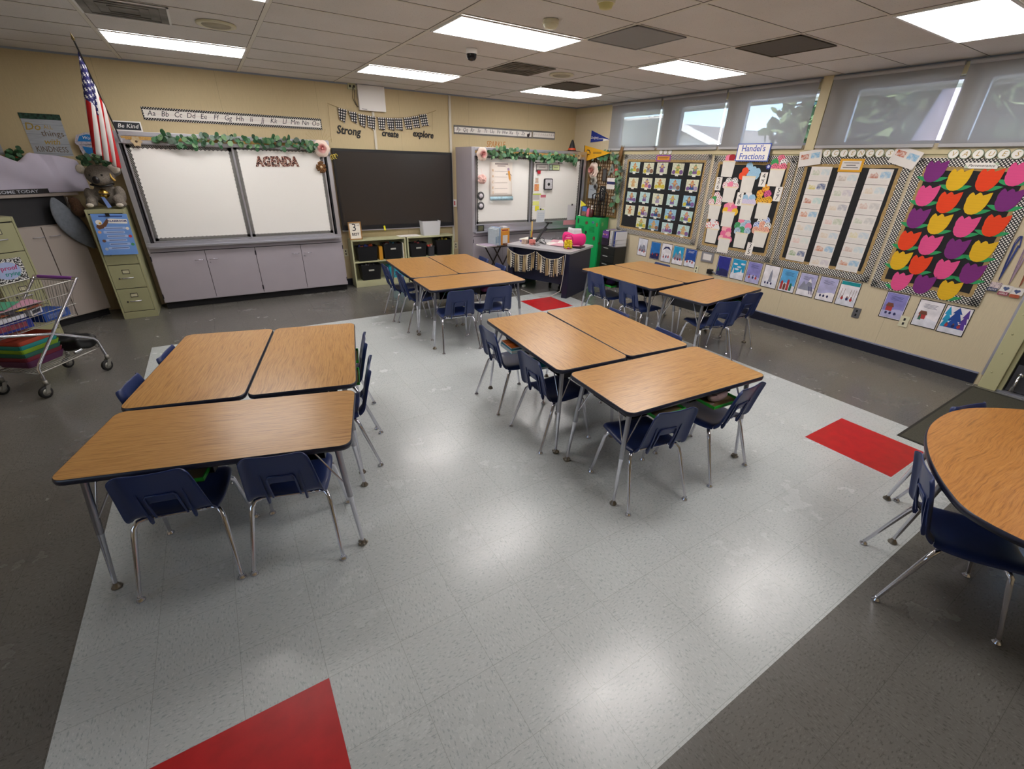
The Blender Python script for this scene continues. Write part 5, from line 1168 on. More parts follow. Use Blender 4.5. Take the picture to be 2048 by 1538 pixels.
plist = [(c6, [(155, 142), (238, 160), (215, 300), (135, 287)], ('snow', 'white', 'mount kids'), 'snowy mountain picture nearest the black drawers'),
 (c6, [(258, 172), (342, 185), (322, 330), (240, 315)], ('blue', 'navy', 'kids'), 'bright blue picture with small dark figures at its foot'),
 (c6, [(350, 185), (435, 200), (412, 355), (328, 338)], ('white', 'snow', 'arc kids'), 'white picture with a dark arc and skaters'),
 (c6, [(445, 205), (535, 222), (508, 377), (420, 357)], ('cyan', 'white', 'mount kids'), 'purple and cyan mountain picture with red figures'),
 (c6, [(545, 228), (637, 243), (610, 397), (520, 375)], ('deep', 'snow', 'wlines kids'), 'deep blue picture with red and white figures left of the grey plaque'),
 (c6, [(810, 285), (918, 303), (885, 475), (780, 450)], ('night', 'navy', 'tree'), 'violet night sky picture right of the grey plaque'),
 (c6, [(930, 308), (1040, 328), (1010, 500), (895, 478)], ('cyan', 'snow', 'clouds trees'), 'cyan picture with white clouds and snowy hills'),
 (c6, [(1055, 335), (1175, 350), (1140, 530), (1015, 510)], ('violet', 'lav', 'lines kids'), 'lilac picture with a poem and a red figure in snow'),
 (c6, [(1190, 362), (1320, 380), (1278, 568), (1150, 543)], ('white', 'snow', 'tower dark'), 'pale picture with a grey castle-like rock'),
 (c6, [(1328, 390), (1472, 410), (1425, 605), (1288, 575)], ('ltblue', 'snow', 'lines town'), 'blue picture with a red and green village'),
 (c6, [(1480, 425), (1630, 448), (1580, 638), (1438, 612)], ('lav', 'white', 'lines mount logs'), 'lilac picture with dark diagonal trunks'),
 (c6, [(1648, 455), (1803, 482), (1745, 682), (1592, 648)], ('lav', 'white', 'lines dark'), 'lilac picture with a snowy slope and sledges'),
 (c6, [(1820, 483), (1985, 518), (1918, 722), (1755, 690)], ('white', 'snow', 'bar twigs kids'), 'white picture with a teal band along the top'),
 (c17, [(325, 178), (527, 213), (430, 440), (243, 393)], ('violet', 'lav', 'lines dark house'), 'violet picture with a red sled below the pink tulip'),
 (c17, [(605, 238), (828, 290), (723, 515), (512, 462)], ('white', 'snow', 'lines house tree'), 'white picture with a brown cabin and a fir tree'),
 (c17, [(838, 290), (1072, 340), (953, 575), (728, 520)], ('white', 'snow', 'bluetrees kids'), 'picture with large blue and turquoise fir trees, closest to the door')]
for f, cs_, k, lb in plist: poster([f(*c) for c in cs_], k, lb)
r = root('wall_plaque', 'grey framed notice plaque between the winter pictures', 'plaque', FR(-3.52, .715, -.003)); b = MB(); b.prism(rect(.215, .15), 0, .015, mat('plaque_grey', '9a9aa0', .4, .5)); b.build('frame', r, bevel=.003); b = MB(); b.prism(rect(.155, .10), .015, .0155, mat('plaque_inner', 'a8a6a8', .5)); b.prism(rect(.145, .088), .0155, .016, M_sheet); b.build('notice', r)
outlet('steel outlet below the last row of lilac pictures', FR(-5.70, .42, -.003), M_steel, .08, .12); outlet('cream data outlet between the sled and cabin pictures', FR(-6.175, .452, -.003), M_ivory, .085, .12); outlet('small cream outlet just above the poster-group table', FRp(1392.5, 539, -.003), M_ivory)
b = MB(); b.box((-.035, -.02, -.04), (.035, .05, .03), M_black); b.tube([(.03, .02, -.01), (.07, .01, -.02), (.09, -.02, -.05)], .012, mat('cord_grey', '7c8088', .5), 8)
one('power_adapter', b, 'black power adapter with grey cord plugged in above the table', 'adapter', FRp(1419, 545, -.034) @ Matrix.Rotation(0, 4, 'X'), bevel=.008)
# --- lanyards and passes by the door
def lanyard(py_, zt, zb, col, cards, lb):
    r = root('hall_pass', lb, 'pass', FR(py_, zt, -.006), 'hall passes by the door'); H_ = zt-zb
    b = MB(); b.tube([(0, 0, .004), (-.012, -.012, .006), (-.02, -.06, .006), (-.012, -H_*.6, .006), (0, -H_, .006)], .0025, col, 6)
    for s in (-1, 1): b.add([(s*.004, 0, .004), (s*.022, -H_*.25, .006), (s*.022+.010, -H_*.25, .006), (s*.0+.012, 0, .004)], [(0, 1, 2, 3)], col); b.add([(s*.016-.007, -H_*.2, .005+.001*s), (s*.016+.009, -H_*.2, .005+.001*s), (.005, -H_*.97, .006+.001*s), (-.004, -H_*.97, .006+.001*s)], [(0, 1, 2, 3)], col)
    b.build('strap', r, solid=.0008)
    b = MB(); b.tube([(.006*cos(t), -H_-.006+.008*sin(t), .007) for t in [q*pi/6 for q in range(12)]], .0012, M_steel, 5, closed=True); b.build('ring', r)
    for k, (w, h, dx, dy, m, tx, tm) in enumerate(cards):
        b = MB(); b.prism(rrect(w, h, .006, 3), 0, .002, m); c = b.build('pass_card', r); c.matrix_local = Matrix.Translation((dx, -H_+dy, .008+.003*k))
        if k == 0 and m is M_sheet:
            b = MB(); hb = mat('pass_heart', '4a5a86', .6); [b.prism(circ(.012, 10, q*.010, .006), .002, .0026, hb) for q in (-1, 1)]; b.prism([(-.021, .003), (.021, .003), (0, -.022)], .002, .0024, hb); b.build('printed_heart', c)
        if tx: b = MB(); b.text(tx, h*.7, tm, Matrix.Translation((0, 0, .0023)), shear=.15); b.build('card_letters', c)
M_dotp = spk('pass_dots', 'd8c8c8', '8a7a8a', 160)
lanyard(-6.748, 1.455, 1.035, mat('strap_blue', '33427e', .8, var=.2, scale=120), [(.085, .06, -.0, -.045, M_dotp, None, None), (.075, .034, -.012, -.085, mat('pass_navy', '3a4468', .6), 'BOYS', M_paper)], 'blue lanyard hall pass reading BOYS')
lanyard(-6.828, 1.455, 1.02, mat('strap_pink', 'a08a9c', .8, var=.2, scale=120), [(.09, .065, 0, -.045, M_sheet, None, None), (.075, .034, -.006, -.092, mat('pass_rose', '9a4a5e', .6), 'GIRLS', M_paper)], 'pink lanyard hall pass reading GIRLS')
lanyard(-6.905, 1.455, 1.01, mat('strap_rust', 'a0604a', .8, var=.2, scale=120), [(.085, .07, .004, -.045, M_sheet, None, None), (.07, .03, 0, -.088, mat('pass_rust', 'b0583a', .6), None, None)], 'rust lanyard hall pass with arch pattern nearest the door')
b = MB(); b.prism(rrect(.07, .12, .01, 3), 0, .012, mat('navy_tag', '1c2c6a', .5)); one('phone_case', b, 'dark blue rounded card hanging above the hall passes', 'card', FR(-6.775, 1.60, -.006))
# ================================================================ the corner: basket wall, pennants, locker
def pennant(lb, pts, col, z=-.004):
    P = [onR(*p) for p in pts]; c = sum(P, Vector())/len(P); r = root('pennant_flag', lb, 'pennant', FR(c.y, c.z, z), None)
    L2 = [(-(p.y-c.y), p.z-c.z) for p in P]; b = MB(); b.prism(L2, 0, .002, col); b.build('felt', r); return r, L2
c6b = px4(5.689, 900, 220)
r, q_ = pennant('small blue pennant with white script near the ceiling corner', [c6b(1615, 232), c6b(1600, 370), c6b(1830, 340)], mat('felt_blue', '23368e', .9))
b = MB(); b.add([(q_[2][0]*.45+q_[0][0]*.0, q_[2][1]+.028, .0024), (q_[2][0]*.45, q_[2][1]-.02, .0024), (q_[2][0]-.003, q_[2][1], .0024)], [(0, 1, 2)], M_paper); b.build('white_tip', r)
b = MB(); b.text('Dodgers', .06, M_paper, Matrix.Translation((-.08, .0, .0026)), shear=.4); b.text('LOS ANGELES', .028, M_paper, Matrix.Translation((.075, -.022, .0026))); b.build('lettering', r)
r, q_ = pennant('large yellow pennant with black bird head', [c6b(1590, 405), c6b(1580, 590), c6b(1890, 490)], mat('felt_yellow', 'e0a51c', .9), -.125)
b = MB(); b.box((q_[0][0]-.004, q_[1][1], .001), (q_[0][0]+.012, q_[0][1], .003), M_ink); b.build('felt_edge', r)
b = MB(); b.M = Matrix.Translation((-.125, .0, .0026))
for pts in ([(-.07, .04), (-.03, .065), (.03, .055), (.062, .015), (.055, -.02), (.035, -.03), (.045, .0), (.02, .04), (-.03, .05)], [(-.075, .03), (-.05, -.005), (-.06, -.02), (-.04, -.015), (-.035, .01), (-.06, .03)], [(.03, -.03), (.0, -.02), (-.02, -.05), (-.01, -.075), (-.03, -.05), (-.02, -.015), (.0, -.005), (.03, -.015)]): b.prism(pts, 0, .0004, M_ink)
b.build('bird_head', r)
b = MB(); [b.box((.01, .012-.02*k, .0022), (.24, .022-.02*k, .0028), mat('pennant_ink', '6a5418', .8)) for k in range(2)]; b.build('printed_lines', r)
# woven board: strips crossing
r = root('woven_board', 'brown woven basketwork board on the wall above the green locker', 'wall board', FR(-.98, 1.60, -.005)); mwv = mat('wicker_brown', '6a4c2c', .8, var=.3, scale=50, bump=.4)
W_, H_ = .84, 1.02
b = MB()
for k in range(15): x = -W_/2+W_*k/14; b.box((x-.009, -H_/2, .006), (x+.009, H_/2, .012), mwv)
for k in range(18): y = -H_/2+H_*k/17; b.box((-W_/2, y-.008, .0), (W_/2, y+.008, .007), mwv)
b.build('weave', r)
b = MB()
for a, c in (((-W_/2-.02, -H_/2-.02, 0), (-W_/2+.02, H_/2+.02, .025)), ((W_/2-.02, -H_/2-.02, 0), (W_/2+.02, H_/2+.02, .025)), ((-W_/2, -H_/2-.02, 0), (W_/2, -H_/2+.02, .025)), ((-W_/2, H_/2-.02, 0), (W_/2, H_/2+.02, .025))): b.box(a, c, mat('wicker_rim', '8a6a3c', .8, var=.3, scale=60, bump=.5))
b.build('rim', r, bevel=.006)
b = MB(); leafy(b, [(0, 0, 0), (.35, .03, 0), (.6, .0, 0), (.72, -.2, 0), (.74, -.5, 0), (.70, -.85, 0)], 95, .085, [M_l4, M_l4, M_l3, M_l1], .04, .03, 8)
one('eucalyptus_garland', b, 'grey-green garland draped over the top and side of the woven board', 'garland', FR(-.72, 2.10, -.075))
b = MB(); b.grid(lambda u, v: ((u-.5)*.14*(1-v*.6)+.08*v, .26*v-.04*sin(u*pi), .03+.03*sin(u*pi)*(1-v)), 8, 8, mat('brown_leaf', '7a5a34', .8, var=.3, scale=20)); one('dried_leaf', b, 'brown dried palm leaf at the top right of the woven board', 'dried leaf', FR(-1.36, 2.02, -.03), solid=.003)
rose('paper_rose', 'large cream rose on the left of the woven board', *c6b(1632, 685), -.045, .145, (M_petal, mat('petal_peach', 'e0b8a8', .75), mat('petal_rosecore', 'c98a80', .75)), 'R', leaf=(1,))
rose('paper_rose', 'grey-white paper dahlia under the cream rose', *c6b(1638, 800), -.040, .09, (mat('petal_grey', 'b8b4aa', .8), mat('petal_grey2', 'a09c92', .8), mat('petal_grey3', '8c887e', .8)), 'R')
rose('paper_rose', 'small dark grey rose at the corner of the pale card', *c6b(1658, 872), -.045, .06, (mat('petal_dk', '6e6e6c', .8), mat('petal_dk2', '5a5a58', .8), mat('petal_dk3', '4a4a48', .8)), 'R')
rose('paper_rose', 'small coral rose on the grey letter A', *c6b(1890, 710), -.055, .065, (mat('petal_coral', 'd86a62', .75), mat('petal_coral2', 'c95a58', .75), mat('petal_coral3', 'b04848', .75)), 'R')
b = MB(); b.text('A', .26, mat('letter_zinc', '8a928c', .5, .3), ext=.012, bold=.006); one('wall_letter', b, 'grey metal letter A on the woven board', 'letter', FRp(*c6b(1845, 690), -.035))
def plate(lb, p, w, h, col, extra=None, rot=0):
    r = root('small_sign', lb, 'sign', FRp(*c6b(*p), -.030, R(rot))); b = MB(); b.prism(rect(w, h), 0, .006, col); b.build('board', r)
    if extra: b = MB(); extra(b); b.build('detail', r)
plate('narrow dark framed chalk sign on the woven board', (1760, 740), .11, .22, mat('dark_wood', '3a2a20', .7), lambda b: b.prism(rect(.085, .19), .006, .007, mat('chalk_grey', '4c4c4c', .8)))
plate('white card with navy band on the woven board', (1832, 838), .21, .19, M_sheet, lambda b: b.prism(rect(.21, .045, 0, .01), .006, .007, PC['navy']))
plate('pale blue-grey card at the left of the woven board', (1620, 930), .22, .24, mat('card_bluegrey', 'a8b0b8', .8), lambda b: (b.prism(circ(.014, 10, .02, -.06, .02), .006, .007, M_ink), b.box((-.06, .03, .006), (.06, .034, .0065), M_ink)))
plate('tall black sign with white swirls on the woven board', (1735, 950), .15, .26, M_black, lambda b: [b.tube([(.02*cos(t)+.0, .03*sin(t)+y, .008) for t in [q*.6 for q in range(8)]], .004, M_paper, 5) for y in (.06, 0, -.05)])
# --- locker
LM = Matrix(((.2910, .9567, 0, 0), (-.9567, .2910, 0, 0), (0, 0, 1, 0), (0, 0, 0, 1)))   # local x along the front, y into the corner
FLc = Vector((-.47, -.81, 0)); LM.translation = FLc
M_lock = mat('locker_green', '12a85a', .4, var=.03, scale=4); M_lockd = mat('locker_slot', '063a20', .6)
r = root('locker', 'bright green metal locker cabinet with magnets in the room corner', 'locker', LM)
b = MB(); b.box((0, .012, 0), (.55, .30, 1.07), M_lock); b.build('carcass', r, bevel=.004)
b = MB(); b.box((.012, 0, .03), (.538, .011, 1.055), M_lock); d = b.build('door', r, bevel=.002)
for g in (.15, .38):
    for k in range(5): b = MB(); b.box((g-.06, -.006, .90-.022*k), (g+.06, .001, .908-.022*k), M_lock); b.box((g-.06, -.002, .894-.022*k), (g+.06, .0, .899-.022*k), M_lockd); b.build('louver', d)
M_mag = [mat('magnet_%d' % k, c, .5, var=.4, scale=60) for k, c in enumerate(('2a2a2a', '6a4a3a', '5a7a9a', '7a6a3a', '3a3a44', '8a7a5a'))]
for k, (x, z, w, h) in enumerate(((.07, .985, .03, .10), (.26, .965, .06, .06), (.40, .985, .06, .045), (.49, .95, .04, .08), (.09, .79, .04, .05), (.16, .78, .05, .06), (.26, .79, .05, .06), (.45, .70, .05, .08))):
    b = MB(); b.prism(circ(w/2, 10, 0, 0, h/2), 0, .006, M_mag[k % 6]); one('magnet', b, ['slim dark magnet at the left of the locker door', 'round brown magnet on the locker door', 'blue oval magnet at the top of the locker door', 'dark figure-shaped magnet at the locker door\'s right', 'small dark magnet below the vents at the left', 'dark magnet right beside it below the left vents', 'dark magnet below the vents in the middle', 'tan magnet low on the locker door by the corner'][k], 'magnet', LM @ Matrix(((1, 0, 0, x), (0, 0, -1, -.0005), (0, 1, 0, z), (0, 0, 0, 1))), 'magnets on the green locker')
for k, (y, z, s) in enumerate(((.09, .96, .07), (.03, .62, .05))):
    b = MB(); b.prism(circ(s/2, 14), 0, .004, [mat('sticker_green', '6fae6a', .5, var=.4, scale=40), M_mag[1]][k]); one('magnet', b, ['round pale green sticker on the side of the locker', 'dark magnet low on the side of the locker'][k], 'magnet', LM @ Matrix(((0, 0, 1, .5505), (1, 0, 0, y), (0, 1, 0, z), (0, 0, 0, 1))), 'magnets on the green locker')
def onlock(x, y, z=1.071): return LM @ Matrix.Translation((x, y, z))
# on the locker: lantern arches, small flag, picture, pink bottle, brown bottle
r = root('lantern', 'black metal double-arched lantern on the green locker', 'lantern', onlock(.40, .14)); M_iron = mat('black_iron', '1c1c1e', .4, .6)
for x, h in ((-.065, .42), (.075, .46)):
    b = MB(); pts = [(-.058, 0, .01), (-.058, 0, h-.07)]+[(-.058*cos(t), 0, h-.07+.06*sin(t)) for t in [q*pi/8 for q in range(1, 8)]]+[(.058, 0, h-.07), (.058, 0, .01)]
    for yy in (-.05, .05): b.tube([(p[0]+x, yy, p[2]) for p in pts], .008, M_iron, 6)
    for zz in (.02, h*.5): b.tube([(x-.058, -.05, zz), (x+.058, -.05, zz)], .004, M_iron, 5); b.tube([(x-.058, .05, zz), (x+.058, .05, zz)], .004, M_iron, 5)
    b.box((x-.065, -.06, 0), (x+.065, .06, .012), M_iron); b.build('arch_cage', r)
    b = MB(); b.box((x-.05, -.046, .012), (x+.05, -.044, h-.06), archglass('lantern_glass', .85) if 'lantern_glass' not in MATS else MATS['lantern_glass']); b.build('glass_pane', r)
b = MB(); b.tube([(-.02, 0, .40), (0, 0, .47), (.03, 0, .49), (.07, 0, .46)], .008, M_iron, 6); b.build('carry_ring', r)
b = MB(); b.tube([(0, 0, 0), (0, 0, .28)], .005, M_paper, 6); b.lathe([(.03, 0), (.03, .008), (0, .009)], M_paper, 14); b.prism([(0, .16), (0, .28), (.13, .2)], -.001, .001, mat('flag_yellow', 'e0d63a', .8), M=Matrix(((1, 0, 0, 0), (0, 0, -1, 0), (0, 1, 0, 0), (0, 0, 0, 1)))); one('table_flag', b, 'small yellow pennant on a white stick on the locker', 'small flag', onlock(.052, .05))
r = root('picture_frame', 'small dark picture frame with a street scene on the locker', 'picture frame', onlock(.15, .035) @ Matrix.Rotation(R(-8), 4, 'X')); b = MB(); b.box((-.06, 0, 0), (.06, .012, .185), M_black); b.build('frame', r); b = MB(); b.box((-.048, -.001, .09), (.048, 0, .172), mat('pic_sky', '3a6ab0', .5, var=.3, scale=30)); b.box((-.048, -.001, .012), (.048, 0, .09), mat('pic_street', '7a5a48', .5, var=.6, scale=40)); b.build('picture', r)
b = MB(); b.lathe([(.03, 0), (.036, .02), (.034, .10), (.022, .125), (.022, .14), (.012, .15), (0, .152)], mat('pink_bottle', 'd8607e', .4), 16); one('bottle', b, 'pink squat bottle on the green locker', 'bottle', onlock(.25, .035))
r = root('bottle', 'dark red-brown soap bottle with white neck on the locker', 'bottle', onlock(.322, .03)); b = MB(); b.lathe([(.036, 0), (.038, .01), (.038, .11), (.02, .14)], mat('brown_bottle', '4a1c1c', .25), 18); b.build('bottle_body', r); b = MB(); b.lathe([(.014, .14), (.014, .18), (.018, .181), (.018, .20), (0, .2)], M_paper, 14); b.build('pump_neck', r)
# --- plastic drawers with a file box of books
r = root('drawer_cart', 'black plastic drawer cart beside the green locker', 'drawers', Matrix.Translation((-.345, -1.65, 0)))
b = MB(); b.box((.012, -.18, .02), (.30, .18, .62), mat('drawer_smoke', '1f201f', .35)); b.build('carcass', r, bevel=.006)
for k in range(4):
    z = .04+.145*k; b = MB(); b.box((0, -.172, z), (.012, .172, z+.135), mat('drawer_front', '262826', .3)); d = b.build('drawer', r, bevel=.004); b = MB(); b.box((-.012, -.02, z+.10), (0, .10, z+.112), mat('drawer_grip', 'a8aaa8', .4)); b.build('drawer_grip', d)
r = root('file_crate', 'grey crate of folders and books on the black drawers', 'crate', Matrix.Translation((-.345, -1.65, .6215))); M_crate = mat('crate_wire', '9a9aa0', .4, .4)
b = MB(); b.box((.01, -.18, 0), (.31, .18, .006), M_crate)
for z in (.05, .12): b.tube([(.01, -.18, z), (.01, .18, z), (.31, .18, z), (.31, -.18, z)], .003, M_crate, 5, closed=True)
for x, y in ((.01, -.18), (.01, .18), (.31, -.18), (.31, .18)): b.tube([(x, y, 0), (x, y, .13)], .004, M_crate, 5)
b.build('crate_frame', r)
cols = ['5a3a86', 'e8e4de', 'd8d8dc', '2a2a2e', 'e6e0d8', 'dcdce0', '8a8a90', '2a3f8e', 'e4e4e8']
lbs = ['magazine with purple cover facing out in the crate', 'white folder behind the purple magazine', 'pale folder second behind the magazine', 'black folder in the crate', 'cream folder in the crate middle', 'light folder right of the crate middle', 'grey folder near the crate end', 'blue binder near the crate end', 'white binder at the crate end']
for k, (c, lb) in enumerate(zip(cols, lbs)):
    y = .15-.038*k; b = MB(); h = .27-.004*(k % 3); mm = mat('folder_'+c, c, .6)
    b.box((.03, y-.011, .007), (.29, y+.011, h), mm)
    if k == 0: b.box((.028, y-.011, .007), (.03, y+.011, h), mm)
    one('folder', b, lb, 'folder', Matrix.Translation((-.345, -1.65, .6215)), 'folders in the crate on the drawers')
# visible front magazine
r = root('magazine', 'purple-topped magazine leaning on the outside front of the crate', 'magazine', Matrix.Translation((-.352, -1.56, .6225)) @ Matrix.Rotation(R(3), 4, 'Y')); b = MB(); b.box((-.004, -.085, 0), (0, .085, .255), mat('mag_dark', '2c2434', .4, var=.5, scale=18)); b.box((-.0048, -.083, .13), (-.004, .083, .252), mat('mag_purple', '6a3f92', .4, var=.15, scale=10)); [b.box((-.0054, .05-.03*k, .18), (-.0048, .068-.03*k, .205), mat('mag_title%d' % (k % 3), ('d8d0c0', 'd09040', 'c05060')[k % 3], .5)) for k in range(4)]; b.build('cover', r)
# ================================================================ teacher desk area
DM = T(-1.70, -1.70, 0, R(-64.5))
M_dt = mat('desk_grey_laminate', 'b4b2b6', .35, var=.05, scale=60); M_dn = mat('desk_navy_panel', '151a34', .4); M_ds = mat('desk_side', '2b2825', .4)
r = root('teacher_desk', 'grey-topped teacher desk with navy panels, garlands hung on its front', 'desk', DM)
b = MB(); b.prism(rrect(1.20, .90, .06, 5), .705, .74, M_dt); b.build('desktop', r, bevel=.006)
b = MB(); b.box((-.50, -.36, .20), (.47, -.34, .70), M_dn); b.build('modesty_panel', r)
for s in (1, -1): b = MB(); b.box((s*.52-.05, -.42, 0), (s*.52+.05, .40, .705), M_ds if 0 else M_dn); b.build('side_panel', r, bevel=.006)
def ondesk(x, y, z=.7405, rz=0): return DM @ T(x, y, z, rz)
# rag garlands
M_burl = mat('rag_burlap', 'a8926c', .9, var=.2, scale=90); M_lace = mat('rag_ivory', 'd6cbb4', .9, var=.08, scale=60); M_rg = gingham_mat('rag_gingham', 1/.036)
for (x0, x1, lb, sd) in ((-.56, -.03, 'rag garland of burlap and gingham strips, left one on the desk front', 3), (.0, .50, 'rag garland of burlap and gingham strips, right one on the desk front', 6)):
    r = root('rag_garland', lb, 'garland', ondesk((x0+x1)/2, -.462, .70), 'rag garlands on the desk'); w = (x1-x0)/2; rd = random.Random(sd)
    sag = lambda t: -.02-.085*(1-(t/w)**2)
    b = MB(); b.tube([(w*(k/6-1), 0, sag(w*(k/6-1))) for k in range(13)], .0035, M_lace, 6); b.build('cord', r)
    n = 17
    for k in range(n):
        x = -w+2*w*(k+.5)/n; mt = [M_burl, M_rg, M_lace, M_burl, M_rg][(k*2+sd) % 5]; l = .26+rd.uniform(-.03, .03)
        b = MB(); ww = .013; tw = rd.uniform(-.3, .3)
        b.grid(lambda u, v: ((u-.5)*2*ww*(.6+.4*min(1, v*4)), -l*v, .006*sin(5*v+k)+.004*(2*u-1)*sin(3*v+tw*9)), 2, 8, mt)
        s_ = b.build('rag_strip', r, solid=.002); s_.matrix_local = Matrix.Translation((x, -.006-.004*(k % 2), sag(x))) @ Matrix.Rotation(pi/2, 4, 'X')
b = MB(); b.tube([(0, 0, .70), (-.005, -.01, .5), (-.02, -.01, .3), (-.05, -.0, .12), (-.2, -.05, .02), (-.38, -.10, .006), (-.60, -.02, .006), (-.85, .1, .006)], .0045, mat('cord_white', 'c9c6bc', .6), 6); one('extension_cord', b, 'white cord hanging off the desk front and curling over the floor', 'cord', DM @ T(.525, -.475))
b = MB(); b.box((-.03, -.02, 0), (.03, .02, .035), M_paper); one('power_plug', b, 'small white plug block on the floor left of the desk', 'plug', T(-2.03, -1.43, 0, .4), bevel=.004)
# pillow, snack jar, laptop, pencil holders, papers
b = MB(); m_ = mat('hot_pink_plush', 'e0287e', .8, bump=.2, scale=60)
b.grid(lambda u, v: ((.20+.03*v)*cos(2*pi*u)*sin(pi*v)**.3, .06*sin(2*pi*u)*sin(pi*v)**.6, .085*(1-cos(pi*v))+.075*max(0, v-.35)*abs(cos(2*pi*u))**2.5*sin(pi*v)**.25), 40, 18, m_); one('plush_pillow', b, 'hot pink plush pillow standing at the right end of the desk', 'pillow', ondesk(.33, .20, .745, R(0)))
r = root('snack_jar', 'clear round-topped jar filled with yellow pieces on the desk corner', 'jar', ondesk(.41, -.18)); m_gl = archglass('jar_glass', .98, 1.08)
b = MB(); b.lathe([(.055, 0), (.072, .01), (.078, .05), (.078, .12), (.070, .165), (.048, .20), (.02, .212), (0, .214)], m_gl, 24); b.build('jar_shell', r)
b = MB(); rd = random.Random(5); my = mat('yellow_snack', 'f2d620', .6)
for k in range(95):
    a = rd.uniform(0, 2*pi); rr = .060*rd.random()**.5; b.ball((rr*cos(a), rr*sin(a), .018+.11*rd.random()), .016, my, 6)
tag(b.build('snack_pieces', r), kind='stuff')
b = MB(); b.lathe([(.04, .166), (.04, .170), (0, .171)], mat('jar_print', 'd88aa0', .5), 16); b.build('jar_insert', r)
r = root('laptop', 'closed black laptop with pink paper on it at the desk corner', 'laptop', ondesk(.49, .02, .7405, R(2))); b = MB(); b.prism(rrect(.19, .20, .012, 3), 0, .02, M_black); b.build('laptop_body', r, bevel=.003)
b = MB(); b.box((-.07, .0, .001), (.05, .08, .003), mat('pink_plastic', 'd87aa0', .4)); one('paper_note', b, 'shiny pink note on the black laptop', 'paper', ondesk(.47, .0, .7615, .3))
M_pinkp = mat('pink_sheet', 'dba4b2', .8)
rd = random.Random(21)
for k in range(9):
    x, y = [(-.02, .28), (.06, .18), (.12, .1), (.2, .22), (.0, .05), (-.05, .36), (.1, .33), (.16, .02), (.24, .36)][k]
    b = MB(); b.box((-.108, -.14, 0), (.108, .14, .0012), M_pinkp if k % 2 else M_paper); [b.box((-.08, -.1+.03*q, .0012), (.08, -.096+.03*q, .0014), mat('sheet_print', 'b8a8b0', .9)) for q in range(7)]
    one('worksheet', b, ['white worksheet', 'pink worksheet'][k % 2]+' on the desk, '+['under the others at the back', 'in the middle of the spread', 'close to the snack jar', 'touching the pillow', 'beside the pencil cups', 'at the back edge by the cups', 'behind the pink ones', 'nearest the front edge', 'at the far back corner'][k], 'paper', ondesk(x, y, .7408+.0016*k, rd.uniform(-.5, .5)), 'worksheets spread over the desk')
def cup(x, y, lb, col, h=.10, rr=.038, sq=False):
    r = root('pencil_cup', lb, 'pencil cup', ondesk(x, y, .741)); b = MB()
    if sq: b.prism(rrect(.09, .07, .006, 2), 0, h, col); 
    else: b.lathe([(rr, 0), (rr, h), (rr-.004, h), (rr-.004, .006), (0, .006)], col, 18)
    b.build('holder', r); return r
M_mesh = mat('mesh_metal', '3a3a3e', .4, .6)
cup(-.32, -.12, 'black wire mesh pencil cup on the desk', M_mesh); cup(-.24, -.20, 'pink cube note holder at the desk front', mat('coral_box', 'd88078', .7), .075, sq=True); cup(-.36, -.24, 'tan floral box beside the pencil cup', mat('floral_box', 'b8a090', .7, var=.4, scale=50), .07, sq=True)
rd = random.Random(2)
for k, (lb, c) in enumerate((('red marker', 'b82a24'), ('black marker', '1a1a1c'), ('lime pen', 'b8d83a'), ('white pencil', 'd8d4c8'), ('grey pen', '707078'), ('yellow pencil', 'd8b03a'))):
    b = MB(); a = rd.uniform(-.07, .07); e = rd.uniform(-.06, .06); b.tube([(0, 0, .012), (a*.22, e*.22, .19+.02*rd.random())], .0055, mat('pen_'+c, c, .4), 7); one('pen', b, lb+' standing in the mesh pencil cup', 'pen', ondesk(-.32+.012*cos(k), -.12+.012*sin(k), .741), 'pens in the mesh cup')
b = MB(); b.tube([(0, 0, .0), (.10, .03, .14), (.22, .07, .30)], [.022, .024, .010], M_black, 8); b.box((.16, .02, .29), (.27, .11, .31), M_black); b.tube([(0, .02, .01), (.06, .06, .07), (.2, .1, .2)], .012, mat('dark_metal', '3c3c44', .35, .5), 7); one('desk_stapler', b, 'black long-arm gadget slanting up from the pencil cups', 'desk tool', ondesk(-.26, -.04, .7645, R(40)))
b = MB(); rd = random.Random(8)
for k in range(4): b.tube([(.05*cos(t+k)+.01*k, .03*sin(t*1.3+k), .05+.045*sin(t*.9+k*.7)) for t in [q*.5 for q in range(11)]], .004, M_black, 5)
one('coiled_cable', b, 'tangle of black cable beside the pencil cups', 'cable', ondesk(-.13, -.08, .745))
r = root('wire_letter_tray', 'low black wire tray at the desk front', 'tray', ondesk(-.13, -.28, .742)); b = MB()
for z in (.004, .03): b.tube([(-.07, -.04, z), (.07, -.04, z), (.07, .04, z), (-.07, .04, z)], .0025, M_iron, 5, closed=True)
for x in (-.07, .07, 0): b.tube([(x, -.04, .004), (x, -.04, .03)], .002, M_iron, 5); b.tube([(x, -.04, .004), (x, .04, .004)], .002, M_iron, 5)
b.build('wire_frame', r)
for k, (c, lb) in enumerate((('5a4a9a', 'violet book lying under the white papers at the left desk end'), ('e4e0d8', 'white open booklet at the left end of the desk'))):
    r = root('book', lb, 'book', ondesk(-.48, .08, .741+.022*k, R(12-9*k)), 'books on the desk'); b = MB(); b.box((-.10, -.15, 0), (.10, .15, .02), mat('bk_'+c, c, .5)); b.build('cover', r)
r = root('wooden_ruler', 'upright pale wooden ruler standing behind the pencil cups', 'ruler', ondesk(-.40, .05, .741)); b = MB(); b.box((-.015, -.002, 0), (.015, .002, .33), mat('ruler_wood', 'd8b878', .6)); b.build('blade', r); b = MB(); b.box((-.03, -.02, 0), (.03, .02, .02), M_black); b.build('stand', r)
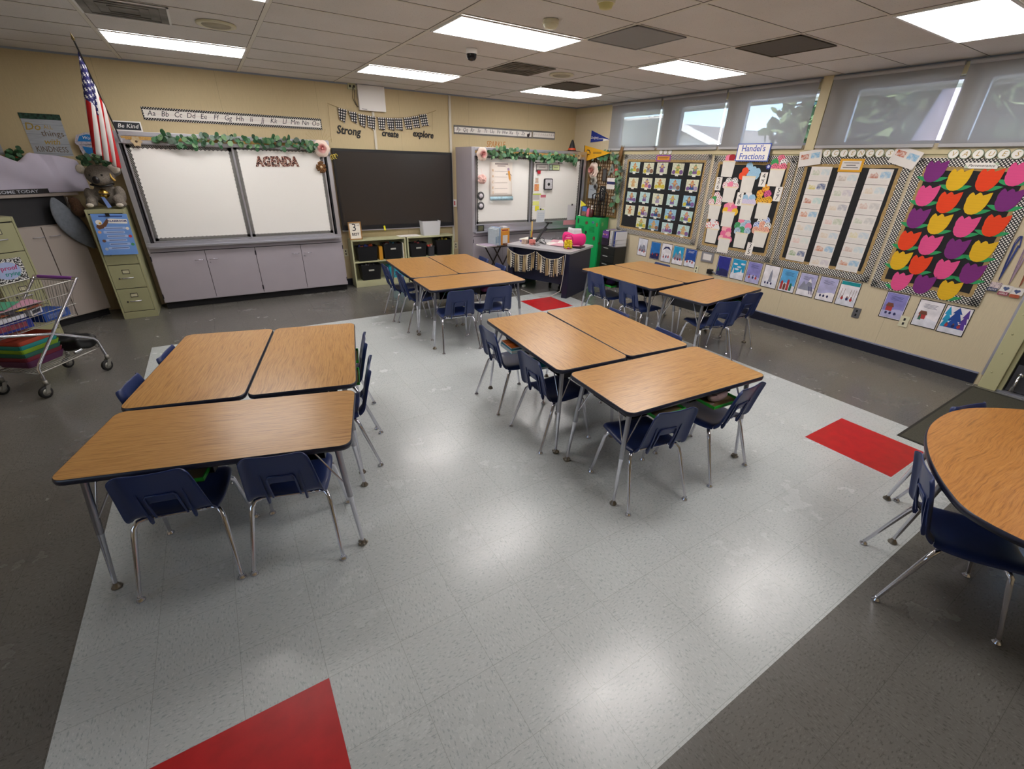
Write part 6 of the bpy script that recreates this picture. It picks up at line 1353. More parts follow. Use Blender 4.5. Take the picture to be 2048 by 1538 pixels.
# office chair behind the desk
r = root('office_chair', 'office chair with white curved back and black star base behind the desk', 'chair', DM @ T(.165, .31, 0, R(90))); M_wp = mat('white_shell', 'd8d8dc', .4)
b = MB()
for k in range(5): a = 2*pi*k/5+.75; b.tube([(0, 0, .14), (.16*cos(a), .16*sin(a), .12), (.25*cos(a), .25*sin(a), .075)], [.028, .022, .016], M_black, 8)
b.build('star_base', r)
for k in range(5): a = 2*pi*k/5+.75; b = MB(); b.lathe([(.012, -.022), (.028, -.02), (.03, 0), (.028, .02), (.012, .022)], M_black, 14, Matrix.Translation((.255*cos(a), .255*sin(a), .031)) @ Matrix.Rotation(a, 4, 'Z') @ Matrix.Rotation(pi/2, 4, 'X')); b.build('caster', r)
b = MB(); b.tube([(0, 0, .12), (0, 0, .42)], .025, M_iron, 10); b.build('gas_lift', r)
b = MB(); b.prism(rrect(.44, .42, .08, 5), .42, .47, M_black); b.build('seat', r, bevel=.015)
b = MB(); b.grid(lambda u, v: (.17+.05*sin(v*2)-.03*cos(pi*(2*u-1)), .17*(2*u-1)*(1-.3*v*v), .50+.47*v), 10, 10, M_wp); b.build('backrest', r, solid=.012)
b = MB(); b.tube([(.05, 0, .44), (.2, 0, .46), (.235, 0, .62)], .014, M_black, 8); b.build('back_bracket', r)
# folding tray table with magazine files
TM = T(-2.22, -.855, 0, R(8)); M_dw = mat('dark_walnut', '2e211a', .5, var=.2, scale=20, stretch=(1, 8, 1))
r = root('tray_table', 'dark brown folding tray table left of the teacher desk', 'tray table', TM)
b = MB(); b.box((-.23, -.17, .63), (.23, .17, .65), M_dw); b.build('tray_top', r, bevel=.004)
for y in (-.14, .14):
    for s in (-1, 1): b = MB(); b.tube([(s*.21, y+.012*s, .63), (-s*.19, y+.012*s, .008)], .012, M_dw, 8); b.build('leg', r)
for x, z in ((-.19, .10), (.19, .10)): b = MB(); b.tube([(x*.94, -.14, z), (x*.94, .14, z)], .008, M_dw, 8); b.build('cross_bar', r)
def magfile(x, y, c, w, lb, h=.29):
    r = root('magazine_file', lb, 'magazine file', TM @ T(x, y, .6515), 'magazine files on the tray table'); b = MB(); b.box((-w/2, -.11, 0), (w/2, .11, h), mat('mf_'+c, c, .6, var=.05)); b.build('file_box', r, bevel=.002); b = MB(); b.box((-w/2+.004, -.1105, h*.15), (w/2-.004, -.110, h*.55), mat('mf_spine', '8aa0b8', .6)); b.build('spine_label', r)
magfile(-.130, .0, 'b8c4cc', .035, 'leftmost pale blue-grey magazine file', .27); magfile(-.092, .0, 'c4ccd4', .035, 'pale magazine file second on the tray table', .285); magfile(-.050, .0, '9ab0cc', .04, 'light blue magazine file in the middle of the row', .295)
r = root('workbook', 'orange workbook facing out on the tray table', 'book', TM @ T(.075, -.09, .6515)); b = MB(); b.box((-.10, 0, 0), (.10, .012, .275), M_paper); b.build('pages', r); b = MB(); b.box((-.10, -.002, 0), (.10, 0, .275), mat('workbook_orange', 'd8902e', .5)); b.box((-.10, -.0025, .225), (.10, -.002, .262), mat('workbook_band', 'e8b45a', .5)); b.box((-.05, -.0026, .02), (.06, -.002, .16), M_sheet); b.box((-.07, -.0031, .232), (.07, -.0026, .255), mat('workbook_title', 'a0302a', .5)); b.build('cover', r)
b = MB(); b.box((-.05, 0.002, 0), (.05, .10, .30), mat('mf_white', 'd4d0d4', .6)); one('magazine_file', b, 'white magazine file behind the orange workbook', 'magazine file', TM @ T(.10, -.07, .6515), 'magazine files on the tray table')
b = MB(); b.box((-.11, -.15, 0), (.11, .15, .014), M_paper); b.box((-.10, -.16, .0145), (.11, .13, .02), mat('papers_lilac', 'b0a0b4', .7)); one('paper_stack', b, 'stack of papers hanging over the left edge of the tray table', 'paper', TM @ T(-.275, -.02, .6515, .0))
b = MB(); b.box((-.10, -.03, 0), (.10, .03, .03), mat('brown_case', '6a4a3a', .6)); one('book', b, 'small brown book at the front of the tray table', 'book', TM @ T(.12, -.135, .6515, 0))
# ---- things on the second whiteboard (faces y = -0.575 and -0.59)
def wbx(p, y): return onB(*c6b(*p), y)
r = root('poster', 'tall cream writing-strategy chart pinned on the left pane behind the desk', 'poster', FB(-2.02, 1.655, -.588)); mcr = mat('chart_cream', 'f6ede4', .7); W_, H_ = .44, .60
b = MB(); b.grid(lambda u, v: ((u-.5)*W_, (v-.5)*H_, .004+.02*(1-v)**3), 4, 10, mcr, skip=lambda i, j: j == 0); b.grid(lambda u, v: ((u-.5)*W_*1.06, -H_/2+(v)*.06, .004+.024*(1-v*.1)), 4, 1, mat('chart_blue', 'a8c8d8', .7, var=.3, scale=22)); b.build('chart_paper', r, solid=.0006)
b = MB(); mt1 = mat('chart_gold', 'c99a4a', .7); mt2 = mat('chart_ink', 'a89a98', .8)
b.box((-.13, .265, .006), (.13, .283, .0065), mt2); b.box((-.08, .235, .006), (.08, .25, .0065), mt2)
for ch, y in zip('RACES', (.17, .08, -.01, -.10, -.18)): b.text(ch, .055, mt1, Matrix.Translation((-.17, y, .0095+(.006 if y < -.05 else 0)))); b.box((-.14, y-.01, .0095+(.006 if y < -.05 else 0)), (.12, y-.006, .010+(.006 if y < -.05 else 0)), mt2)
b.build('chart_print', r)
b = MB(); b.M = Matrix.Translation((.155, .12, .008)) @ Matrix.Rotation(R(12), 4, 'Z'); mpc = mat('pencil_amber', 'e0a04a', .7)
b.prism([(-.02, -.07), (.0, -.12), (.02, -.07), (.02, .05), (-.02, .05)], 0, .001, mpc); b.prism(rrect(.04, .045, .01, 3, 0, .075), 0, .001, mat('eraser_mauve', 'b098b0', .7)); b.tube([(-.02, 0, .001), (-.05, .02, .001), (-.06, .0, .001)], .003, M_ink, 5); b.tube([(.02, -.01, .001), (.045, -.03, .001)], .003, M_ink, 5); b.build('pencil_print', r)
b = MB(); rd = random.Random(6); mpp = mat('pompom_pink', 'f0c6be', .85)
for k in range(80):
    v = Vector((rd.gauss(0, 1), rd.gauss(0, 1), rd.gauss(0, 1))).normalized(); v.z = abs(v.z); b.ball(v*.062+Vector((0, 0, .0)), rd.uniform(.018, .026), mpp, 6)
b.tube([(0, .06, .03), (.0, .10, .01), (-.01, .16, .004)], .0015, mpp, 4); one('paper_pompom', b, 'peach-pink tissue pompom hanging on the left pane edge', 'pompom', FB(-2.42, 1.69, -.618))
for k, (z, lb) in enumerate(((1.43, 'round black speaker-like puck with white centre, upper one'), (1.27, 'round black speaker-like puck with white centre, lower one'))):
    r = root('button_puck', lb, 'magnet', FB(-2.425, z, -.586), 'round black pucks on the whiteboard'); b = MB(); b.lathe([(.066, 0), (.066, .006), (.05, .016), (.036, .018)], spk('puck_dots', '1c1c1e', '8a8a8a', 120) if k == 0 else MATS['puck_dots'], 28); b.build('ring', r); b = MB(); b.lathe([(.036, .017), (.034, .024), (0, .027)], mat('puck_white', 'd8d2da', .5), 24); b.build('centre_button', r)
r = root('visual_timer', 'black square visual timer magnet with white face', 'timer', FB(-1.025, 1.615, -.592)); b = MB(); b.prism(rrect(.185, .19, .022, 4), 0, .035, M_black); b.build('timer_case', r, bevel=.004); b = MB(); b.prism(rrect(.155, .16, .012, 3), .035, .037, mat('dial_white', 'c9c7cc', .5)); [b.prism(rect(.004, .010, .062*sin(q*pi/6), .064*cos(q*pi/6)), .037, .0374, M_ink) for q in range(12)]; b.build('dial', r); b = MB(); b.lathe([(.026, .037), (.024, .047), (0, .048)], M_black, 20); b.build('knob', r)
r = root('calendar_holder', 'black rail with date cards at the top of the right pane', 'date sign', FB(-1.03, 1.915, -.592)); b = MB(); b.tube([(-.29, .055, .02), (.30, .055, .02)], .005, M_iron, 6); b.ball((-.29, .055, .018), .014, M_iron, 8); b.ball((.22, .055, .018), .014, M_iron, 8); b.build('rail', r)
for x, w, c in ((-.14, .24, M_sheet), (.05, .06, mat('date_teal', 'c8dcd0', .7)), (.17, .15, mat('date_mint', 'd4e0a8', .7))): b = MB(); b.prism(rect(w+.015, .095), 0, .006, M_black); b.prism(rect(w, .078), .006, .007, c); b.box((-w*.3, -.006, .007), (w*.3, .004, .0074), M_chk if 0 else mat('date_ink', '8a8a86', .8)); k_ = b.build('date_card', r); k_.matrix_local = Matrix.Translation((x, -.02, .002))
r = root('scoop_magnet', 'small red measuring-scoop magnet', 'magnet', FB(-1.255, 1.815, -.592)); b = MB(); b.prism([(-.02, .025), (.05, .025), (.045, -.03), (-.008, -.03)], 0, .02, mat('scoop_red_plastic', 'b01c30', .4)); b.build('bowl', r); b = MB(); b.box((-.05, .01, .002), (-.018, .022, .012), M_black); b.build('handle', r)
b = MB(); b.prism([(-.035, .12), (.035, .12), (.045, .03), (.058, -.02), (.058, -.125), (-.058, -.125), (-.058, -.02), (-.045, .03)], 0, .003, mat('flask_glass', 'dfe4e0', .5)); mcf = spk('candy_dots', 'e0a060', 'c85a6a', 70); b.prism([(-.05, .0), (.05, .0), (.05, -.115), (-.05, -.115)], .003, .004, mcf); b.prism([(-.03, .10), (.03, .10), (.036, .02), (-.036, .02)], .003, .0036, mat('candy_top', 'c8b0a0', .6, var=.4, scale=50)); one('paper_jar', b, 'paper jar cut-out full of coloured candy dots', 'paper craft', FB(-1.27, 1.615, -.592))
M_lime = mat('lime_strip', 'c0d04a', .7); M_ylw = mat('yellow_note2', 'ece23a', .75); M_pyl = mat('pale_yellow_note', 'e8ec8a', .75)
def note(x, z, w, h, m, lb, k=0, rot=0, clip=False):
    r = root('paper_note', lb, 'note', FB(x, z, -.592-.0012*k, R(rot)), 'notes on the whiteboard behind the desk'); b = MB(); b.prism(rect(w, h), 0, .001, m); b.build('sheet', r)
    if clip: b = MB(); b.prism(rect(.022, .03, 0, h/2), .001, .012, M_black); b.build('binder_clip', r)
note(-1.27, 1.395, .16, .09, mat('greyish_note', 'c4c0be', .8), 'greyish note under a lime strip', 0); note(-1.25, 1.445, .18, .022, M_lime, 'lime green strip at the top of the note cluster', 1); note(-1.11, 1.41, .12, .045, mat('rose_strip', 'c87080', .7), 'rose-pink strip in the note cluster', 1)
note(-1.12, 1.30, .13, .17, M_sheet, 'white note below the rose-pink strip', 0); note(-1.27, 1.29, .14, .07, M_pyl, 'pale yellow note in the note cluster', 1); note(-1.24, 1.20, .09, .085, M_ylw, 'bright yellow square note', 2); note(-1.16, 1.175, .16, .02, M_lime, 'second lime strip above the calendar page', 3, 0, True)
r = root('paper_note', 'printed calendar page hanging below the yellow note', 'note', FB(-1.15, 1.045, -.597, R(-2)), 'notes on the whiteboard behind the desk'); b = MB(); b.prism(rect(.19, .25), 0, .001, mat('calendar_sheet', 'd8dade', .8)); b.build('sheet', r); b = MB(); [b.prism(rect(.018, .012, -.06+.026*q, .07-.035*w_), .001, .0013, mat('calendar_print', '9ab0c8', .8)) for q in range(6) for w_ in range(5)]; b.build('date_squares', r)
note(-.41, 1.11, .20, .28, mat('curled_sheet', 'd8d4da', .8), 'white clipped sheet at the lower right of the right pane', 1, 0, True)
b = MB(); b.prism(rect(.30, .085), 0, .001, mat('pink_strip', 'd8949c', .75)); one('paper_note', b, 'long pink strip on the marker tray near the locker', 'note', FB(-.46, .925, -.615))
r = root('small_sign', 'small dark patterned sign at the left end of the marker tray', 'sign', FB(-2.46, .905, -.64)); b = MB(); b.prism(rect(.13, .10), 0, .012, M_black); b.build('block', r); b = MB(); [b.prism(rect(.10, .012, 0, .03-.02*q), .012, .0125, mat('sign_olive', '7a7a58', .7)) for q in range(4)]; b.build('printed_lines', r)
# witch hat on the cabinet
r = root('witch_hat', 'small black witch hat with orange band on top of the corner cabinet', 'hat', T(-.40, -.45, 2.1715)); m_h = mat('hat_black', '141216', .6)
b = MB(); b.lathe([(.16, 0), (.165, .006), (.09, .012), (.075, .02), (.05, .09), (.035, .14), (.02, .18), (0, .20)], m_h, 20); b.build('felt', r); b = MB(); b.lathe([(.0765, .022), (.067, .055)], mat('hat_orange', 'c8481c', .6), 20); b.build('band', r)
# ================================================================ left corner
M_file = mat('file_cabinet_olive', 'a1a07c', .42, var=.03, scale=4)
def filecab(M, w, dpt, h, n, lb, z0=.095):
    r = root('filing_cabinet', lb, 'filing cabinet', M); b = MB()
    b.box((-w/2, 0, 0), (-w/2+.02, dpt, h), M_file); b.box((w/2-.02, 0, 0), (w/2, dpt, h), M_file); b.box((-w/2+.02, 0, h-.045), (w/2-.02, dpt, h), M_file); b.box((-w/2+.02, dpt-.01, 0), (w/2-.02, dpt, h-.045), M_file); b.box((-w/2+.02, 0, 0), (w/2-.02, .02, z0-.008), M_file); b.box((-w/2+.02, .03, z0-.008), (w/2-.02, .04, h-.045), M_dark)
    b.build('carcass', r, bevel=.003); dh = (h-.05-z0)/n
    for k in range(n):
        z = z0+dh*k; b = MB(); b.box((-w/2+.022, .002, z), (w/2-.022, .028, z+dh-.008), M_file); d = b.build('drawer', r, bevel=.003)
        b = MB(); zz = z+dh*.70; b.tube([(-.035, .0, zz-.022), (.035, .0, zz-.022), (.035, .0, zz+.022), (-.035, .0, zz+.022)], .004, M_hinge, 5, closed=True); b.box((-.032, .0, zz-.019), (.032, .0015, zz+.019), mat('card_beige', 'c8c4a4', .7)); b.build('label_holder', d)
        b = MB(); b.tube([(-.055, 0, zz-.075), (-.05, -.022, zz-.075), (.05, -.022, zz-.075), (.055, 0, zz-.075)], .006, M_alu, 7); b.build('drawer_handle', d)
        b = MB(); b.lathe([(.009, 0), (.009, .008), (0, .009)], M_hinge, 10, Matrix.Translation((-.085, .001, zz-.08)) @ Matrix.Rotation(pi/2, 4, 'X')); b.build('latch', d)
    return r
filecab(T(-7.478, -.590), .36, .585, 1.33, 4, 'olive metal filing cabinet with the blue rules poster, koala on top')
r = root('poster', 'light blue classroom rules poster taped on the filing cabinet', 'poster', FB(-7.450, 1.048, -.622, R(-1.5))); W_, H_ = .335, .47
b = MB(); b.prism(rect(W_, H_), 0, .0015, mat('poster_sky', '6f9be0', .6, var=.06, scale=4)); b.build('sheet', r)
b = MB(); mn = mat('poster_navy', '1e2f78', .7); mlt = mat('poster_pale', 'a9c0ea', .7)
b.box((-.10, .205, .0015), (.12, .215, .002), mn); b.prism([(-.03, .13), (.15, .125), (.155, .175), (-.02, .185)], .0015, .002, M_paper); b.text('CLASSROOM', .03, mn, Matrix.Translation((.06, .155, .0023)), bold=.001)
for k in range(6): y = .075-.046*k; b.prism(rrect(.20, .03, .01, 3, .0 if k % 2 else .02, y), .0015, .002, mlt); b.box((-.07, y-.003, .002), (.09, y+.003, .0023), mn)
for k, (x, y, c) in enumerate(((.135, .07, 'e8e0d8'), (-.135, .03, 'd8a890'), (.14, -.02, 'c84850'), (-.12, -.07, '6a4a40'), (.14, -.115, '4a9a6a'), (-.12, -.165, 'b8c0d0'))): b.prism(circ(.017, 14, x, y), .0015, .0022, mat('pic_'+c, c, .6))
me_ = mat('mascot_brown', '6a4430', .7); b.prism(circ(.03, 14, -.115, .14), .0015, .0022, M_paper); b.prism(circ(.012, 10, -.105, .13), .0022, .0026, mat('beak_yellow', 'd8a830', .6)); b.prism([(-.14, .115), (-.085, .12), (-.03, .185), (-.02, .15), (-.07, .08), (-.13, .06), (-.15, .09)], .0015, .0019, me_); b.build('print', r)
b = MB(); b.box((-.018, -.012, -.02), (.018, .0, .02), M_black); one('magnet_clip', b, 'black magnet clip holding the blue rules poster', 'clip', Matrix.Translation((-7.455, -.625, 1.275)))
# slanted corner cabinet
sd = Vector((.7433, .6690, 0)); sn = Vector((.6690, -.7433, 0))
SM = Matrix(((sd.x, -sn.x, 0, -8.26), (sd.y, -sn.y, 0, -.65), (0, 0, 1, 0), (0, 0, 0, 1)))    # x along the front, y into the corner
M_tp = mat('taupe_laminate', 'a39992', .45, var=.03, scale=3)
r = root('corner_cabinet', 'taupe two-door cabinet standing across the corner, dark panel above', 'cabinet', SM)
b = MB(); b.box((-.92, .002, .09), (.60, .02, .105), M_tp); b.box((-.92, .02, .09), (-.90, .30, 1.50), M_tp); b.box((.585, .02, .09), (.60, .16, 1.45), M_tp); b.box((-.90, .02, 1.14), (.585, .15, 1.16), M_tp); b.box((-.9, .022, .1), (.585, .03, 1.14), M_dark); b.build('carcass', r)
b = MB(); b.box((-.92, .0, 1.465), (.72, .10, 1.495), M_tp); b.box((-.92, .10, 1.465), (.55, .32, 1.495), M_tp); b.build('top_shelf', r, bevel=.002)
b = MB(); b.box((-.9, .05, 1.16), (.585, .06, 1.465), mat('dark_panel', '26262a', .7, var=.1, scale=6)); b.build('dark_panel', r)
b = MB(); b.box((-.92, .05, 0), (.60, .07, .09), M_dark); b.build('toe_kick', r)
for x0, x1, hx in ((.205, .592, .30), (-.19, .200, .14), (-.59, -.195, -.29), (-.915, -.595, -.66)):
    b = MB(); b.box((x0+.002, -.018, .10), (x1-.002, 0, 1.15), M_tp); d = b.build('door', r, bevel=.002); b = MB(); b.tube([(hx-.05, -.018, 1.045), (hx-.05, -.042, 1.045), (hx+.05, -.042, 1.045), (hx+.05, -.018, 1.045)], .0045, M_alu, 7); b.build('handle', d)
b = MB(); b.box((-.32, -.004, 0), (.438, .006, .052), M_black); b.text('BE AWESOME TODAY', .044, mat('sign_silver', 'b8bcc8', .5), Matrix.Translation((.055, -.0045, .026)) @ Matrix.Rotation(pi/2, 4, 'X'), xs=1.3, bold=.0005); one('sign', b, 'long black sign reading BE AWESOME TODAY on the corner shelf', 'sign', SM @ Matrix.Translation((0, .02, 1.4955)))
# draped gauze
m, p = newmat('gauze', .9); p.inputs['Base Color'].default_value = srgb('c9c3d6'); p.inputs['Sheen Weight'].default_value = .3; M_gz = m
def cloth(u, v):
    x = -.88+1.78*u
    pk = [(-.88, .30), (-.55, .42), (-.2, .40), (.22, .385), (.37, .315), (.50, .415), (.72, .38), (.95, .33)]
    for (a, ha), (c, hc) in zip(pk, pk[1:]):
        if x <= c+1e-6: h = ha+(hc-ha)*(x-a)/(c-a); break
    else: h = pk[-1][1]
    y = .045+.17*v; z = .004+h*(1-(1-v)**1.7)
    z += .022*sin(11*x+6*v)*sin(pi*v)+.012*sin(23*x-9*v)*sin(pi*v); y += .012*sin(17*x+3*v)*(1-v)-.05*v*max(0, sin(7*x+1))*(1-v)
    if x > .62: y = min(y, .045+.05*v)
    return (x, y-.0, z)
b = MB(); b.grid(cloth, 60, 22, M_gz); one('gauze_drape', b, 'lilac-white gauze draped in peaks over the corner shelf', 'fabric', SM @ Matrix.Translation((0, 0, 1.497)), solid=.002)
# wall posters
def woodposter(cx, lb, txt, w=.345, z1=2.305, z0=1.885, g='whitewashed wood-print posters'):
    r = root('poster', lb, 'poster', FB(cx, (z0+z1)/2, -.003), g); h = z1-z0
    b = MB(); b.prism(rect(w, h), 0, .002, mat('whitewash', 'a9afb8', .7, var=.12, scale=14, stretch=(.6, 9, 1))); [b.box((-w/2, h/2-.1*k, .002), (w/2, h/2-.1*k+.0022, .0023), mat('board_gap', '6a6f78', .8)) for k in range(1, 5)]; b.build('board_print', r)
    b = MB(); b.prism(rect(w+.01, .058, 0, h/2-.018), .002, .003, mat('greenery_band', '234034', .7, var=.8, scale=40)); b.build('greenery_band', r)
    if txt:
        b = MB(); mg_ = mat('foil_gold', 'b59a4a', .5, .3); md = mat('foil_bronze', '6a5a48', .6)
        b.text('Do', .105, mg_, Matrix.Translation((-.10, .085, .003)), shear=.2, bold=.001); b.text('ALL', .06, mg_, Matrix.Translation((.035, .085, .003)), xs=.8); b.text('things', .085, md, Matrix.Translation((.055, .02, .003)), xs=1.0); b.text('with', .08, mg_, Matrix.Translation((.02, -.065, .003)), shear=.3, bold=.001); b.text('KINDNESS', .085, md, Matrix.Translation((.0, -.145, .003)), xs=.72); b.build('lettering', r)
woodposter(-7.84, 'whitewashed wood-print poster reading Do ALL things with KINDNESS', True); woodposter(-8.44, 'whitewashed wood-print poster cut by the left edge', False, z1=2.20)
r = root('envelope_craft', 'blue envelope-like craft with silver frame behind the flag', 'paper craft', FB(-7.475, 2.02, -.07, R(-4))); ms = mat('silver_glitter', 'b0aab4', .6, var=.3, scale=90); mbl = mat('craft_blue', '1673b8', .6)
b = MB(); b.prism([(-.13, .0), (-.10, .085), (-.01, .125), (.08, .12), (.11, .06), (.11, .01), (-.12, -.02)], .0, .008, ms); b.prism([(-.105, -.02), (-.08, -.14), (.13, -.12), (.12, .0)], 0, .007, ms); b.build('glitter_frame', r)
b = MB(); b.prism([(-.10, .02), (-.07, .08), (.0, .105), (.065, .10), (.085, .05), (.08, .035)], .008, .011, mbl); b.prism([(-.07, -.03), (-.045, -.11), (.09, -.10), (.09, -.04)], .008, .011, mbl); b.text('Wow', .045, M_paper, Matrix.Translation((.0, .065, .0118)), shear=.3); b.build('blue_panels', r)
b = MB(); b.prism([(-.1, -.1), (.1, -.1), (.1, 0), (-.1, 0)], -.067, -.001, M_dark); r2 = b.build('wall_spacer', r)
b = MB(); leafy(b, [(0, 0, 0), (.15, .02, .0), (.32, -.02, 0)], 46, .06, [M_l1, M_l2, M_l2, M_l3], .04, .04, 12); one('eucalyptus_garland', b, 'short dark green leaf spray behind the koala plush', 'garland', FB(-7.60, 1.84, -.10))
r = root('potted_plant', 'small green plant in orange pot behind the gauze', 'plant', T(-8.17, -.052, 1.7985)); b = MB(); b.lathe([(.03, 0), (.045, .07), (.04, .07), (0, .06)], mat('terracotta_orange', 'c8502a', .7), 14); b.build('pot', r)
b = MB(); b.M = Matrix.Translation((0, 0, .07)) @ Matrix.Rotation(pi/2, 4, 'X'); leafy(b, [(-.06, 0, 0), (.06, .02, 0)], 60, .045, [M_l1, M_l2], .05, .06, 4); b.build('leaves', r)
# hide nothing: a wooden ledge carries the pot and gauze behind the shelf
b = MB(); b.box((-.35, -.05, 0), (.05, .05, .022), M_tp); b.box((-.3, .02, -.12), (-.27, .05, 0), M_tp); b.box((0, .02, -.12), (.03, .05, 0), M_tp); one('wall_ledge', b, 'narrow taupe ledge on the wall behind the gauze, carrying the small plant', 'ledge', T(-8.05, -.053, 1.776))
# grey fin-shaped plush hanging, brown plush and blue cloth in the gap
b = MB(); mfin = mat('grey_plush', '6d737c', .95, var=.1, scale=30, bump=.3)
def fin(u, v):
    t = v; cx = .40+.10*t+.14*t*t; w = .015+.115*sin(pi*min(1, t*1.02))**.8; z = 1.455-.60*t
    a = 2*pi*u; return (cx+w*cos(a)+.05*(1-t)*0, -.055+.028*sin(a)*sin(pi*t)**.5-.01, z+.10*w*cos(a)*3*t)
b.grid(fin, 18, 18, mfin); one('plush_fin', b, 'grey fin-shaped plush tail hanging from the corner shelf edge', 'plush toy', SM, bevel=0)
def blobs(name, lb, cat, M, parts, group=None):
    r = root(name, lb, cat, M, group)
    for nm, m_, els in parts:
        b = MB()
        for c, rr in els: b.ball(c, rr, m_, 16)
        b.build(nm, r)
    return r
mfur = mat('koala_fur', '6e675f', 1., var=.25, scale=70, bump=.6); mwh = mat('koala_white', 'c9c0b2', 1., var=.15, scale=70, bump=.5)
def softbody(name, parent, els, m_, res=.016):
    """one continuous body from overlapping rounded masses, merged by voxel remesh"""
    b = MB(); [b.ball(c, rr, m_, 14) for c, rr in els]; o = b.build(name, parent)
    md = o.modifiers.new('remesh', 'REMESH'); md.mode = 'VOXEL'; md.voxel_size = res; md.use_smooth_shade = True
    sm = o.modifiers.new('smooth', 'SMOOTH'); sm.factor = .6; sm.iterations = 4; return o
kr = root('koala_plush', 'large grey koala plush sitting on the filing cabinet with a gold bell', 'plush toy', T(-7.44, -.33, 1.345, R(-6)))
softbody('body', kr, [((0, .02, .12), (.135, .11, .13)), ((0, .0, .20), (.10, .09, .08)), ((.01, -.05, .345), (.145, .125, .12)), ((.01, -.12, .31), (.10, .08, .075)),
                      ((-.145, -.06, .12), (.055, .06, .095)), ((.15, -.06, .14), (.055, .06, .10)), ((-.12, -.15, .07), (.055, .085, .05)), ((.13, -.15, .09), (.055, .085, .05)), ((-.13, -.16, .035), (.06, .09, .035)), ((.15, -.17, .035), (.06, .09, .035)), ((-.15, .03, .40), (.035, .02, .05)), ((.15, .02, .40), (.07, .025, .07))], mfur)
for nm, els in (('ear', [((-.155, -.03, .41), (.045, .025, .05))]), ('ear', [((.155, -.02, .415), (.065, .03, .05))])):
    b = MB(); [b.ball(c, rr, mwh, 12) for c, rr in els]; b.build(nm, kr)
b = MB(); b.ball((-.005, -.195, .30), (.036, .022, .042), mat('koala_nose', '100e12', .35), 14); b.build('nose', kr)
for x in (-.055, .06): b = MB(); b.ball((x, -.172, .352), .011, mat('koala_eye', '0b0a0c', .1), 10); b.build('eye', kr)
for x in (-.13, .15): b = MB(); b.ball((x, -.238, .03), (.038, .02, .024), mwh, 10); b.build('foot_pad', kr)
mbell = mat('gold_bell', 'b8974a', .18, 1.0)
b = MB(); b.ball((.02, -.17, .165), (.052, .05, .052), mbell, 20); b.tube([(.02+.054*cos(t), -.17+.052*sin(t), .165) for t in [q*pi/9 for q in range(18)]], .006, M_black, 6, closed=True); one('jingle_bell', b, 'shiny gold bell held by the koala plush', 'bell', T(-7.44, -.33, 1.331, R(-6)))
b = MB(); b.add([(-.01, -.20, .12), (.02, -.20, .12), (.07, -.245, .01), (.03, -.245, .0)], [(0, 1, 2, 3)], mat('blue_ribbon', '7088c0', .4)); b.build('ribbon', kr, solid=.003)
b = MB(); b.tube([(.12, -.10, .38), (.13, -.12, .33), (.15, -.11, .29)], [.006, .012, .016], mat('gold_charm', 'b8954a', .4, .5), 8); b.build('ear_charm', kr)
b = MB(); b.tube([(-.09, -.10, .245), (0, -.135, .225), (.10, -.10, .245), (.10, .02, .25), (-.09, .02, .25)], .011, M_black, 8, closed=True); b.build('collar', kr)
pl = SM @ T(.60, .02, 1.30)
r = root('brown_plush', 'small brown plush in the gap beside the koala, half hidden', 'plush toy', SM @ T(.655, -.03, 1.333 if 0 else 0)); r.matrix_world = T(-7.745, -.42, 1.20)
softbody('body', r, [((0, .06, .11), (.07, .06, .09)), ((-.01, .05, .20), (.06, .05, .06))], mat('brown_fur', '4a3424', 1., var=.3, scale=70, bump=.6))
# front filing cabinet with notebook poster
FM = Matrix(((sd.x, -sn.x, 0, -8.18-.18*sd.x), (sd.y, -sn.y, 0, -.95-.18*sd.y), (0, 0, 1, 0), (0, 0, 0, 1)))
filecab(FM, .36, .205, 1.31, 4, 'olive filing cabinet in front of the corner cabinet at the left edge')
PM = FM @ Matrix(((1, 0, 0, 0), (0, 0, -1, -.03), (0, 1, 0, 0), (0, 0, 0, 1)))
m, p = newmat('marbled_cover', .6); L(m, ramp(m, noise(m, coords(m), 70, 3, .6), [(.49, srgb('141418')), (.52, srgb('dcdcdc'))]), p.inputs['Base Color'])
r = root('poster', 'marbled notebook-style poster with the words proof and trying', 'poster', PM @ Matrix.Translation((-.075, .795, 0)))
b = MB(); b.prism(rect(.30, .24), 0, .002, m); b.build('marbled_sheet', r)
b = MB(); b.prism(circ(.115, 28, 0, 0, .088), .002, .003, mat('poster_iceblue', 'a9b8e0', .7)); b.text('proof', .062, mat('word_magenta', 'b0306a', .7), Matrix.Translation((.02, .025, .0033)), bold=.001); b.text('trying', .055, mat('word_teal', '2a8a8a', .7), Matrix.Translation((.03, -.035, .0033)), shear=.2, bold=.001); b.build('oval_label', r)
b = MB(); b.prism(rect(.20, .30), 0, .002, mat('poster_aqua', '8fb0c4', .7, var=.15, scale=4)); one('poster', b, 'plain pale aqua poster above the marbled one', 'poster', PM @ Matrix.Translation((-.235, 1.07, 0)))
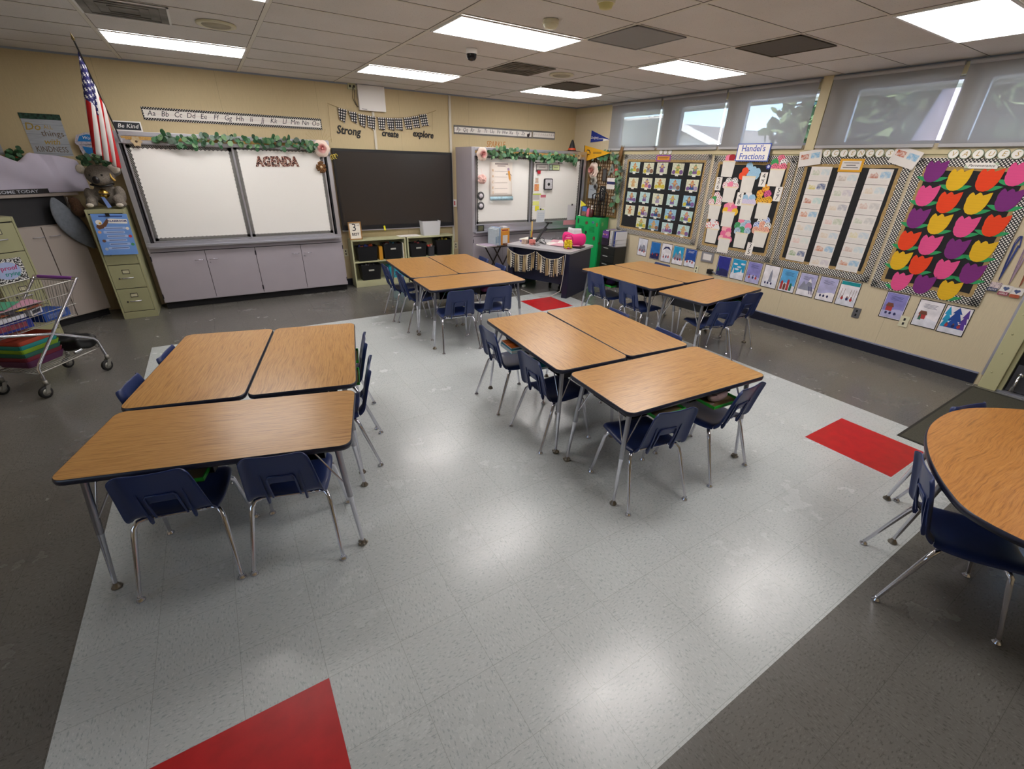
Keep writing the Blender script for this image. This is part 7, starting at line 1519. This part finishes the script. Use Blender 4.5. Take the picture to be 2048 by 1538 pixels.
# ---- shopping cart
CM = Matrix(((.605, -.796, 0, -7.925), (.796, .605, 0, -2.50), (0, 0, 1, 0), (0, 0, 0, 1)))
M_wire = mat('cart_wire', '9c9a94', .3, .9); M_rub = mat('caster_rubber', '1e1d1e', .7); M_hub = mat('caster_hub', '8c8a84', .4, .5)
r = root('shopping_cart', 'chrome wire shopping cart full of papers and boxes', 'cart', CM)
for s in (-1, 1):
    y = s*.21
    b = MB(); b.tube([(.31, y, .90), (-.27, y, .30), (-.295, y, .26), (-.292, y, .135)], .0125, M_chrome, 10); b.build('handle_tube', r)
    b = MB(); b.tube([(.298, y, .135), (.27, y, .31), (.24, y, .345), (-.07, y*.99, .50), (-.50, y*.9, .62)], .0125, M_chrome, 10); b.build('side_rail', r)
    for x in (.298, -.292):
        b = MB(); b.tube([(x, y, .15), (x, y, .105)], .016, M_hub, 8); [b.add([(x-.02, y+q*.02, .11), (x+.02, y+q*.02, .11), (x-.015, y+q*.02, .045), (x-.045, y+q*.02, .045)], [(0, 1, 2, 3)], M_hub) for q in (-1, 1)]; c_ = b.build('caster_fork', r, solid=.003)
        b = MB(); b.M = Matrix.Translation((x-.03, y, .052)) @ Matrix.Rotation(pi/2, 4, 'X'); b.lathe([(.03, -.013), (.050, -.013), (.052, 0), (.050, .013), (.03, .013)], M_rub, 22); b.lathe([(.0, -.014), (.032, -.014), (.034, 0), (.032, .014), (0, .014)], M_hub, 18); b.build('wheel', c_)
b = MB(); b.tube([(.31, -.215, .90), (.31, .215, .90)], .0135, M_chrome, 10); b.tube([(.31, -.17, .90), (.31, .17, .90)], .0155, mat('handle_purple', '7a3a9a', .35), 10); b.build('handle_bar', r)
def wires(b, pts_a, pts_b, n, rr=.0022):
    for k in range(n+1): t = k/n; b.tube([Vector(pts_a[0]).lerp(Vector(pts_a[1]), t), Vector(pts_b[0]).lerp(Vector(pts_b[1]), t)], rr, M_wire, 4, caps=False)
x0, x1, zt, zb0, zb1 = -.62, .26, .89, .56, .585
b = MB()
for s in (-1, 1):
    yt, yb_ = s*.20, s*.17
    b.tube([(x0, yt*.9, zt-.03), (x1, yt, zt)], .005, M_wire, 6); b.tube([(x0+.03, yb_*.9, zb0), (x1-.05, yb_, zb1)], .004, M_wire, 5)
    for q in (.33, .66): b.tube([(x0+.03*q, yt*.9, zt-.03-(zt-.03-zb0)*q), (x1-.05*q, yt, zt-(zt-zb1)*q)], .003, M_wire, 5)
    wires(b, ((x0, yt*.9, zt-.03), (x1, yt, zt)), ((x0+.03, yb_*.9, zb0), (x1-.05, yb_, zb1)), 26)
wires(b, ((x1, -.20, zt), (x1, .20, zt)), ((x1-.05, -.17, zb1), (x1-.05, .17, zb1)), 14); wires(b, ((x0, -.18, zt-.03), (x0, .18, zt-.03)), ((x0+.03, -.153, zb0), (x0+.03, .153, zb0)), 12)
b.tube([(x1, -.2, zt), (x1, .2, zt)], .005, M_wire, 6); b.tube([(x0, -.18, zt-.03), (x0, .18, zt-.03)], .005, M_wire, 6)
wires(b, ((x0+.03, -.153, zb0), (x0+.03, .153, zb0)), ((x1-.05, -.17, zb1), (x1-.05, .17, zb1)), 9); b.build('basket', r)
b = MB(); zs = .215
b.tube([(-.30, -.19, zs), (.30, -.19, zs+.02), (.30, .19, zs+.02), (-.30, .19, zs)], .006, M_wire, 6, closed=True); wires(b, ((-.30, -.19, zs), (-.30, .19, zs)), ((.30, -.19, zs+.02), (.30, .19, zs+.02)), 12); b.build('lower_rack', r)
# cart contents
def inbox(name, lb, cat, x, y, z, rz, w, d, h, c, g=None, rx=0, c2=None):
    b = MB(); mm = mat('c_'+c, c, .6, var=.06); b.box((-w/2, -d/2, 0), (w/2, d/2, h), mm)
    if c2: b.box((-w*.35, -d/2-.0008, h*.25), (w*.35, -d/2, h*.8), mat('c_'+c2, c2, .6, var=.3, scale=40))
    return one(name, b, lb, cat, CM @ T(x, y, z, R(rz)) @ Matrix.Rotation(R(rx), 4, 'Y'), g)
inbox('box', 'blue printed box at the handle end of the cart basket', 'box', .07, -.05, .592, 4, .24, .2, .07, '1f4a9a', c2='6a7ab0'); inbox('box', 'dark blue box low in the front of the cart basket', 'box', -.28, -.06, .588, -3, .30, .17, .075, '23308a', c2='8a3a4a')
inbox('box', 'second blue box behind, in the cart basket', 'box', -.06, .112, .592, 0, .25, .09, .07, '26408c'); inbox('paper_stack', 'white papers slumped in the cart basket', 'paper', -.30, -.02, .672, 6, .30, .24, .03, 'd0d0d8', rx=0)
inbox('carton', 'white and grey carton leaning on the side of the basket', 'box', -.05, -.09, .668, 20, .14, .05, .05, 'c4c4c8', c2='3a3a40'); inbox('folder', 'rust-brown folder spread on top of the cart load', 'folder', -.20, 0, .722, -8, .42, .26, .006, '8a4a2e', 'papers on top of the cart', rx=-4)
inbox('folder', 'dark grey folder on the cart load', 'folder', -.13, -.02, .733, 12, .30, .22, .005, '3c3a42', 'papers on top of the cart', rx=-4); inbox('folder', 'pink folder on top of the cart load', 'folder', -.10, .01, .744, -14, .32, .20, .004, 'c890a8', 'papers on top of the cart', rx=-4)
inbox('folder', 'green folder sticking out at the back of the cart load', 'folder', -.15, .06, .754, 24, .22, .15, .004, '4a9a78', 'papers on top of the cart', rx=-4); inbox('folder', 'brown folder at the far side of the cart load', 'folder', -.32, .06, .764, 5, .24, .14, .004, '8a6a4e', 'papers on top of the cart', rx=-4); inbox('paper_note', 'small yellow note among the cart papers', 'note', -.16, -.13, .735, 20, .08, .03, .003, 'd8c030')
for k, (c, nm) in enumerate((('5a2a50', 'plum'), ('7a2a3a', 'maroon'), ('2e6a5c', 'dark green'), ('8ab02a', 'lime'), ('2a9a9c', 'teal'), ('c85038', 'coral red'))):
    b = MB(); mm = mat('tray_'+c, c, .5); z = .27+.036*k; h = .06; w, d = .17, .15
    o = [rrect(2*w*.9, 2*d*.88, .02, 3), rrect(2*w, 2*d, .02, 3), rrect(2*w-.01, 2*d-.01, .02, 3), rrect(2*w*.9-.01, 2*d*.88-.01, .02, 3)]; zz = [0, h, h, .004]; n = len(o[0])
    b.add([(px, py, zz[q]) for q in range(4) for px, py in o[q]], [(q*n+a, q*n+(a+1) % n, (q+1)*n+(a+1) % n, (q+1)*n+a) for q in range(3) for a in range(n)]+[tuple(range(n-1, -1, -1)), tuple(3*n+a for a in range(n))], mm)
    one('paper_tray', b, '%s tray in the rainbow stack on the lower cart rack' % nm, 'tray', CM @ T(-.13, .03, z-.02+.0, R(3)), 'rainbow trays on the cart rack')
b = MB(); mbag = mat('bag_black', '121214', .45, bump=.2, scale=12)
b.grid(lambda u, v: (.19+.10*max(-1, min(1, 1.35*cos(2*pi*u)))*sin(pi*v)**.15, -.02+.16*max(-1, min(1, 1.35*sin(2*pi*u)))*sin(pi*v)**.15, .060+.055*(1-cos(pi*v))+.012*sin(7*pi*u)), 40, 12, mbag); b.tube([(.10, -.185, .08), (.03, -.188, .075)], .012, M_chrome, 8); one('black_bag', b, 'black bag with silver clasp on the lower cart rack', 'bag', CM @ T(.02, 0, .195))
# ================================================================ outside the clerestory windows
M_gnd = mat('outside_paving', '9a9890', .9, var=.08, scale=1); M_sid = mat('white_siding', 'e4e2dc', .8); M_roof = mat('grey_shingle', '8d8a86', .9, var=.1, scale=6)
b = MB(); b.box((.25, -40, -.5), (60, 40, -.05), M_gnd); struct('ground_outside', b)
b = MB(); b.box((.2, -12, 2.90), (1.3, 1, 3.02), M_sid); b.box((1.28, -12, 2.865), (1.34, 1, 3.02), M_sid); struct('eave', b)
b = MB(); b.box((1.5, -1.0, -.05), (1.7, 3, 2.86), M_sid); struct('wall_outside', b)
ap = at(1383, 249, 0, 13.0)
r = root('neighbour_house', 'white gabled building seen through the middle shade', 'house', T(13, ap.y, -.05))
hz = ap.z+.05; ez = hz-1.9; W_ = 4.6
b = MB(); b.prism([(-W_, 0), (W_, 0), (W_, ez), (0, hz-.15), (-W_, ez)], 0, 6, M_sid, M=Matrix(((0, 0, 1, 0), (-1, 0, 0, 0), (0, 1, 0, 0), (0, 0, 0, 1)))); b.build('wall', r)
for s in (-1, 1):
    b = MB(); b.prism([(0, hz), (s*(W_+.6), ez-.1), (s*(W_+.6), ez-.3), (0, hz-.22)], -.6, 6.3, M_roof, M=Matrix(((0, 0, 1, 0), (-1, 0, 0, 0), (0, 1, 0, 0), (0, 0, 0, 1)))); b.build('roof', r)
    b = MB(); b.prism([(0, hz+.04), (s*(W_+.7), ez-.1), (s*(W_+.7), ez-.36), (0, hz-.26)], -.66, -.6, M_sid, M=Matrix(((0, 0, 1, 0), (-1, 0, 0, 0), (0, 1, 0, 0), (0, 0, 0, 1)))); b.build('fascia', r)
M_bark = mat('grey_bark', '8a8494', .9, var=.2, scale=8); M_f1 = mat('tree_leaf', '3a4c30', .7, var=.3, scale=3); M_f2 = mat('tree_leaf_pale', '6a7c58', .7, var=.3, scale=3)
def tree(px, py, x, r_, n, sd_, lb, lean=0., sz=.24, ht=None, g=None, twig=False):
    c = at(px, py, 0, x); rt = root('tree', lb, 'tree', T(c.x, c.y, -.05), g); rd = random.Random(sd_); hh = c.z+.05
    b = MB(); b.tube([(0, 0, 0), (lean*.3, lean*.5, hh*.5), (lean, lean, hh), (lean*1.2, lean*1.3, hh+r_*.7)], [.22, .18, .12, .04], M_bark, 9)
    for k in range(9):
        a = rd.uniform(0, 2*pi); e = rd.uniform(.1, 1.1); b.tube([(lean*.8, lean*.8, hh*rd.uniform(.6, .95)), (lean+r_*.8*cos(a)*cos(e), lean+r_*.8*sin(a)*cos(e), hh+r_*.6*sin(e))], [.06, .015], M_bark, 5)
    b.build('trunk', rt); b = MB()
    for k in range(n):
        v = Vector((rd.gauss(0, 1), rd.gauss(0, 1), rd.gauss(0, 1))).normalized()*r_*rd.random()**.45; v.z *= .8
        M = Matrix.Translation(v+Vector((lean, lean, hh))) @ Matrix.Rotation(rd.uniform(0, 6.3), 4, (rd.random()-.5, rd.random()-.5, rd.random()-.5+.01)); s = sz*rd.uniform(.6, 1.3)
        b.add([(-s, 0, 0), (-s*.4, s*.5, 0), (s*.5, s*.45, 0), (s, 0, 0), (s*.4, -s*.5, 0), (-s*.5, -s*.4, 0)], [(0, 1, 2, 3, 4, 5)], rd.choice([M_f1, M_f1, M_f2]), False, M)
    b.build('crown', rt)
tree(1625, 262, 11, 1.5, 420, 1, 'tree with open branches at the right side of the third shade'); tree(1745, 240, 9.2, 1.7, 2000, 2, 'dense tree behind the wide fourth shade', 0, .34); tree(2035, 235, 6.4, 1.6, 1500, 3, 'dense tree behind the shade above the tulip board', .2, .34)
c = at(1873, 240, 0, 3.4); rt = root('tree', 'thick leaning pale trunk behind the wide fourth shade', 'tree', T(c.x, c.y+.4, -.05)); b = MB(); b.tube([(0, 0, 0), (0, -.15, 1.5), (0, -.5, c.z+.3), (.1, -.9, c.z+2.2)], [.26, .22, .19, .14], M_bark, 14); b.build('trunk', rt)
b = MB(); rd = random.Random(14)
for k in range(160):
    v = Vector((rd.gauss(0, 1), rd.gauss(0, 1), rd.gauss(0, 1))).normalized()*1.3*rd.random()**.5; M = Matrix.Translation(v+Vector((.1, -1.0, c.z+2.9))) @ Matrix.Rotation(rd.uniform(0, 6.3), 4, (rd.random(), rd.random(), .3)); s = .2
    b.add([(-s, 0, 0), (0, s*.5, 0), (s, 0, 0), (0, -s*.5, 0)], [(0, 1, 2, 3)], M_f1, False, M)
b.build('crown', rt)
